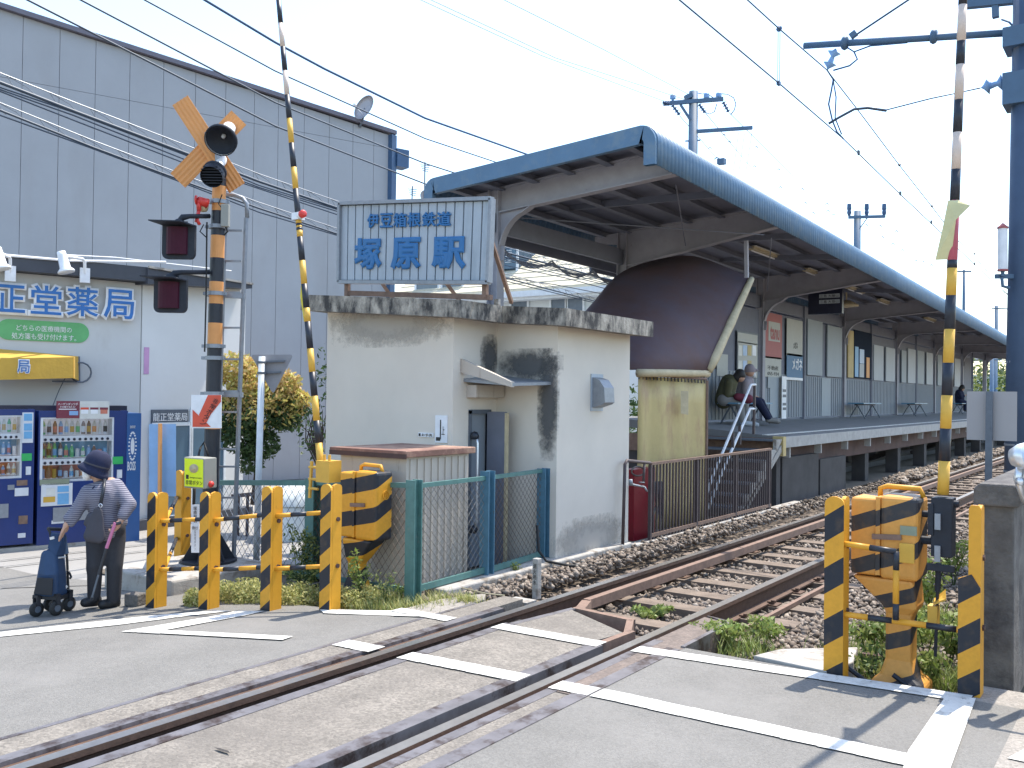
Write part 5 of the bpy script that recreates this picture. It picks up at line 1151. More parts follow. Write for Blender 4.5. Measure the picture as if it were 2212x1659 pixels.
# ================================================================ HOUSE BEHIND THE STATION
HY=24.
hs=thing('white_house','white two storey house with cream tiled roof and dormer seen under the platform roof','house',(-18,26,-.3))
def HP(px,py,dy=0.): return YP(px,py,HY+dy)
def hrect(mb,x0,y0,x1,y1,d0=-.02,d1=.0,mi=0):
    a,b_,c,d=HP(x0,y1,d0),HP(x1,y1,d0),HP(x1,y0,d0),HP(x0,y0,d0); mb.prism([a,b_,c,d],(0,d1-d0,0),mi)
a,c=HP(872,600),HP(1335,600)
q=MB(); ze=HP(1180,636).z; q.box((a.x,HY,-.3),(c.x,HY+7,ze)); part('wall',q,'house_white',hs)
# roof slope rising away
q=MB(); ex0,ex1=a.x-.3,c.x+.3; zr0=ze+.02; 
q.prism([(ex0,HY-.5,zr0),(ex0,HY-.5,zr0+.12),(ex0,HY+4,zr0+3.0),(ex0,HY+4,zr0+2.85)],(ex1-ex0,0,0)); rf=part('roof',q,'roof_tile',hs)
for i in range(13):
    y=HY-.48+i*.34; z=zr0+.125+i*.34*2.88/4.5; q=MB(); q.prism([(ex0,y,z),(ex0,y,z+.035),(ex0,y+.36,z+.235),(ex0,y+.36,z+.2)],(ex1-ex0,0,0)); part('tile_course',q,'roof_tile',rf)
q=MB(); q.box((ex0,HY-.6,ze-.1),(ex1,HY-.48,ze+.08)); q.box((ex0,HY-.48,ze-.18),(ex1,HY-.02,ze-.1)); part('gutter',q,'house_trim',hs)
for (x0,y0,x1,y1,nm) in ((1104,622,1138,672,'w'),(1190,640,1222,690,'w'),(1224,640,1258,690,'w'),(899,600,945,645,'w'),(955,600,997,645,'w')):
    q=MB(); hrect(q,x0,y0,x1,y1,-.03,.02); wn=part('window',q,'win_dark',hs)
    q=MB(); 
    for (p0,p1,p2,p3) in ((x0-4,y0-4,x0,y1+4),(x1,y0-4,x1+4,y1+4),(x0,y0-4,x1,y0),(x0,y1,x1,y1+4)): hrect(q,p0,p1,p2,p3,-.06,-.01)
    part('window_frame',q,'house_trim',wn)
q=MB(); hrect(q,1192,620,1260,634,-.3,0); part('shutter_box',q,'house_trim',hs)
for (x0,x1,y0,y1) in ((1085,1120,538,586),(1296,1330,588,620)):
    q=MB(); a=YP(x0-8,y1+4,HY+.8); c=YP(x1,y0-8,HY+.8); q.box((a.x,HY+.8,a.z),(c.x,HY+3,c.z)); dm=part('dormer',q,'slate',hs)
    q=MB(); a=YP(x0,y1-4,HY+.75); c=YP(x1-6,y0,HY+.75); q.box((a.x,HY+.72,a.z),(c.x,HY+.8,c.z)); part('dormer_window',q,'glass_blue',dm)
    for xx in (x0,x1-4):
        q=MB(); a=YP(xx-1,y1,HY+.7); c=YP(xx+4,y0-4,HY+.7); q.box((a.x,HY+.68,a.z),(c.x,HY+.72,c.z)); part('dormer_post',q,'house_trim',dm)
    for i in range(7):
        y=y0+2+i*4.2; q=MB(); a=YP(x0+6,y+2.4,HY+.7); c=YP(x0+20,y,HY+.7); q.box((a.x,HY+.69,a.z),(c.x,HY+.72,c.z)); part('shutter_slat',q,'house_trim',dm)
# antennas on far roofs
for k,(px,py,pb,lb) in enumerate(((917,350,430,'tall thin tv antenna above the station name board'),(890,402,432,'small tv antenna left of the satellite dish'))):
    at=thing('tv_antenna',lb,'antenna',DP(px,pb,26)); q=MB(); q.tube([DP(px,pb,26),DP(px+1,py,26)],.02,5); part('mast',q,'galv_dark',at)
    for i in range(4):
        q=MB(); q.bar(DP(px-9+i*1.5,py+6+i*4,26),DP(px+11-i,py+8+i*4.2,26),.018,.018); part('element',q,'galv_dark',at)
q=MB(); c=DP(920,423,26); q.lathe(c,[(0,-.05),(.12,-.03),(.17,0),(.12,-.02),(0,-.04)],16,0,(-CF+CR*.4)); solo('satellite_dish',q,'sign_back','small satellite dish just above the station name board','satellite dish')
# ================================================================ PLATFORM
XE=-5.05; XWL=-7.0; PY0=14.54; PY1=58.
def ptz(x): return .97+(XE-x)*.08
pf=thing('station_platform','raised grey platform on dark columns beside the track','platform',(-6.3,14.5,0))
q=MB()
for i in range(11):
    y0=PY0+i*4; y1=min(y0+4,PY1); q=MB(); q.prism([(XE,y0+.004,ptz(XE)-.001),(XE-.001,y0+.004,ptz(XE)-.14),(-8.2,y0+.004,ptz(-8.2)-.14),(-8.2,y0+.004,ptz(-8.2))],(0,y1-y0-.008,0)); part('deck_slab',q,'plat_top',pf)
    q=MB(); q.box((XE-.02,y0+.004,ptz(XE)-.17),(XE+.03,y1-.004,ptz(XE)+.004)); part('edge_beam',q,'plat_edge',pf)
    q=MB(); q.box((XE-.33,y0,ptz(XE)+.022),(XE-.24,y1-.01,ptz(XE)+.034)); part('edge_line',q,'white_line',pf)
q=MB(); q.box((XE-.14,PY0-.05,ptz(XE)-.30),(XE+.035,PY0+.08,ptz(XE)+.01)); part('yellow_corner',q,'tarp',pf)
q=MB(); q.box((-8.2,PY0-.02,ptz(XE)-.32),(XE-.14,PY0+.01,ptz(XE)-.02)); part('end_beam',q,'rust_light',pf)
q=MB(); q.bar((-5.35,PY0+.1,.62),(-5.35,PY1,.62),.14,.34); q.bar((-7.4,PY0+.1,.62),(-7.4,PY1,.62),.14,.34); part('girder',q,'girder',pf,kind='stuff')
for i in range(27):
    y=PY0+.35+i*1.65
    if i<14:
        q=MB(); q.box((XE-.12,y,ptz(XE)-.34),(XE+.0,y+.05,ptz(XE)-.17)); part('edge_bracket',q,'plat_edge',pf)
for i in range(15):
    y=PY0+.25+i*2.9
    for x in (-5.45,-7.4):
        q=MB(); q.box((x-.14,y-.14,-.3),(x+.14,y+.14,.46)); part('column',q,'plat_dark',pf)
    if i in (1,3,5,8):
        q=MB(); q.bar((-5.5,y,.35),(-6.4,y+.6,.0),.1,.1); part('brace',q,'plat_dark',pf)
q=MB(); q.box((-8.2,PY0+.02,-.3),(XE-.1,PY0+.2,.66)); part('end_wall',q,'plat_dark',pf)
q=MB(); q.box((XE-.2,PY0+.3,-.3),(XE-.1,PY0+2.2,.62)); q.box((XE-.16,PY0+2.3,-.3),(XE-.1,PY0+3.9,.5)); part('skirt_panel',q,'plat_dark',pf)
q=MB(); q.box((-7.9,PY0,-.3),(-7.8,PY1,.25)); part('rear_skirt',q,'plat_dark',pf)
# steps
stp=thing('platform_stairs','steep steel stairs with sawtooth side rising to the platform end behind the bar railing','stairs',(-5.7,12.7,-.1))
nS=7; ys0,ys1=12.75,14.5
for i in range(nS):
    y=ys0+(ys1-ys0)*i/nS; z=-.12+(i+1)*1.08/nS-.02
    q=MB(); q.box((-6.5,y,z-.03),(-5.1,y+.30,z)); part('tread',q,'galv_dark',stp)
    q=MB(); q.prism([(-5.09,y-.02,z-.21),(-5.09,y-.02,z+.0),(-5.09,y+.27,z+.0)],(.05,0,0)); part('sawtooth',q,'conc_light',stp)
q=MB(); q.bar((-5.065,ys0-.1,-.2),(-5.065,ys1,.80),.05,.10,0); part('stringer',q,'conc_light',stp); q=MB(); q.bar((-6.52,ys0-.1,-.2),(-6.52,ys1,.80),.05,.15); part('stringer',q,'conc_light',stp)
# white handrails
def XR(px,py): return XP(px,py,-5.3)
hr=thing('stair_handrail','white double handrail beside the platform stairs','handrail',(-5.3,13,.2))
for pts in (((1632,831),(1622,831),(1562,975),(1543,1020),(1520,1085)),((1630,883),(1620,883),(1582,970),(1560,1020),(1530,1100))):
    q=MB(); q.tube([XP(x,y,-5.3) for x,y in pts],.02,8); part('rail',q,'sign_white',hr,smooth=True)
for (a,b_) in (((1630,833),(1628,938)),((1583,935),(1583,975)),((1598,920),(1598,960))):
    q=MB(); q.bar(XP(*a,-5.3),XP(*b_,-5.3),.035,.035); part('upright',q,'bar_brown',hr)
# rear wind wall
def XW_(px): return XP(px,800,XWL).y
ww=thing('platform_windbreak','long grey panelled windbreak wall with white boards along the back of the platform','windbreak',(XWL,20,1.1))
zb=ptz(XWL)
def wpan(y0,y1,z0,z1,m,nm,d=.0,lab=None):
    q=MB(); q.box((XWL-.03+d,y0,z0),(XWL+.0+d,y1,z1)); return part(nm,q,m,ww,label=lab)
ys_=[12.9,15.9,18.83,21.59,24.78,27.54,30.49,33.26,36.17,38.9,41.6,44.1]
for i in range(len(ys_)-1):
    y0,y1=ys_[i]+.13,ys_[i+1]-.1
    if y0<14.6: y0=14.6
    wpan(y0,y1,zb+.04,zb+1.0,'wind_low','lower_panel')
    wpan(y0,y1,zb+.995,zb+2.31,'beam_dark','upper_panel',-.024)
    n_=int((y1-y0)/.16)
    q=MB()
    for k in range(n_): yy=y0+(k+.5)*(y1-y0)/n_; q.box((XWL,yy-.012,zb+.05),(XWL+.012,yy+.012,zb+.99))
    part('corrugation',q,'wind_low',ww,kind='stuff')
for y0,y1,m in ((19.3,20.0,'wind_white'),(22.9,23.6,'wind_white')): wpan(y0,y1,zb+.05,zb+.98,'wind_panel','repair_sheet',.02)
# boards: measured from the photo (px left, px right, top, bottom, material)
def pxl(x4): return (3100+x4/1.843)*.54
for x0,x1,zt_,m in ((232,340,2.30,'wind_panel'),(378,484,2.26,'wind_panel'),(722,792,2.0,'wind_white'),(812,878,2.0,'wind_white'),(928,962,2.0,'wind_panel'),(975,1030,2.1,'wind_white'),(1046,1093,2.1,'wind_panel'),(1112,1158,2.1,'wind_white'),(1195,1226,2.1,'wind_panel'),(1240,1300,2.1,'wind_panel'),(1320,1362,2.1,'wind_white')):
    y0,y1=XW_(pxl(x0)),XW_(pxl(x1)); wpan(y0,y1,zb+1.03,zb+zt_+.05,m,'white_board',.03)
# dark notice bay with posters
mk('dull_navy',(.02,.03,.05),.95,spec=.1)
y0,y1=XW_(pxl(575)),XW_(pxl(705)); wpan(y0,y1,zb+1.05,zb+2.35,'dull_navy','notice_board',.034)
for x0,x1,za,zb2,m in ((578,603,1.08,1.9,'disp_blue'),(612,645,1.46,1.85,'film_blue'),(612,645,1.08,1.45,'wind_white'),(663,686,1.08,1.65,'orange')):
    wpan(XW_(pxl(x0)),XW_(pxl(x1)),zb+za,zb+zb2,m,'poster',.045)
wpan(XW_(pxl(530)),XW_(pxl(570)),zb+1.05,zb+2.3,'tarp','yellow_board',.035)
# red and white tall poster, spectacles style poster, timetable board
y0,y1=XW_((2850+705/3.318)*.54),XW_((2850+922/3.318)*.54)
def wz(py,px): return XP(px,py,XWL).z
def c7(x,y): return ((2850+x/3.318)*.54,(1250+y/3.318)*.54)
def wrect(x0,y0,x1,y1,m,nm,d,par=None):
    a=XP(*c7(x0,y1),XWL+d); c=XP(*c7(x1,y0),XWL+d); q=MB(); q.box((XWL+d-.008,a.y,a.z),(XWL+d,c.y,c.z)); return part(nm,q,m,par or ww),a,c
r,_,_=wrect(700,40,925,600,'red_panel' if False else 'arrow_red2','red_poster',.03) if False else (None,0,0)
mk('dull_red',(.36,.10,.10),.6,var=.05); mk('dull_pale',(.42,.42,.38),.6,var=.05); mk('dull_blue',(.06,.16,.28),.6,var=.05)
def wtext(s,x0,y0,x1,y1,d,m,par,bold=0):
    a=XP(*c7(x0,y1),XWL+d); b_=XP(*c7(x1,y1),XWL+d); c=XP(*c7(x0,y0),XWL+d); q=MB(); text(q,s,a,(0,1,0),(0,0,1),b_.y-a.y,c.z-a.z,.003,bold); part('lettering',q,m,par)
r,_,_=wrect(700,40,925,600,'dull_red','red_poster',.03); wrect(745,145,900,372,'dull_pale','poster_print',.034,r); wtext('tanu',765,175,890,355,.036,'dull_red',r,.03)
r,_,_=wrect(700,602,915,850,'dull_pale','pale_poster',.03); wtext('不動産',730,700,875,760,.032,'text_black',r); wtext('055-934',730,785,880,830,.032,'text_black',r)
r,_,_=wrect(985,120,1198,565,'dull_pale','pale_poster',.03); wtext('メガネ',1075,390,1130,480,.032,'text_black',r); r,_,_=wrect(985,565,1198,870,'dull_blue','blue_poster',.03); wtext('メガネ',1060,600,1190,760,.034,'sign_white',r,.02); wrect(985,872,1200,892,'sign_white','poster_sill',.05)
r,_,_=wrect(322,280,606,860,'galv_dark','notice_case',.02); wrect(335,305,598,395,'dull_pale','case_header',.03,r); r2,_,_=wrect(335,420,598,850,'dull_pale','notice_sheet',.03,r)
for i in range(7): wrect(345+(i%4)*62,440+(i//4)*200,395+(i%4)*62,600+(i//4)*200-30,['poster_pale','film_blue','tarp','sign_white'][i%4],'notice_print',.034,r)
r,_,_=wrect(60,560,205,840,'dull_pale','pale_poster',.02); wrect(735,852,915,1000,'wind_panel','lower_board',.026); wrect(920,850,985,1410,'sign_white','narrow_sign',.10)
for y in (1020,1090,1200,1260): wrect(935,y,978,y+35,'galv_dark','narrow_print',.104)
# gap of light under the eave
# posts and frames of the roof
rfm=thing('platform_roof','long platform canopy with blue grey corrugated sheets on steel cantilever frames','platform roof',(-6,20,3.5))
def RE(Y): return (-4.5-.009*(Y-9.4), 4.07-.0185*(Y-9.4))      # right lower edge
def LE(Y): return (-7.75, 4.02-.006*(Y-9.0))                     # left lower edge
def prof(Y):
    xr,zr_=RE(Y); xl_,zl_=LE(Y)
    pts=[(xl_,zl_-.02)]
    for k in range(6): a=math.pi-k*math.pi/2/5*.95; pts.append((xl_+.16+.16*math.cos(a),zl_+.13+.17*math.sin(a)))
    for k in range(8): a=math.pi/2-.1-k*(math.pi/2-.1)/7; pts.append((xr-.20+.20*math.cos(a),zr_+.24+.20*math.sin(a)))
    pts.append((xr,zr_)); return pts
# corrugated skin: ribs every 7.6 cm near, coarser further on
Y=8.95; rows=[]; k=0
while Y<48.6:
    pr_=.095 if Y<20 else .14; rows.append((Y,k%4)); Y+=pr_/4; k+=1
q=MB(); nP=len(prof(9)); V=[];F=[]
for (Y,o2) in rows:
    P=prof(Y); 
    for i,(x,z) in enumerate(P):
        a=P[max(i-1,0)]; c=P[min(i+1,len(P)-1)]; tx,tz=c[0]-a[0],c[1]-a[1]; L_=math.hypot(tx,tz); nx,nz_=-tz/L_,tx/L_
        d=(.013,0,-.013,0)[o2]
        V.append((x+nx*d,Y,z+nz_*d))
for j in range(len(rows)-1):
    for i in range(nP-1): F.append((j*nP+i,j*nP+i+1,(j+1)*nP+i+1,(j+1)*nP+i))
q.add(V,F); me=q.mesh('roof_sheeting','roof_blue',rootloc(rfm)); o=link('roof_sheeting',me,rfm); s_=o.modifiers.new('t','SOLIDIFY'); s_.thickness=.015; s_.offset=-1
me.polygons.foreach_set('use_smooth',[True]*len(me.polygons))
# flat under-lining a little lower
q=MB()
for j in range(20):
    ya_,yb_=9.1+j*2,9.1+(j+1)*2
    A_,B2=LE(ya_),RE(ya_); C2,D2=LE(yb_),RE(yb_)
    q.add([(A_[0]+.16,ya_,A_[1]+.22),(B2[0]-.2,ya_,B2[1]+.36),(D2[0]-.2,yb_,D2[1]+.36),(C2[0]+.16,yb_,C2[1]+.22)],[(0,1,2,3)])
part('ceiling_lining',q,'roof_under',rfm)
# front verge trim
q=MB(); P=prof(8.95); P=[(P[0][0],P[0][1]-.0)]+P[1:]; cxm=(P[0][0]+P[-1][0])/2
inn=[]
for i,(x,z) in enumerate(P):
    a=P[max(i-1,0)]; c=P[min(i+1,len(P)-1)]; tx,tz=c[0]-a[0],c[1]-a[1]; L_=math.hypot(tx,tz); nx,nz_=-tz/L_,tx/L_; w_=.20 if 3<i<len(P)-6 else .14; inn.append((x-nx*w_,z-nz_*w_))
n=len(P); V=[(x,8.90,z) for x,z in P]+[(x,8.90,z) for x,z in inn]+[(x,8.97,z) for x,z in P]+[(x,8.97,z) for x,z in inn]
F=[(i,i+1,n+i+1,n+i) for i in range(n-1)]+[(2*n+i,2*n+i+1,3*n+i+1,3*n+i) for i in range(n-1)]+[(i,i+1,2*n+i+1,2*n+i) for i in range(n-1)]+[(n+i,n+i+1,3*n+i+1,3*n+i) for i in range(n-1)]
q.add(V,F); part('verge_trim',q,'roof_blue',rfm)
# purlins running along the roof
for t in (.06,.22,.40,.58,.76,.93):
    q=MB(); Yp=9.02
    pr=[]
    for Yp in (9.02,48.3):
        a,c=LE(Yp),RE(Yp); x=a[0]+.16+(c[0]-.2-a[0]-.16)*t; z=a[1]+.22+(c[1]+.36-a[1]-.22)*t-.05; pr.append(Vector((x,Yp,z)))
    q.bar(pr[0],pr[1],.05,.08); q.bar(pr[0]+Vector((.03,0,-.045)),pr[1]+Vector((.03,0,-.045)),.10,.012); part('purlin',q,'beam_dark',rfm)
# frames
def frame(Y,main):
    a,c=LE(Y),RE(Y); xp=XWL-.02
    zl_=a[1]+.10; zr_=c[1]+.02
    def zc(x): return zl_+(x-a[0])/(c[0]-a[0])*(zr_-zl_)     # bottom flange line
    q=MB(); d=.13 if main else .05
    dpt=.21
    zt_=lambda x: zc(x)+(.25 if main else .14)
    x0,x1=a[0]+.2,c[0]-.015
    if not main:
        q.bar((x0,Y,zc(x0)+.17),(x1,Y,zc(x1)+.12),.05,.09); part('light_rafter',q,'beam_dark',rfm); return
    ztL=lambda x: a[1]+.14+(x-a[0])/(c[0]-a[0])*(c[1]+.30-a[1]-.14)
    zbL=lambda x: (3.74 if x<-6.6 else 3.74+(x+6.6)/(c[0]+6.6)*(c[1]+.01-3.74)) if x<-6.6 else 3.74+(x+6.6)/(c[0]+6.6)*(c[1]+.01-3.74)
    # web
    xs2=[xp+.1,-6.2,-5.4,x1]
    zb0=YP(1073,461,9.45).z if Y<10 else 3.62+ (.0 if Y<14 else 0)
    zb_=lambda x: zb0+(x-xp)/(x1-xp)*(c[1]+.015-zb0)
    q.prism([(xp,Y-.006,zb_(xp)),(x1,Y-.006,zb_(x1)),(x1,Y-.006,ztL(x1)),(xp,Y-.006,ztL(xp)-.0)],(0,.012,0))
    q.bar((xp+.05,Y,zb_(xp+.05)),(x1,Y,zb_(x1)),.13,.016); q.bar((xp,Y,ztL(xp)),(x1,Y,ztL(x1)),.13,.016)
    q.prism([(x0,Y-.006,ztL(x0)-.12),(xp,Y-.006,ztL(xp)-.2),(xp,Y-.006,ztL(xp)),(x0,Y-.006,ztL(x0))],(0,.012,0))
    bm_=part('cantilever_beam',q,'steel_beam',rfm)
    # knee gusset
    q=MB(); kx=.5; pts=[(xp+.07,Y-.008,zb_(xp)),(xp+.07+kx,Y-.008,zb_(xp+kx)+.01)]
    for k in range(1,7):
        t=k/7; px_=xp+.07+kx*(1-t)**1.8; pz_=zb_(xp)-.55*t**1.8; pts.append((px_,Y-.008,pz_))
    pts.append((xp+.07,Y-.008,zb_(xp)-.6)); q.prism(pts,(0,.016,0))
    for (a1,a2) in zip(pts[1:-1],pts[2:]): q.bar((a1[0],Y,a1[2]),(a2[0],Y,a2[2]),.11,.014)
    part('knee_gusset',q,'steel_beam',rfm)
    zf=-.2 if Y<14 else ptz(XWL)
    q=MB(); q.box((xp-.075,Y-.010,zf),(xp+.075,Y+.010,ztL(xp)-.01)); q.box((xp-.085,Y-.075,zf),(xp-.073,Y+.075,ztL(xp)-.01)); q.box((xp+.065,Y-.075,zf),(xp+.077,Y+.075,ztL(xp)-.02)); part('column',q,'steel_beam',rfm)
for Y in (9.47,12.85,18.83,24.78,30.49,36.17,41.63,47.5): frame(Y,True)
for Y in (11.1,14.3,16.5,21.7,27.6,33.2,39,44): frame(Y,False)
for Y in (15.9,21.59,27.54,33.26,38.9,44.1):
    q=MB(); q.box((XWL-.08,Y-.05,ptz(XWL)),(XWL+.03,Y+.05,3.75)); part('wall_post',q,'beam_dark',rfm)
q=MB(); q.box((XWL-.085,13,3.49),(XWL-.015,48,3.74)); part('eave_beam',q,'beam_dark',rfm); q=MB(); q.box((XWL-.08,8.9,3.66),(XWL-.02,13,3.9)); part('eave_beam',q,'beam_dark',rfm)
a,c=XP(1094,531.6,-7.45),XP(1094,497,-7.45); a2,c2=XP(1337,591.7,-7.45),XP(1337,555,-7.45); q=MB(); q.add([(-7.45,8.9,a.z+(a.z-a2.z)/(a2.y-a.y)*(a.y-8.9)),a2,c2,(-7.45,8.9,c.z+(c.z-c2.z)/(c2.y-c.y)*(c.y-8.9))],[(0,1,2,3)]); o=part('hanging_board',q,'beam_dark',rfm); o.modifiers.new('t','SOLIDIFY').thickness=.03
q=MB(); q.box((-7.74,13.0,3.62),(-7.70,48,3.98)); part('rear_fascia',q,'beam_dark',rfm)
for (Y0,Y1) in ((14.6,48),):
    pass
# cables strung below the rear edge
q=MB()
for off,sg in ((0,.10),(.03,.16),(-.03,.05)):
    pts=[]
    for k in range(25): t=k/24; pts.append((XWL+.1,9.5+t*3.3,3.40+off-.2*t*0-sg*abs(math.sin(t*math.pi*3))))
    q.tube(pts,.011,5)
part('cable_loom',q,'beam_dark',rfm)
# bracing rods
q=MB(); a,c=XP(1460,400,-4.8),XP(1408,497,-5.9); q.tube([a,(-5.9,12.7,3.85)],.008,5); q.tube([(-6.8,9.6,3.85),(-4.7,12.7,3.9)],.008,5); q.tube([(-4.7,13,3.9),(-6.8,18.6,3.8)],.008,5); part('bracing_rod',q,'beam_dark',rfm)
# fluorescent fittings
fl=[]
for i,(x,y) in enumerate((((3000+150/2.765)*.54,(900+318/2.765)*.54),((3000+720/2.765)*.54,(900+545/2.765)*.54),((3000+1165/2.765)*.54,(900+728/2.765)*.54),((3000+1490/2.765)*.54,(900+862/2.765)*.54),((3000+1765/2.765)*.54,(900+968/2.765)*.54),((3000+1990/2.765)*.54,(900+1055/2.765)*.54))):
    p=XP(x,y,-5.9)
    if i==0:
        lt=thing('fluorescent_fitting','pale fluorescent fitting nearest the stairs under the platform roof','lamp',p,'fluorescent fittings under the platform roof'); l0=p
        q=MB(); q.box((p.x-.06,p.y-.62,p.z),(p.x+.06,p.y+.62,p.z+.05)); part('housing',q,'canopy_trim',lt); q=MB(); q.box((p.x-.09,p.y-.6,p.z+.05),(p.x+.09,p.y+.6,p.z+.06)); part('reflector',q,'poster_pale',lt); q=MB(); q.tube([(p.x,p.y-.55,p.z-.02),(p.x,p.y+.55,p.z-.02)],.015,8); part('tube',q,'sign_white',lt); l0=lt
    else: copy_tree(l0,label=['','second','third','fourth','fifth','sixth'][i]+' pale fluorescent fitting from the stairs under the platform roof',loc=p)
# hanging dark display and round lamp
q=MB(); p=XP((3000+840/2.765)*.54,(900+800/2.765)*.54,-5.9); q.box((p.x-.35,p.y-.06,p.z-.35),(p.x+.35,p.y+.06,p.z+.32)); ds=thing('hanging_display','dark hanging platform display with two pale text rows','display',p); part('case',q,'vend_dark',ds)
for zz in (.02,-.1):
    q=MB(); q.box((p.x-.12,p.y-.065,p.z+zz-.04),(p.x+.3,p.y-.061,p.z+zz+.04)); part('text_row',q,'wind_white',ds)
    q=MB(); text(q,'三島 大雄山',(p.x-.10,p.y-.068,p.z+zz-.03),(1,0,0),(0,0,1),.38,.06,.002); part('lettering',q,'text_black',ds)
q=MB(); q.bar((p.x-.3,p.y,p.z+.3),(p.x-.3,p.y,p.z+.75),.04,.04); q.bar((p.x+.3,p.y,p.z+.3),(p.x+.3,p.y,p.z+.75),.04,.04); part('hanger',q,'galv_dark',ds)
p=XP((3000+1065/2.765)*.54,(900+890/2.765)*.54,-6.2); q=MB(); q.lathe(p,[(0,.12),(.1,.11),(.26,.02),(.28,-.02),(.2,-.03),(0,-.06)],20); q.tube([(p.x,p.y,p.z+.1),(p.x,p.y,p.z+.6)],.02,6); solo('round_lamp',q,'canopy_trim','round dish lamp hanging beside the dark platform display','lamp',smooth=True)
# ---------------- benches
def bench(x,y,label,first=None):
    if first: return copy_tree(first,label=label,loc=(x,y,ptz(x)))
    t=thing('bench',label,'bench',(x,y,ptz(x)),'platform benches'); z=ptz(x)
    for k in range(3): q=MB(); q.box((x-.2,y-.9+k*.61,z+.38),(x+.2,y-.9+k*.61+.58,z+.41)); part('seat',q,'bench_blue',t)
    q=MB(); q.box((x-.03,y-.9,z+.345),(x+.03,y+.9,z+.378)); part('beam',q,'black_metal',t)
    for yy in (-.75,.75):
        for s_ in (-1,1): q=MB(); q.bar((x,y+yy,z+.35),(x+s_*.2,y+yy,z),.025,.025); part('leg',q,'galv_dark',t)
    return t
bx=-6.62
b0=bench(bx,XP(1585,870,bx).y+.6,'bench under the two people seated at the near end of the platform')
for px,lb in ((pxl(665),'empty bench left of the dark notice board'),(pxl(1030),'empty bench in the middle of the platform'),(pxl(1370),'far bench with the person in dark clothes')): bench(bx,XP(px,870,bx).y,lb,b0)
# ================================================================ STAIR CANOPY, TARP, BAR RAILING
cp=thing('entrance_canopy','dark brown curved sheet canopy with dirty cream edge above the station stairs','canopy',(-5.8,11.5,2.5))
# lower edge polyline and upper arc, 3-D surface bulging
low=[YP(x,y,YY) for x,y,YY in ((1200,800,10.0),(1290,800,10.0),(1378,799,10.0),(1455,799,10.6),(1530,801,11.5))]
up_=[YP(x,y,YY) for x,y,YY in ((1278,668,11.2),(1330,600,11.8),(1400,568,12.5),(1500,556,12.9),(1622,603,13.0))]
q=MB(); nU,nV=16,8; V=[];F=[]
def lerp_pl(P,t):
    t*=len(P)-1; i=min(int(t),len(P)-2); f=t-i
    p0=P[max(i-1,0)];p1=P[i];p2=P[i+1];p3=P[min(i+2,len(P)-1)]
    return .5*((2*p1)+(p2-p0)*f+(2*p0-5*p1+4*p2-p3)*f*f+(3*p1-p0-3*p2+p3)*f**3)
for j in range(nV+1):
    for i in range(nU+1):
        a=lerp_pl(low,i/nU); c=lerp_pl(up_,i/nU); t=j/nV; p=a.lerp(c,t)+Vector((0,-.35,.05))*math.sin(math.pi*t)*.6*(1-(i/nU)**3); V.append(p)
for j in range(nV):
    for i in range(nU): k=j*(nU+1)+i; F.append((k,k+1,k+nU+2,k+nU+1))
q.add(V,F); o=part('sheet',q,'brown_canopy',cp,smooth=True); s_=o.modifiers.new('t','SOLIDIFY'); s_.thickness=.02
for i in (3,6,9,12): q=MB(); q.tube([V[j*(nU+1)+i]+Vector((0,-.004,.0)) for j in range(nV+1)],.008,5); part('seam',q,'bar_brown',cp)
q=MB(); q.tube([V[j*(nU+1)+nU] +Vector((.02,-.03,0)) for j in range(nV+1)],[.05,.07,.065,.06,.065,.055,.055,.05,.045],8); q.tube([p+Vector((0,-.02,-.04)) for p in V[8:nU+1]],.05,8); part('cream_edge',q,'canopy_trim',cp,smooth=True)
q=MB(); q.bar(XP(1612,520,-5.0),XP(1613,600,-5.0),.05,.05); part('hanger',q,'steel_beam',cp)
tp_=thing('yellow_tarp_screen','stained yellow tarpaulin screen laced below the brown stair canopy','tarpaulin',(-5.4,10,0))
q=MB(); A_=YP(1378,812,10.0); B2=YP(1527,822,11.4); n_=14; V=[];F=[]
rsx=random.Random(2)
for i in range(n_+1):
    t=i/n_; p=A_.lerp(B2,t); w_=.008*math.sin(t*23)+rsx.uniform(-.012,.012)
    for k in range(7): z=p.z+(.0-p.z-.05)*k/6; V.append((p.x+w_,p.y-w_*(.5+k*.1),z))
for i in range(n_):
    for k in range(6): a=i*7+k; F.append((a,a+1,a+8,a+7))
q.add(V,F); o=part('sheet',q,'tarp',tp_,smooth=True); s_=o.modifiers.new('t','SOLIDIFY'); s_.thickness=.006
q=MB(); q.tube([A_+Vector((0,-.02,.02)),B2+Vector((0,-.02,.02))],.018,6); q.tube([B2,Vector((B2.x,B2.y,0))],.022,6); part('lacing_pole',q,'rust_light',tp_)
for i in range(20):
    t=(i+.5)/20; p=A_.lerp(B2,t); q=MB(); q.bar(p+Vector((0,-.035,.05)),p+Vector((.01,-.035,-.04)),.014,.014); part('lace',q,'old_conc',tp_)
q=MB(); a=YP(1487,845,10.9)+Vector((0,-.22,0)); q.prism([a,a+Vector((.06,.09,0)),a+Vector((.06,.09,-.3)),a+Vector((0,0,-.28))],(0,.004,0)); part('taped_patch',q,'canopy_trim',tp_)
# bar railing
XF=-4.76
br=thing('bar_railing','brown vertical bar railing between the ballast and the platform stairs','railing',(XF,11,0))
tops_=[XP(1405,1002,XF),XP(1665,970,XF)]
q=MB(); q.bar(tops_[0],tops_[1],.04,.03); q.bar((XF,tops_[0].y,.03),(XF,tops_[1].y,.03),.03,.04); part('top_rail',q,'rust_light',br)
nb_=46
for i in range(nb_+1):
    t=i/nb_; p=tops_[0].lerp(tops_[1],t); q=MB(); w_=.035 if i%15==0 else .017; q.box((XF-w_/2,p.y-w_/2,-.2),(XF+w_/2,p.y+w_/2,p.z-.01)); part('bar',q,'bar_brown',br)
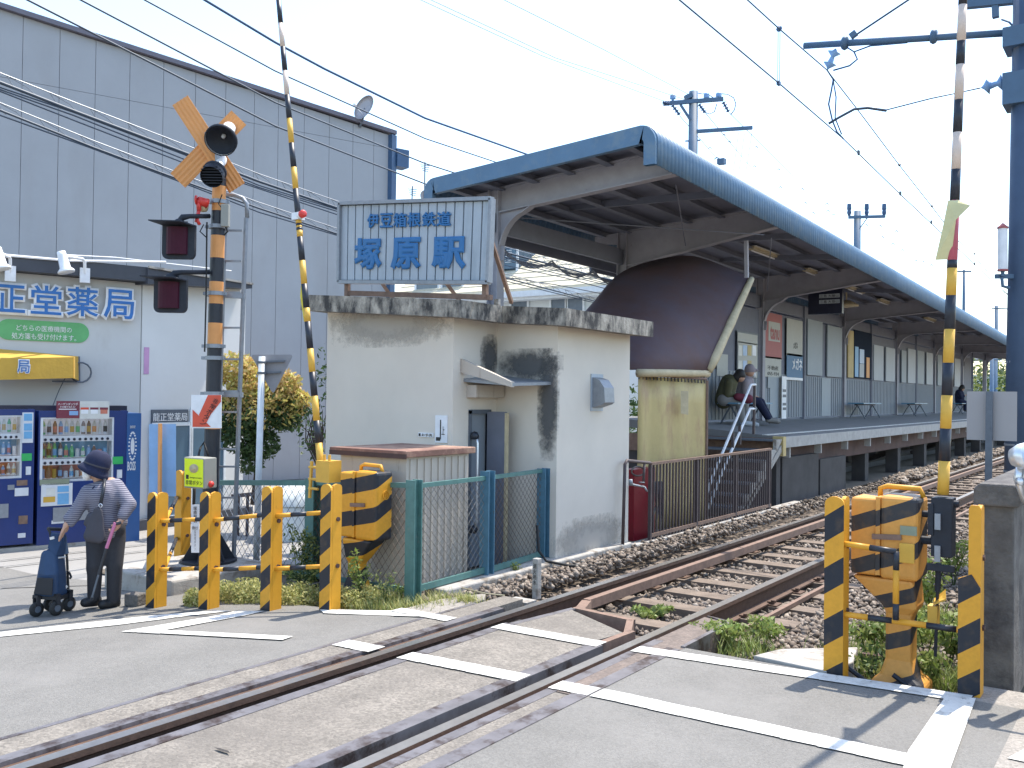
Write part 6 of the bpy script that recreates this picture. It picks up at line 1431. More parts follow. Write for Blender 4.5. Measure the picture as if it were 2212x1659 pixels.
# pipe guard with tap, red box, hoses beside shed
pg=thing('pipe_frame','bent brown pipe frame holding a water tap beside the white shed wall','pipe frame',(-4.75,9,0))
q=MB(); q.tube([XP(1345,1180,-4.74),XP(1350,1003,-4.74),XP(1354,995,-4.74),XP(1405,1000,-4.74)],.018,8); q.tube([XP(1392,1000,-4.74),XP(1390,1045,-4.74)],.014,6); part('pipe',q,'bar_brown',pg,smooth=True)
q=MB(); a=XP(1362,1046,-4.72);c=XP(1392,1052,-4.72); q.tube([a,c],.012,8); q.tube([XP(1362,1036,-4.72),XP(1363,1048,-4.72)],.022,8); q.tube([c,c+Vector((.02,.03,-.05))],.012,8); q.bar(XP(1384,1042,-4.72),XP(1388,1042,-4.72),.05,.01); part('tap',q,'galv',pg,smooth=True)
q=MB(); a=XP(1370,1015,-4.95);c=XP(1410,1178,-4.95); q.box((-5.1,a.y,-.05),(-4.95,c.y+.05,a.z)); solo('red_cabinet',q,'red_box','dark red narrow cabinet next to the white shed wall','cabinet')
q=MB(); 
for k in range(3): q.tube([XP(1415+k*7,1040,-4.9),XP(1418+k*6,1090,-4.85),XP(1409+k*9,1120+k*5,-4.8),XP(1412+k*8,1178,-4.8)],.012,6)
pts=[XP(1378+14*math.cos(a),1018+10*math.sin(a),-4.9) for a in [k*math.pi/8 for k in range(17)]]; q.tube(pts,.01,5); solo('hose',q,'old_conc','grey hoses hanging behind the red cabinet','hose',smooth=True)
q=MB(); p=GP(1160,1268); a=Vector((p.x-.03,p.y,-.1)); hh_=hz(p,1158,1206); q.box((a.x,a.y-.03,-.1),(a.x+.055,a.y+.03,hh_)); mkp=solo('marker_post',q,'conc_light','small white concrete marker post lettered for fire water in the stones','marker post'); bev(mkp,.006)
q=MB(); text(q,'消\n火\n用\n水',(a.x+.009,a.y-.0305,.02),(1,0,0),(0,0,1),.035,hh_-.06,.002); o=link('lettering',q.mesh('lettering',['text_black'],mkp.location),mkp)
q=MB(); q.tube([XP(1160,1135,-4.9),XP(1164,1190,-4.85),XP(1180,1212,-4.75),XP(1230,1222,-4.62),XP(1290,1222,-4.55)],.013,6); solo('black_hose',q,'rubber','black hose lying from the blue fence post over the stones','hose',smooth=True)
q=MB(); q.tube([GP(940,1265),GP(1000,1275)+Vz*.02,GP(1050,1282),GP(1090,1286)],.006,5); solo('dry_stick',q,'canopy_trim','thin pale dry stem lying on stones left of the rail','stick')
# ================================================================ RIGHT SIDE
cw=thing('concrete_wall','old mossy concrete wall post with chamfered cap at the right edge','wall',(-.7,5.9,0))
q=MB(); xa=YP(2117,1300,5.83).x; q.box((xa,5.83,-.2),(xa+.17,6.05,1.0)); o=part('end_post',q,'old_conc',cw); bev(o,.012)
q=MB(); q.box((xa+.05,6.05,-.2),(xa+.13,9.4,.98)); o=part('wall_slab',q,'old_conc',cw)
for yy in (7.7,9.4): q=MB(); q.box((xa,yy-.1,-.2),(xa+.17,yy+.1,.99)); part('wall_post',q,'old_conc',cw)
q=MB(); q.prism([(xa-.03,5.78,.995),(xa+.2,5.78,.995),(xa+.21,5.78,1.03),(xa+.21,5.78,1.09),(xa+.18,5.78,1.12),(xa+.0,5.78,1.12),(xa-.03,5.78,1.09)],(0,1.9,0)); o=part('coping',q,'old_conc',cw); bev(o,.012)
q=MB(); q.prism([(xa-.03,7.69,.995),(xa+.2,7.69,.995),(xa+.21,7.69,1.09),(xa+.18,7.69,1.115),(xa+.0,7.69,1.115),(xa-.03,7.69,1.09)],(0,1.8,0)); o=part('coping',q,'old_conc',cw); bev(o,.012)
# chrome headlamp of a parked scooter behind the wall, at the frame edge
sc_=thing('parked_scooter','chrome lamp of a scooter parked behind the concrete wall at the right edge','scooter',(-.42,5.9,.0))
def S_(px,py,Y): return YP(px,py,Y)
q=MB(); c=S_(2217,985,5.65); q.lathe(c,[(0,-.09),(.045,-.075),(.068,-.03),(.072,.0),(.066,.006)],24,0,(-CF*.5+CR*.4+Vz*.1)); o=part('lamp_shell',q,'chrome',sc_,smooth=True)
q=MB(); q.lathe(c,[(.065,.004),(.045,.02),(0,.028)],24,0,(-CF*.5+CR*.4+Vz*.1)); part('lamp_glass',q,'headlamp',sc_,smooth=True)
q=MB(); q.tube([S_(2208,1008,5.7),S_(2200,1035,5.7),S_(2216,1085,5.72)],[.03,.026,.02],12); q.lathe(S_(2205,1040,5.66),[(0,.02),(.022,.02),(.022,-.02),(0,-.02)],12,0,-CF); part('bracket',q,'chrome',sc_,smooth=True)
q=MB(); x0=c.x+.03; y0=c.y; q.tube([(x0,y0,c.z),(x0+.05,y0+.03,.6),(x0+.1,y0-.25,.3)],.03,10); q.tube([(x0-.0,y0,c.z+.08),(x0+.4,y0+.02,c.z+.1)],.014,8); part('steering_column',q,'black_metal',sc_,smooth=True)
q=MB(); wc=Vector((x0+.12,y0-.3,.22)); q.lathe(wc,[(.2,-.04),(.22,0),(.2,.04),(.15,.03),(.15,-.03),(.2,-.04)],28,0,(.5,.1,0)); part('front_wheel',q,'rubber',sc_,smooth=True)
q=MB(); q.box((x0+.15,y0-.3,.25),(x0+.9,y0-.05,.4)); q.box((x0+.6,y0-.32,.4),(x0+1.3,y0-.03,.75)); o=part('body',q,'galv',sc_); bev(o,.05,3)
# grey signboard back on dark post
sbk=thing('back_of_signboard','blank grey back of a square signboard before the thick power pole','sign board',(-.9,8.5,0))
YS=8.3
q=MB(); a=YP(2088,947,YS);c=YP(2197,846,YS); q.box((a.x,YS,a.z-.01),(c.x,YS+.004,c.z)); part('plate',q,'sign_back',sbk)
q=MB(); a=YP(2138,846,YS-.02); b_=GP(2140,1150); q.bar(Vector((a.x,YS-.03,c.z+.0)),Vector((a.x-.01,YS-.03,0)),.05,.03); part('post',q,'galv_dark',sbk)
# cable duct and small slab by the right machine
q=MB(); q.prism([(-2.08,5.5,-.2),(-1.62,5.45,-.2),(-1.55,5.74,-.2),(-1.62,6.1,-.2),(-2.0,5.75,-.2)],(0,0,.21)); o=solo('concrete_cover',q,'conc_light','flat pale concrete cover beside the tall right guard post','cover'); bev(o,.008)
q=MB(); q.box((-1.75,6.3,-.18),(-1.2,6.38,-.08)); solo('timber',q,'girder','dark timber lying in weeds behind the right gate machine','timber')
q=MB(); None
# ================================================================ CATENARY POLE AND WIRES
PX,PY=-1.50,11.9
pc=YP(2203,900,PY); PX=pc.x+.03
cpole=thing('catenary_pole','thick dark railway power pole with pale bands at the right edge','power pole',(PX,PY,0))
q=MB(); q.tube([(PX,PY,-.2),(PX+.02,PY,2.2),(PX+.03,PY,7.6)],[.20,.19,.135],20); part('shaft',q,'pole_dark',cpole,smooth=True)
for py in (162,422,508,556,676,695,782,1018,1038,1058,1078,960,545,300,322):
    z=YP(2190,py*1.0,PY).z if py>0 else 0
    if z<6.9 and z>0.3:
        q=MB(); r=.198-.011*z; q.lathe((PX+.005*z,PY,z),[(r,-.011),(r+.008,-.011),(r+.008,.011),(r,.011)],20); part('steel_band',q,'galv',cpole)
for py,dz in ((90,.22),(200,.36)): q=MB(); z=YP(2185,py,PY).z; q.box((PX-.2,PY-.2,z-dz/2),(PX+.2,PY+.2,z+dz/2)); part('bracket_clamp',q,'pole_blue',cpole)
AY=PY-.0
q=MB(); a=YP(1737,99,AY);b_=YP(2190,70,AY); q.tube([a,b_],.042,12); 
for px,py in ((1825,93),(2017,79)): c=YP(px,py,AY); q.lathe(c,[(0,-.05),(.075,-.03),(.09,0),(.075,.03),(0,.05)],16,0,(b_-a))
part('upper_arm',q,'pole_blue',cpole,smooth=True)
q=MB(); q.bar(YP(2088,10,AY),YP(2230,-4,AY),.09,.09); q.bar(YP(2150,12,AY),YP(2151,38,AY),.07,.07,0); q.tube([YP(2163,42,AY),YP(2180,48,AY),YP(2195,65,AY)],.012,5); part('top_arm',q,'pole_blue',cpole)
def insul(a,b_,r,n,par,m='insul'):
    q=MB(); d=(Vector(b_)-Vector(a)); L_=d.length; pr=[(0,0)]
    for k in range(n): z=L_*(k+.3)/n; pr+= [(r*.45,z),(r,z+L_*.1/n),(r*.3,z+L_*.45/n)]
    pr.append((0,L_)); q.lathe(a,pr,14,0,d); part('insulator',q,m,par,smooth=True)
insul(YP(1806,104,AY),YP(1787,152,AY),.085,2,cpole,'film_blue'); insul(YP(2176,175,AY),YP(2118,190,AY),.10,2,cpole,'film_blue')
q=MB(); q.tube([YP(2118,190,AY),YP(2010,213,AY),YP(1905,240,AY)],.008,6); q.tube([YP(1915,239,AY),YP(1875,233,AY),YP(1845,236,AY),YP(1812,254,AY),YP(1790,267,AY)],.017,8); part('pull_off_rod',q,'wire_dark',cpole,smooth=True)
q=MB(); q.tube([YP(1786,150,AY),YP(1800,172,AY),YP(1796,195,AY),YP(1790,225,AY),YP(1798,260,AY),YP(1808,285,AY),YP(1822,300,AY)],.011,6); q.tube([YP(1800,172,AY),YP(1806,210,AY),YP(1804,255,AY),YP(1818,290,AY)],.009,6); q.tube([YP(1845,112,AY),YP(1852,128,AY),YP(1835,142,AY),YP(1800,152,AY)],.011,6); q.tube([YP(1815,93,AY),YP(1845,112,AY),YP(1880,99,AY),YP(1960,92,AY)],.01,6); part('jumper_cable',q,'wire_blue',cpole,smooth=True)
# siren/cylinder lamp on bracket
sl_=thing('alarm_cylinder','white cylinder with pink pointed cap on a bracket of the right power pole','alarm',YP(2166,590,PY-.25))
q=MB(); a=YP(2166,582,PY-.25);c=YP(2166,494,PY-.25); q.tube([a,c],.05,16,0); q.tube([c,c+Vz*.02],.058,16,1); q.tube([c+Vz*.02,c+Vz*.065],[.055,.005],16,1); q.tube([a,a-Vz*.02],.056,16,1); part('cylinder',q,['sign_white','dull_red'],sl_,smooth=False)
q=MB(); q.tube([a-Vz*.02,a-Vz*.08],.02,8); q.bar(YP(2150,597,PY-.25),YP(2200,597,PY-.1),.04,.05); q.tube([YP(2164,600,PY-.25),YP(2166,618,PY-.25),YP(2180,622,PY-.2)],.018,8); part('bracket',q,'pole_blue',sl_)
def sagwire(P,Q,sag,n=24):
    P,Q=Vector(P),Vector(Q); return [P.lerp(Q,k/n)-Vz*sag*4*(k/n)*(1-k/n) for k in range(n+1)]
def wire(label,pts,r,m='wire_dark',group='overhead wires',cat='wire',name='overhead_wire'):
    q=MB(); q.tube(pts,r,6); return solo(name,q,m,label,cat,group=group,smooth=True)
cwp=[XP(*p,-3.5) for p in ((1468,0),(1683,180),(1822,300))]
d=(cwp[2]-cwp[0]); wire('contact wire over the track, lower of the pair at the right',[cwp[0]-d*3,cwp[0],cwp[1],cwp[2],XP(1945,420,-3.5),XP(2030,500,-3.5),XP(2170,632,-3.5),(-3.5,60,4.3)],.008)
mes=[XP(*p,-3.5) for p in ((1615,0),(1683,62),(1785,150),(1855,240),(1942,356),(2012,445),(2065,515),(2110,560),(2172,632))]
d=(mes[1]-mes[0]); wire('messenger wire above the contact wire at the right',[mes[0]-d*12,mes[0]]+mes[1:]+[Vector((-3.5,60,4.5))],.008)
q=MB(); a=XP(1683,62,-3.5); b_=XP(1682,180,-3.5); q.tube([a+Vector((0,.03,0)),b_+Vector((0,.03,0))],.004,4); q.tube([a-Vector((0,.03,0)),b_-Vector((0,.03,0))],.004,4); q.lathe(a,[(0,-.03),(.035,0),(0,.03)],8,0,(0,1,0)); q.box(tuple(b_-Vector((.015,.03,.02))),tuple(b_+Vector((.015,.03,.02)))); solo('dropper',q,'wire_blue','pair of thin droppers hanging between messenger and contact wires','dropper')
q=MB()
for p in ((1943,356),(2013,445),(2105,548),(2180,636)): c=XP(*p,-3.5); q.lathe(c,[(0,-.03),(.03,0),(0,.03)],8,0,(0,0,1))
for p in ((1855,330),(1945,418),(2012,480),(2105,570)): c=XP(*p,-3.5); q.box(tuple(c-Vector((.012,.03,.03))),tuple(c+Vector((.012,.03,.03))))
solo('wire_clips',q,'wire_dark','small clips along the contact and messenger wires','clip')
q=MB(); c=DP(1962,0,13); wire('stay wire rising right from the cantilever arm end',[YP(1848,76,AY),YP(1965,-2,AY),YP(2100,-92,AY)],.012)
q=MB(); c=YP(1842,76,AY); q.bar(YP(1837,80,AY),YP(1850,70,AY),.06,.07); solo('wire_clamp',q,'pole_blue','clamp where the stay wire meets the cantilever arm','clamp')
# wires along the left of the track
for i,(P,X0,r,lb) in enumerate((([(60,0),(594,272),(918,397),(947,404)],-8.6,.0105,'lowest black cable of four crossing the sky from upper left'),([(175,0),(594,221),(918,353),(996,378)],-8.5,.010,'second lowest cable crossing the grey hall top'),([(313,0),(594,153),(918,299),(1088,356)],-8.4,.009,'third thin cable running to the platform roof'),([(443,0),(594,91),(700,148),(918,255),(1157,340)],-8.3,.015,'thick twisted blue cable highest at upper left'))):
    W_=[XP(x,y,X0) for x,y in P]; d0=(W_[1]-W_[0])*1.0; d1=(W_[-1]-W_[-2]).normalized(); W_=[W_[0]-d0*2.2]+W_+[W_[-1]+d1*4]
    wire(lb,W_,r,'wire_blue' if i==3 else 'wire_dark')
# telephone bundles: messenger plus cable with spiral hanger
def bundle(label,P,X0,gap,r,nl):
    t=thing('cable_bundle',label,'cable',XP(*P[0],X0),'cable bundles across the hall')
    a=[XP(x,y,X0) for x,y in P]; d=a[1]-a[0]; a=[a[0]-d*.5]+a
    top=[p+Vz*gap for p in a]
    q=MB(); q.tube(a,r,6); part('cable',q,'wire_dark',t,smooth=True); q=MB(); q.tube(top,.006,5); part('messenger',q,'galv',t)
    q=MB(); L_=[(a[i+1]-a[i]).length for i in range(len(a)-1)]; tot=sum(L_); n=int(tot/.42)
    def at(P_,s):
        for i,l in enumerate(L_):
            if s<=l or i==len(L_)-1: return P_[i].lerp(P_[i+1],s/l)
            s-=l
    for k in range(n): s=k*.42; q.tube([at(top,s),at(a,s+.1)-Vz*.02],.005,4); q.tube([at(top,s),at(top,min(tot,s+.2))-Vz*gap*.4,at(a,min(tot,s+.3))],.004,4)
    part('spiral_hanger',q,'galv',t,kind='stuff')
    for j in range(nl):
        q=MB(); q.tube([p-Vz*(.03+.035*j+.02*math.sin(i_*2+j)) for i_,p in enumerate(a)],.008,5); part('thin_cable',q,'wire_dark',t)
bundle('upper cable bundle passing behind the crossbuck across the grey hall',[(0,178),(160,240),(420,338),(560,392),(737,452),(900,500),(1090,545),(1300,600),(1500,640)],-9.,.09,.017,3)
bundle('lower cable bundle passing below the crossbuck across the grey hall',[(0,238),(200,318),(420,400),(560,450),(737,508),(900,560),(1090,600),(1400,680)],-9.,.07,.012,1)
for (P,lb) in (([(500,372),(737,420),(850,432),(940,438)],'thin dark wire above the station name board at left'),([(1085,560),(1200,590),(1330,620)],'thin wire in front of the house roof, upper'),([(1085,572),(1220,600),(1340,632)],'thin wire in front of the house roof, middle'),([(1085,598),(1200,615),(1330,640)],'thin wire in front of the house roof, lower'),([(500,395),(800,435),(950,440)],'thin pale wire just above the name board')):
    wire(lb,[YP(x,y,16) for x,y in P],.010)
# distribution poles beyond the platform
def dpole(label,px,pt,pbase,D,bars,r0,loc=None):
    t=thing('utility_pole',label,'utility pole',DP(px,pbase,D)); k=D/2000
    q=MB(); q.tube([DP(px-1,pbase,D)-Vz*6,DP(px,pt,D)],[r0*1.35,r0],14); part('shaft',q,'pole_blue',t,smooth=True)
    for (x0,y0,x1,y1,w_) in bars: q=MB(); q.bar(DP(x0,y0,D-r0),DP(x1,y1,D-r0),w_*k,w_*k); part('crossarm',q,'pole_blue',t)
    return t
D=21.5
dpA=dpole('blue utility pole with insulators and two crossarms behind the platform roof ridge',1498,198,330,D,[(1433,224,1562,214,8),(1505,284,1625,276,7)],.105)
def pC(x,y): return ((2600+x/4.148)*.54,(300+y/4.148)*.54)
for (x,y0,y1) in ((378,440,330),(938,430,305),(1140,400,300)):
    q=MB(); a=DP(*pC(x,y0),D); c=DP(*pC(x,y1),D); L_=(c-a).length; q.lathe(a,[(0,0),(.03,.0),(.03,L_*.3),(.07,L_*.4),(.07,L_*.62),(.05,L_*.66),(.07,L_*.7),(.06,L_),(0,L_)],12); part('insulator',q,'film_blue',dpA,smooth=True)
for (x0,y0,x1,y1) in ((365,490,495,670),(810,480,920,630),(1210,440,1310,620),(205,450,330,485)):
    insul(DP(*pC(x0,y0),D-.2),DP(*pC(x1,y1),D-.2),.065,4,dpA,'wire_blue')
q=MB(); q.bar(DP(*pC(505,490),D-.1),DP(*pC(670,745),D-.1),.05,.05); q.bar(DP(*pC(580,385),D-.1),DP(*pC(700,330),D-.1),.12,.1); q.bar(DP(*pC(585,1097),D),DP(*pC(835,1082),D),.03,.03); part('brace',q,'pole_blue',dpA)
q=MB(); q.tube([DP(*pC(1180,312),D),DP(*pC(1290,320),D),DP(*pC(1390,380),D),DP(*pC(1425,480),D),DP(*pC(1400,580),D),DP(*pC(1340,660),D)],.012,5); q.tube([DP(*pC(920,620),D),DP(*pC(990,648),D),DP(*pC(1070,610),D),DP(*pC(1110,480),D)],.011,5); q.tube([DP(*pC(790,300),D),DP(*pC(870,315),D),DP(*pC(940,300),D),DP(*pC(1010,350),D),DP(*pC(1080,400),D)],.011,5); part('jumper_cable',q,'wire_dark',dpA,smooth=True)
for P,lb in (([(910,0),(1170,120),(1433,218)],'thin wire from upper centre to the left crossarm end of the blue pole'),([(932,0),(1200,125),(1480,215)],'thin wire just above it reaching the blue pole'),([(1090,0),(1300,105),(1490,205)],'thin wire from top centre to the head of the blue pole')):
    wire(lb,[DP(P[0][0]-260,P[0][1]-110,16)]+[DP(x,y,16+5.5*i/(len(P)-1)) for i,(x,y) in enumerate(P)],.007,'wire_pale')
for (a,c,lb) in ((pC(495,680),(1640,430),'thin wire descending right from the blue pole, nearest'),(pC(925,635),(1700,440),'thin wire descending right from the blue pole, middle'),(pC(1315,625),(1840,490),'thin wire descending right from the blue pole, farthest')):
    wire(lb,[DP(*a,D),DP((a[0]+c[0])/2,(a[1]+c[1])/2+8,30),DP(*c,44)],.009,'wire_pale')
q=MB()
for (x,y,x2,y2) in ((1470,960,1385,1590),(1568,975,1470,1650),(1692,960,1585,1650)): q.tube([DP(*pC(x,y),D),DP(*pC(x2,y2),D)],.006,4)
solo('hanging_wires',q,'wire_pale','three thin wires hanging from the lower crossarm of the blue pole','wire')
q=MB(); q.box(tuple(DP(*pC(1110,1480),20)),tuple(DP(*pC(1165,1390),20)+Vector((.1,.1,0)))); q.tube([DP(*pC(1065,1400),20),DP(*pC(1110,1365),20),DP(*pC(1150,1385),20)],.012,5); solo('roof_box',q,'pole_blue','small blue box with a loop handle on top of the platform roof','box')
def u3c(x,y): return ((2500+x/1.386)*.54,y/1.386*.54)
dpole('second blue utility pole in the middle distance over the roof',u3c(1289,0)[0],u3c(0,1170)[1],540,37,[(*u3c(1240,1205),*u3c(1442,1200),6),(*u3c(1300,1270),*u3c(1342,1210),2)],.13)
q=MB()
for x in (1243,1340,1437): a=DP(*u3c(x,1200),37); q.lathe(a,[(0,0),(.04,0),(.09,.15),(.07,.25),(.09,.3),(.08,.5),(0,.5)],10)
solo('insulators',q,'wire_blue','three dark insulators on the second blue pole crossarm','insulator')
dpole('far thin pole between the gate arm and the power pole',u3c(1880,0)[0],583,640,90,[(*u3c(1830,1505),*u3c(1920,1505),3)],.12)
dpole('far brown pole just left of the thick power pole',pxl(1633),(1100+225/1.843)*.54,900,70,[(pxl(1597),(1100+245/1.843)*.54,pxl(1712),(1100+250/1.843)*.54,2.5)],.12)
dpole('dark pole at the far end of the platform roof',pxl(1600),(1100+555/1.843)*.54,900,52,[(pxl(1585),(1100+580/1.843)*.54,pxl(1705),(1100+585/1.843)*.54,2)],.1)
dpole('pale grey pole at the far end of the platform roof',pxl(1625),(1100+550/1.843)*.54,900,55,[(pxl(1600),(1100+625/1.843)*.54,pxl(1705),(1100+627/1.843)*.54,2)],.12)
# spiky bird guards strung on the far wires
rs=random.Random(11); q=MB()
for (x,y) in ((470,825),(578,790),(548,752),(728,820),(852,945),(718,928),(862,1043),(983,1053),(1000,1130),(1120,1135),(1043,1186),(1125,1175),(1155,1195),(1337,1253),(1415,1258),(1505,1287),(1426,1320),(1485,1358),(1540,1392),(1612,1450),(1650,1455),(1700,1475)):
    c=DP(*u3c(x,y),30); q.bar(c-CR*.05,c+Vz*.06,.025,.02); q.bar(c+Vz*.06,c+CR*.06+Vz*.0,.025,.02)
stuff('bird_guards',q,'wire_pale','tiny bent tags strung on the wires beyond the platform roof','tag')
# distant houses and greenery at the far end
q=MB(); a=DP(2082,862,75); fh=thing('distant_house','pale distant house with grey roof beyond the platform end','house',a)
q.fbox(DP(2082,900,75),CR,Vz,-CF,0,4.2,-1,3.4,-6,0); part('wall',q,'house_white',fh)
q=MB(); q.prism([DP(2078,776,74),DP(2165,776,74),DP(2150,752,78),DP(2095,752,78)],CF*6); part('roof',q,'slate',fh)
q=MB()
for x in (2095,2120,2140): q.prism([DP(x,840,74.9),DP(x+9,840,74.9),DP(x+9,815,74.9),DP(x,815,74.9)],CF*.05)
part('window',q,'win_dark',fh,kind='stuff')
q=MB(); q.fbox(DP(1985,1060,110),CR,Vz,-CF,-8,22,-3,6,-6,0); solo('distant_block',q,'house_white','pale distant building block beyond the end of the track','building')
mb=leaves(14000,[(x,y,z,(1.6,2.2,1.6),1) for x,y,z in [(-11+rs.uniform(-1,1),15+i*3.0,.3+rs.uniform(-.4,.5)) for i in range(13)]],.09,lambda p,r:0,'x',seed=12)
stuff('hedge',mb,['leaf_dark'],'dark green bushes seen in the gaps under the platform','bushes')
mb=leaves(6000,[(-9.5+rs.uniform(-2,3),60+i*3.0,1.5+rs.uniform(-.4,1.2),(2.2,2.2,2.2),1) for i in range(6)],.16,lambda p,r:int(r.random()<.4),'x',seed=13)
stuff('distant_trees',mb,['leaf_dark','leaf_weed'],'green trees beyond the far end of the platform','trees')
# ================================================================ PEOPLE
def blobmesh(name,caps,vox,mats,parent,smooth=3,mi_fn=None,label=None,org=None):
    """one continuous skin grown over tapered limbs; caps: list of (point,radius,point,radius)"""
    q=MB()
    for c in caps:
        a,ra,b_,rb=Vector(c[0]),c[1],Vector(c[2]),c[3]; fl=c[4] if len(c)>4 else None
        d=b_-a; L_=d.length; n=14
        A=d.normalized() if L_>1e-5 else Vector((0,0,1)); x=A.orthogonal().normalized(); y=A.cross(x); P=[]
        prof=[]
        for k in range(5): t=-math.pi/2+k*math.pi/8; prof.append((ra*math.cos(t),ra*math.sin(t)))
        for k in range(5): t=k*math.pi/8; prof.append((rb*math.cos(t),L_+rb*math.sin(t)))
        vs=[]
        for (r,z) in prof:
            for k in range(n):
                t=2*math.pi*k/n; v=x*math.cos(t)*max(r,1e-4)+y*math.sin(t)*max(r,1e-4)
                if fl: v=v-Vector(fl)*(v.dot(Vector(fl))/Vector(fl).dot(Vector(fl)))*(1-Vector(fl).length)
                vs.append(a+A*z+v)
        fs=[(i*n+k,i*n+(k+1)%n,(i+1)*n+(k+1)%n,(i+1)*n+k) for i in range(9) for k in range(n)]+[tuple(range(n-1,-1,-1)),tuple(9*n+k for k in range(n))]
        q.add(vs,fs)
    o_=rootloc(parent) if org is None else Vector(org)
    me=q.mesh('t','skin',o_); t=bpy.data.objects.new('t',me); COL.objects.link(t)
    m=t.modifiers.new('r','REMESH'); m.mode='VOXEL'; m.voxel_size=vox
    if smooth: s=t.modifiers.new('s','SMOOTH'); s.iterations=smooth; s.factor=.5
    dg=bpy.context.evaluated_depsgraph_get(); me2=bpy.data.meshes.new_from_object(t.evaluated_get(dg)); bpy.data.objects.remove(t)
    me2.name=name; me2.materials.clear()
    for k in (mats if isinstance(mats,list) else [mats]): me2.materials.append(MT[k])
    me2.polygons.foreach_set('use_smooth',[True]*len(me2.polygons)); me2.polygons.foreach_set('material_index',[0]*len(me2.polygons))
    o=link(name,me2,parent)
    if label: o['label']=label
    return o
def hand(caps,wrist,fdir,side,palm_n,s=1.,curl=.8):
    """palm plus five separate bent fingers"""
    f=Vector(fdir).normalized(); sd=Vector(side).normalized(); n=Vector(palm_n).normalized(); w=Vector(wrist)
    p=w+f*.045*s; caps.append((w,.022*s,w+f*.03*s,.024*s))
    for k in (-1.2,-.4,.4,1.2): caps.append((w+f*.02*s+sd*.010*k*s,.013*s,w+f*.08*s+sd*.017*k*s,.012*s))
    for k,L_ in zip((-1.5,-.5,.5,1.5),(.8,.95,1.,.9)):
        a=w+f*.085*s+sd*.0145*k*s; d1=(f*math.cos(curl*.6)+n*math.sin(curl*.6)); b_=a+d1*.034*L_*s; d2=(f*math.cos(curl*1.7)+n*math.sin(curl*1.7)); c=b_+d2*.025*L_*s; d3=(f*math.cos(curl*2.6)+n*math.sin(curl*2.6)); e=c+d3*.02*L_*s
        caps+=[(a,.0095*s,b_,.009*s),(b_,.009*s,c,.008*s),(c,.008*s,e,.007*s)]
    a=w+f*.03*s+sd*.028*s; b_=a+(sd*.6+f*.6+n*.4).normalized()*.035*s; c=b_+(f*.7+n*.8-sd*.2).normalized()*.028*s; caps+=[(a,.013*s,b_,.011*s),(b_,.011*s,c,.009*s)]
def stripe_shirt():
    def ex(t,P):
        N=t.nodes.new; L=t.links.new
        w_=N('ShaderNodeTexWave'); w_.wave_type='BANDS'; w_.bands_direction='Z'; w_.inputs['Scale'].default_value=21; w_.inputs['Distortion'].default_value=1.6; w_.inputs['Detail'].default_value=1.5; w_.inputs['Detail Scale'].default_value=1; L(P,w_.inputs['Vector'])
        r=N('ShaderNodeValToRGB'); L(w_.outputs['Fac'],r.inputs[0]); e=r.color_ramp.elements; e[0].color=(.08,.08,.12,1); e[0].position=.35; e[1].color=(.24,.23,.27,1); e[1].position=.6; return r.outputs[0]
    MT['shirt']=mat('shirt',(1,1,1),.85,0,.08,20,extra=ex,bump=.3,bscale=30)
stripe_shirt()
pg_=GP(232,1313); PF=Vector((pg_.x,pg_.y,0)).dot(CF)
def pp(x,y,tw_=0.): return DP(x,y,PF-tw_)
person=thing('person','elderly person in navy bucket hat, white mask and striped top, leaning on a cane','person',(pg_.x,pg_.y,pg_.z))
sc_p=1.
# joints (tw_: metres toward the camera)
neck=pp(216,1043,.03); chest=pp(222,1068,.04); belly=pp(228,1112,.0); pelv=pp(228,1140,-.02)
headc=pp(206,1012,.04)
shR=pp(191,1062,.08); elR=pp(166,1103,.12); haR=pp(137,1139,.16)
shL=pp(249,1050,-.02); elL=pp(279,1090,.05); haL=pp(258,1128,.14)
hpR=pp(209,1145,.02); knR=pp(205,1222,.08); anR=pp(203,1288,.04)
hpL=pp(248,1145,-.04); knL=pp(245,1222,.02); anL=pp(243,1293,-.0)
def bodycaps(g):
    c=[(neck,.045+g*.3,headc,.05),(chest+(-CR)*.0,.105+g,belly,.11+g),(belly,.11+g,pelv,.105+g),(shR,.05+g,shL,.055+g),(chest,.11+g,shL.lerp(neck,.3)-CR*.0,.075+g)]
    return c
caps=bodycaps(-.012)+[(headc+Vz*.02,.078,headc+Vz*.03-CR*.01,.078),(headc-CR*.03-Vz*.03,.055,headc-CR*.035+Vz*.0,.06),
 (headc-CR*.078-Vz*.012-CF*.02,.012,headc-CR*.09-Vz*.022-CF*.022,.010),  # nose
 (headc-CF*.07+CR*.02-Vz*.005,.014,headc-CF*.074+CR*.022-Vz*.028,.012),   # ear
 (shR,.042,elR,.034),(elR,.034,haR+(elR-haR).normalized()*.05,.024),(shL,.045,elL,.036),(elL,.036,haL+(elL-haL).normalized()*.05,.025),
 (hpR,.075,knR,.052),(knR,.052,anR,.036),(hpL,.078,knL,.053),(knL,.053,anL,.038),(anR,.036,pp(188,1302,.06),.03),(anL,.036,pp(228,1307,.03),.03)]
f1=(haR-elR).normalized(); hand(caps,haR+f1*.0-f1*.05,(f1*.8-Vz*.5),CF,-Vz*.8-CR*.2,1.0,.7)
f2=(haL-elL).normalized(); hand(caps,haL-f2*.04,(f2*.6-Vz*.6-CR*.2),-CF,-CR*.6+Vz*.1,1.0,.9)
blobmesh('body',caps,.0085,'skin',person,2)
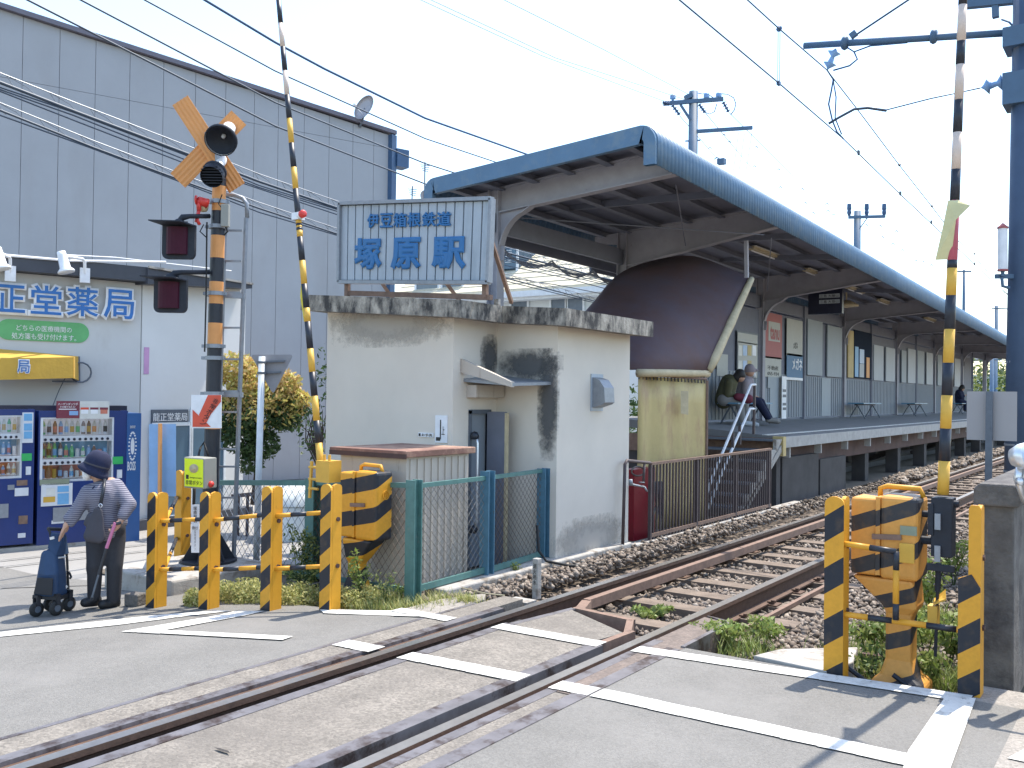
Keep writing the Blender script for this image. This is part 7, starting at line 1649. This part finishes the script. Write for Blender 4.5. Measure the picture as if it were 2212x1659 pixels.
# striped top
fold=lambda a,b_,ra,rb: [(a,ra,b_,rb)]
caps=[(neck+CR*.02-Vz*.02,.055,chest,.115),(chest,.12,belly,.125),(belly,.128,pp(231,1134,.0),.135),(chest,.10,pp(243,1056,0),.085),(shR,.06,shL,.065),(pp(238,1075,-.02),.10,pp(240,1125,-.02),.12),
 (shR,.060,elR,.052),(elR,.052,haR+(elR-haR).normalized()*.075,.042),(shL,.066,elL,.056),(elL,.058,haL+(elL-haL).normalized()*.06,.045),(pp(252,1062,-.01),.05,pp(262,1128,-.03),.05)]
for k in range(6):
    t=k/6; p=shL.lerp(elL,.25+t*.7); caps.append((p+CR*.035,.022,p-CR*.03-Vz*.02,.022))
    p=elR.lerp(haR,.1+t*.6); caps.append((p-CR*.02+Vz*.02,.026,p+CR*.02-Vz*.025,.028))
blobmesh('striped_top',caps,.011,'shirt',person,2)
q=MB(); q.tube([neck+CR*.035-CF*.06-Vz*.0,neck-CR*.005-CF*.10-Vz*.03,neck-CR*.03-CF*.09-Vz*.07],.010,6); part('neck_trim',q,'navy',person,smooth=True)
# trousers
caps=[(pp(212,1140,.02),.09,pp(208,1165,.03),.082),(pp(208,1165,.03),.08,knR,.062),(knR,.060,anR+Vz*.0,.05),(pp(246,1140,-.03),.09,pp(249,1165,-.02),.082),(pp(249,1165,-.02),.08,knL+CR*.01,.064),(knL+CR*.01,.062,anL+CR*.01,.054),(pp(212,1140,0),.09,pp(246,1140,0),.09),(knR+Vz*.02-CR*.01,.056,knR-Vz*.03-CR*.01,.056)]
blobmesh('trousers',caps,.012,'trouser',person,3)
for nm,an,tip,heel in (('shoe',anR,pp(184,1305,.08),pp(207,1303,.0)),('shoe',anL,pp(222,1309,.06),pp(248,1309,-.03))):
    blobmesh(nm,[(heel+Vz*.02,.045,tip+Vz*.012,.038),(an-Vz*.02,.045,heel+Vz*.03,.045)],.010,'shoe',person,2)
# hat: crown plus drooping brim, mask with strap
ax=(Vz*.93+CR*.30+CF*.1).normalized()
q=MB(); hc=headc+Vz*.015+CR*.008; q.lathe(hc,[(.094,-.015),(.100,.02),(.094,.07),(.07,.112),(.04,.128),(0,.131)],26,0,ax); q.lathe(hc,[(.096,.0),(.112,-.022),(.128,-.052),(.124,-.056),(.108,-.03),(.09,-.008)],26,0,(Vz*.86+CR*.45+CF*.05)); 
part('bucket_hat',q,'navy',person,smooth=True)
q=MB(); q.lathe(hc,[(.1005,.008),(.1015,.014),(.1005,.02)],26,0,ax); part('hat_band',q,'bag_grey',person,smooth=True)
blobmesh('face_mask',[(headc-CR*.062-Vz*.030-CF*.015,.034,headc-CR*.055-Vz*.062-CF*.02,.034),(headc-CR*.05-Vz*.045-CF*.045,.028,headc-CR*.035-Vz*.05-CF*.055,.024)],.007,'mask',person,2)
q=MB(); q.tube([headc-CR*.04-CF*.075-Vz*.035,headc-CR*.0-CF*.082-Vz*.02,headc+CR*.022-CF*.08-Vz*.005],.003,5); part('mask_strap',q,'mask',person)
q=MB(); q.lathe(headc-CR*.075-CF*.045+Vz*.002,[(0,.008),(.008,.004),(.008,0)],8,0,(-CF*.7-CR)); part('eye',q,'hair',person)
# shoulder bag
bag=thing('shoulder_bag','dark grey pouch bag slung over the pedestrian in a navy hat','bag',pp(203,1150,.2))
blobmesh('pouch',[(pp(210,1102,.19),.03,pp(196,1155,.20),.055,tuple(CF*.45)),(pp(214,1105,.19),.03,pp(213,1160,.19),.055,tuple(CF*.45)),(pp(194,1158,.2),.05,pp(212,1160,.19),.05,tuple(CF*.45)),(pp(196,1115,.17),.03,pp(189,1130,.17),.03)],.010,'bag_grey',bag,3)
q=MB(); q.tube([pp(226,1036,.10),pp(223,1060,.175),pp(217,1090,.185)],.013,6); q.tube([pp(222,1036,.02),pp(232,1034,.0),pp(245,1050,-.08)],.013,6); part('strap',q,'black',bag,smooth=True)
q=MB(); q.lathe(pp(217,1092,.20),[(.012,-.003),(.016,0),(.012,.003)],10,0,CF); part('buckle',q,'chrome',bag)
# cane
cn=thing('walking_cane','pink and grey walking cane in the hand of the pedestrian in a navy hat','cane',pp(198,1296,.2))
q=MB(); q.tube([pp(262,1129,.17),pp(247,1132,.19)],.013,8,1); q.tube([pp(249,1129,.19),pp(230,1184,.2)],.013,8,0); q.tube([pp(230,1184,.2),pp(213,1241,.21)],.0115,8,1); q.tube([pp(213,1241,.21),pp(199,1290,.22)],.008,8,2); q.tube([pp(199,1290,.22),pp(198,1296,.22)],.013,8,1); part('shaft',q,['cane_pink','black','galv_dark'],cn,smooth=False)
# shopping trolley
tl=thing('shopping_trolley','navy blue shopping trolley pulled by the pedestrian in a navy hat','trolley',(GP(110,1322).x,GP(110,1322).y,GP(110,1322).z))
def c9(x,y): return (x/3.6875*.54,(2050+y/3.6875)*.54)
def tq(x,y,t_=.1): return pp(*c9(x,y),t_)
fr=[(580,590),(860,610),(990,640),(1010,1200),(850,1240),(490,1210)]
q=MB()
top=[tq(600,590,.28),tq(700,520,.26),tq(830,500,.22),tq(960,620,.1),tq(900,600,.02),tq(700,580,.1)]
bt_=[tq(485,1215,.30),tq(650,1260,.31),tq(850,1250,.28),tq(1000,1215,.12),tq(900,1200,.0),tq(640,1190,.05)]
md=[tq(545,900,.31),tq(680,920,.32),tq(850,920,.27),tq(985,900,.12),tq(890,900,.0),tq(650,900,.08)]
def loft(R_,cap=True):
    n=len(R_[0]); V=[p for r in R_ for p in r]; F=[(i*n+k,i*n+(k+1)%n,(i+1)*n+(k+1)%n,(i+1)*n+k) for i in range(len(R_)-1) for k in range(n)]
    if cap: F+=[tuple(range(n)),tuple(range(len(R_)*n-1,(len(R_)-1)*n-1,-1))]
    return V,F
q.add(*loft([bt_,md,top])); o=part('fabric_body',q,'trolley_blue',tl); bev(o,.02,3)
q=MB(); fl_=[tq(700,525,.27),tq(750,300,.22),tq(930,330,.15),tq(975,620,.11),tq(830,640,.24)]; q.prism(fl_,CF*.05); o=part('top_flap',q,'trolley_blue',tl); bev(o,.015,2)
q=MB(); q.prism([tq(560,955,.325),tq(790,965,.325),tq(775,1225,.325),tq(500,1200,.325)],-CF*.012); o=part('dark_pocket',q,'trolley_black',tl); bev(o,.005)
q=MB(); 
q.tube([tq(715,240,.2),tq(740,300,.2),tq(800,640,.15),tq(960,1210,.1)],.010,8); q.tube([tq(900,250,.1),tq(960,370,.08),tq(990,700,.06),tq(1010,1200,.05)],.010,8)
q.tube([tq(705,240,.2),tq(900,250,.1)],.014,8); q.tube([tq(860,415,.15),tq(950,425,.1),tq(965,370,.08)],.012,8); q.tube([tq(1000,860,.06),tq(1030,900,.08),tq(1050,950,.09),tq(1030,975,.1)],.009,6)
q.bar(tq(490,1240,.28),tq(860,1262,.27),.03,.03); q.bar(tq(860,1262,.27),tq(1020,1215,.08),.03,.03)
part('frame',q,'trolley_black',tl)
q=MB(); q.tube([tq(860,668,.22),tq(965,655,.13)],.007,6); q.bar(tq(935,1130,.15),tq(985,1080,.13),.02,.02); q.bar(tq(740,385,.25),tq(800,370,.25),.012,.02); part('reflective_trim',q,'chrome',tl)
for (x,y,t_) in ((540,1385,.30),(830,1385,.28),(740,1360,.06),(1015,1345,.10)):
    c=tq(x,y,t_); gg=gz(c.x); c.z=gg+.058; q=MB(); axw=(CR*.9-CF*.45).normalized(); q.lathe(c-axw*.016,[(.0,0),(.03,0),(.054,.002),(.058,.016),(.054,.03),(.03,.032),(0,.032)],22,0,axw); wh_=part('wheel',q,'rubber',tl,smooth=True)
    q=MB(); q.lathe(c-axw*.018,[(0,0),(.026,0),(.026,.036),(0,.036)],12,0,axw); part('hub',q,'galv_dark',wh_)
    q=MB(); q.bar(c+Vz*.03-axw*.02,c+Vz*.10-axw*.02,.012,.03); q.bar(c+Vz*.03+axw*.022,c+Vz*.10+axw*.022,.012,.03); q.bar(c+Vz*.10-axw*.03,c+Vz*.10+axw*.03,.03,.02); part('caster_fork',q,'trolley_black',tl)
# ---------------- seated people on the platform
def seated(label,sx,D_,J,cols,extra=None):
    """J in photo pixels: head, neck, shoulder, hip, knees, ankles, hands"""
    f=lambda p,t=0.: DP(p[0],p[1],D_-t)
    k=D_/2000
    t=thing('person',label,'person',f(J['an'][0])-Vz*.05)
    head,neck_,sh,hip=f(J['head'],.05),f(J['neck']),f(J['sh']),f(J['hip'])
    caps=[(head,.095,head+Vz*.03,.09),(neck_,.055,head,.06),(sh-CF*.08,.06,sh+CF*.10,.06),(sh,.12,hip,.13)]
    leg=[];arm=[];top=[(neck_,.07,sh,.15),(sh-CF*.12,.085,sh+CF*.12,.085),(sh,.16,f(((J['sh'][0]+J['hip'][0])/2,(J['sh'][1]+J['hip'][1])/2)),.17),(f(((J['sh'][0]+J['hip'][0])/2,(J['sh'][1]+J['hip'][1])/2)),.17,hip,.17)]
    for i,(kn,an) in enumerate(zip(J['kn'],J['an'])):
        s_=.10 if i==0 else -.08
        K=f(kn,s_); A_=f(an,s_); H_=f(J['hip'],s_)
        caps+=[(H_,.09,K,.065),(K,.06,A_,.045),(A_-Vz*.03,.04,A_+CR*.16-Vz*.05,.035)]; leg+=[(H_,.12,K,.085),(K,.08,A_,.065)]
        e=f(J['el'],s_*1.6); h_=f(J['ha'],s_); S2=f(J['sh'],s_*1.8)
        caps+=[(S2,.045,e,.04),(e,.038,h_,.03)]; top+=[(S2,.075,e,.062),(e,.06,h_-(h_-e).normalized()*.06,.048)]
        hand(caps,h_-(h_-e).normalized()*.03,(h_-e),CF,-Vz,1.,.5)
    blobmesh('body',caps,.016,'skin',t,2); blobmesh('jacket',top,.02,cols[0],t,3); blobmesh('trousers',leg,.018,cols[1],t,3)
    for i,an in enumerate(J['an']):
        A_=f(an,.10 if i==0 else -.08); blobmesh('shoe',[(A_-Vz*.035,.055,A_+CR*.17-Vz*.055,.045)],.014,cols[3],t,2)
    blobmesh('cap' if cols[4] else 'hair',[(head+Vz*.045-CR*.0,.108,head+Vz*.06,.10)]+([(head+Vz*.04,.05,head+CR*.14+Vz*.035,.03)] if cols[4] else [(head-CR*.05,.09,head+Vz*.05,.1)]),.015,cols[2],t,2)
    if extra: extra(t,f,head)
    return t
def c7u(x,y): return c7(x,y)
b1y=XP(1590,870,-6.62); D1=(b1y.x*CF.x+b1y.y*CF.y)
P1=dict(head=c7u(365,860),neck=c7u(300,905),sh=c7u(220,930),hip=c7u(150,1160),el=c7u(195,1100),ha=c7u(330,1100),kn=[c7u(360,1180),c7u(420,1190)],an=[c7u(395,1440),c7u(470,1450)])
seated('person in olive jacket bent forward with black hair on the nearest platform bench',0,D1-.15,P1,['olive','beige_cloth','hair','wind_white',0])
def ex2(t,f,head):
    blobmesh('face_mask',[(head+CR*.07-Vz*.04,.045,head+CR*.08-Vz*.07,.04)],.012,'mask',t,1)
P2=dict(head=c7u(495,790),neck=c7u(470,860),sh=c7u(440,930),hip=c7u(430,1160),el=c7u(430,1080),ha=c7u(560,1110),kn=[c7u(600,1180),c7u(640,1190)],an=[c7u(740,1400),c7u(760,1410)])
seated('person in pale cap, mask and grey jacket with stretched dark legs on the nearest bench',0,D1+.35,P2,['pale_cloth','navy','pale_cloth','beige_cloth',1],ex2)
bgs=thing('red_bag','dark red bag on the lap between the two seated people','bag',DP(*c7u(420,1140),D1-.4)); blobmesh('pouch',[(DP(*c7u(330,1120),D1-.35),.07,DP(*c7u(480,1150),D1-.35),.09)],.018,'burgundy',bgs,2)
p3=XP(pxl(1370),880,-6.62); D3=p3.x*CF.x+p3.y*CF.y
def k4(x,y): return (pxl(x),(1100+y/1.843)*.54)
P3=dict(head=k4(1380,838),neck=k4(1370,855),sh=k4(1360,872),hip=k4(1362,930),el=k4(1372,905),ha=k4(1402,888),kn=[k4(1405,942),k4(1408,944)],an=[k4(1400,990),k4(1408,992)])
seated('person in dark suit on the far platform bench left of the grey signboard',0,D3,P3,['navy','navy','hair','shoe',0])
# ================================================================ WEEDS AND GROUND COVER
def blades(n,gen,h0,h1,w0,lean,seed,mi=1):
    rs=np.random.RandomState(seed); q=MB(); V=[];F=[];M_=[]
    for i in range(n):
        x,y,z=gen(rs); h_=rs.uniform(h0,h1); a=rs.uniform(0,6.28); dx,dy=math.cos(a),math.sin(a); l=lean*h_*rs.uniform(.3,1.3); w_=w0*rs.uniform(.6,1.4)
        o=len(V); sx_,sy_=-dy*w_,dx*w_
        V+=[(x-sx_,y-sy_,z),(x+sx_,y+sy_,z),(x+sx_*.7+dx*l*.35,y+sy_*.7+dy*l*.35,z+h_*.6),(x-sx_*.7+dx*l*.35,y-sy_*.7+dy*l*.35,z+h_*.6),(x+dx*l,y+dy*l,z+h_)]
        F+=[(o,o+1,o+2,o+3),(o+3,o+2,o+4)]; M_+=[int(rs.random()<.5)]*2
    q.v=V;q.f=F;q.m=M_; return q
def inpoly_gen(cs,zf=lambda x:0):
    def g(rs):
        c=cs[rs.randint(len(cs))]; return (c[0]+rs.normal()*c[2],c[1]+rs.normal()*c[3],c[4])
    return g
cl=[]
for (px,py,sx_,sy_) in ((480,1290,.16,.05),(520,1295,.14,.07),(560,1300,.1,.05),(630,1300,.14,.06),(660,1295,.12,.06),(600,1302,.14,.04),(420,1308,.07,.03),(740,1305,.12,.04),(790,1300,.12,.05),(500,1300,.12,.04),(540,1285,.15,.07)):
    p=GP(px,py); cl.append((p.x,p.y,sx_,sy_,p.z-.03))
mb=leaves(15000,[(c[0],c[1],c[4]+.06,(c[2]*1.7,c[3]*2.2,.11),1) for c in cl],.014,lambda p,r:int(r.random()<.25),'x',seed=21)
stuff('flowering_weeds',mb,['leaf_flower','leaf_weed'],'yellowish flowering weeds between the left guard posts','weeds')
cl2=[]
for (px,py,s1,s2) in ((780,1310,.12,.04),(830,1312,.12,.04),(880,1308,.12,.05),(920,1300,.12,.05),(760,1290,.1,.06),(850,1290,.1,.06),(960,1290,.1,.06),(1010,1296,.06,.04)):
    p=GP(px,py); cl2.append((p.x,p.y,s1,s2,p.z-.06))
stuff('grass',blades(2600,inpoly_gen(cl2),.04,.13,.0035,.7,22),['leaf_weed','leaf_flower'],'short grass at the road edge below the chain link fence','grass')
def plant(px,py,h_,r,n,m,label,seed,leaf=.03,z=None,stems=5):
    p=GP(px,py) if z is None else GP(px,py,z); t=thing('weed_plant',label,'plant',p); rs=random.Random(seed); q=MB(); cts=[]
    for i in range(stems):
        a=rs.uniform(0,6.28); e=p+Vector((math.cos(a)*r*rs.uniform(.3,1),math.sin(a)*r*rs.uniform(.3,1),h_*rs.uniform(.6,1))); q.tube([p-Vz*.05,p.lerp(e,.5)+Vz*.03,e],.004,4); cts+= [(e.x,e.y,e.z,(r*.45,r*.45,h_*.22),1),(*p.lerp(e,.6),(r*.4,r*.4,h_*.2),.7)]
    part('stem',q,'leaf_dark',t,kind='stuff'); part('foliage',leaves(n,cts,leaf,lambda p_,rr:int(rr.random()<.4),'x',seed=seed),m,t,kind='stuff')
plant(645,1262,.45,.15,420,['leaf_weed','leaf_dark'],'leafy weed growing through the mesh beside the third guard post',31,.022)
plant(650,1275,.2,.2,500,['leaf_dark','leaf_weed'],'dark low weed clump at the foot of the green fence post',32,.02)
plant(785,1300,.36,.10,240,['leaf_bright','leaf_weed'],'tall slender weed in front of the left gate machine',33,.02)
plant(830,1305,.22,.1,160,['leaf_weed','leaf_flower'],'small tuft of weed between gate machine and fence post',34,.014)
plant(1185,1190+8,.16,.1,120,['leaf_dark','leaf_weed'],'small plant growing from the kerb near the white shed wall',35,.014)
plant(1280,1190,.24,.09,160,['leaf_dark','leaf_weed'],'dark sprig at the foot of the white shed wall',36,.018)
plant(870,1290,.1,.1,140,['leaf_weed','leaf_bright'],'tuft of grass in the stones at the green fence post',37,.014)
plant(1120,1240,.1,.07,90,['leaf_weed','leaf_bright'],'tiny bright tuft in front of the blue fence post',38,.014)
plant(1410,1335,.08,.17,420,['leaf_bright','leaf_weed'],'bright weed between the rails at the crossing end',39,.03,z=-.18)
for k,(px,py,hh_,r_,n_,lb) in enumerate(((1560,1395,.14,.18,420,'bright weed clump left of the concrete cover'),(1625,1385,.14,.2,420,'bright weed clump behind the concrete cover'),(1870,1395,.22,.2,420,'weed clump behind the right gate machine foot'),(2010,1330,.42,.16,420,'tall leafy weed behind the counterweight of the gate arm'),(2060,1260,.4,.12,300,'leafy weed beside the right guard post, highest'),(2000,1420,.3,.2,480,'weed clump between the machine foot and right guard post'),(1900,1470,.16,.22,420,'dark weeds in front of the right gate machine foot'),(1990,1480,.2,.15,360,'broad leaved weed at the road edge right of the machine foot'),(2050,1440,.3,.12,300,'weeds touching the right guard post'),(1950,1350,.2,.2,300,'weeds on the stones behind the right gate machine'))):
    plant(px,py,hh_,r_,n_,['leaf_bright','leaf_weed'] if k not in (6,) else ['leaf_dark','leaf_weed'],lb,50+k,.026,z=-.12)
gr=[]
for (px,py) in ((1560,1400),(1620,1410),(1860,1430),(1940,1480),(2010,1470),(2040,1480),(2000,1380),(2050,1350),(1990,1330),(1900,1400)):
    p=GP(px,py,-.14); gr.append((p.x,p.y,.12,.12,-.15))
stuff('grass',blades(2600,inpoly_gen(gr),.04,.15,.004,.8,61),['leaf_bright','leaf_weed'],'grass around the foot of the right gate machine','grass')
# dark oil marks and gum on the deck
q=MB()
for (px,py,r) in ((855,1650,.012),(905,1645,.02),(880,1648,.018)):
    p=GP(px*1.0-400+0,py-8 if False else 1625+(px-855)*.12); 
p=GP(478,1624); q.add([p+Vector((-.05,.0,.008)),p+Vector((.0,-.008,.008)),p+Vector((.06,.0,.008)),p+Vector((.03,.014,.008)),p+Vector((-.03,.01,.008))],[(0,1,2,3,4)]); stuff('oil_mark',q,'dark_groove','small dark smear on the crossing concrete','stain')
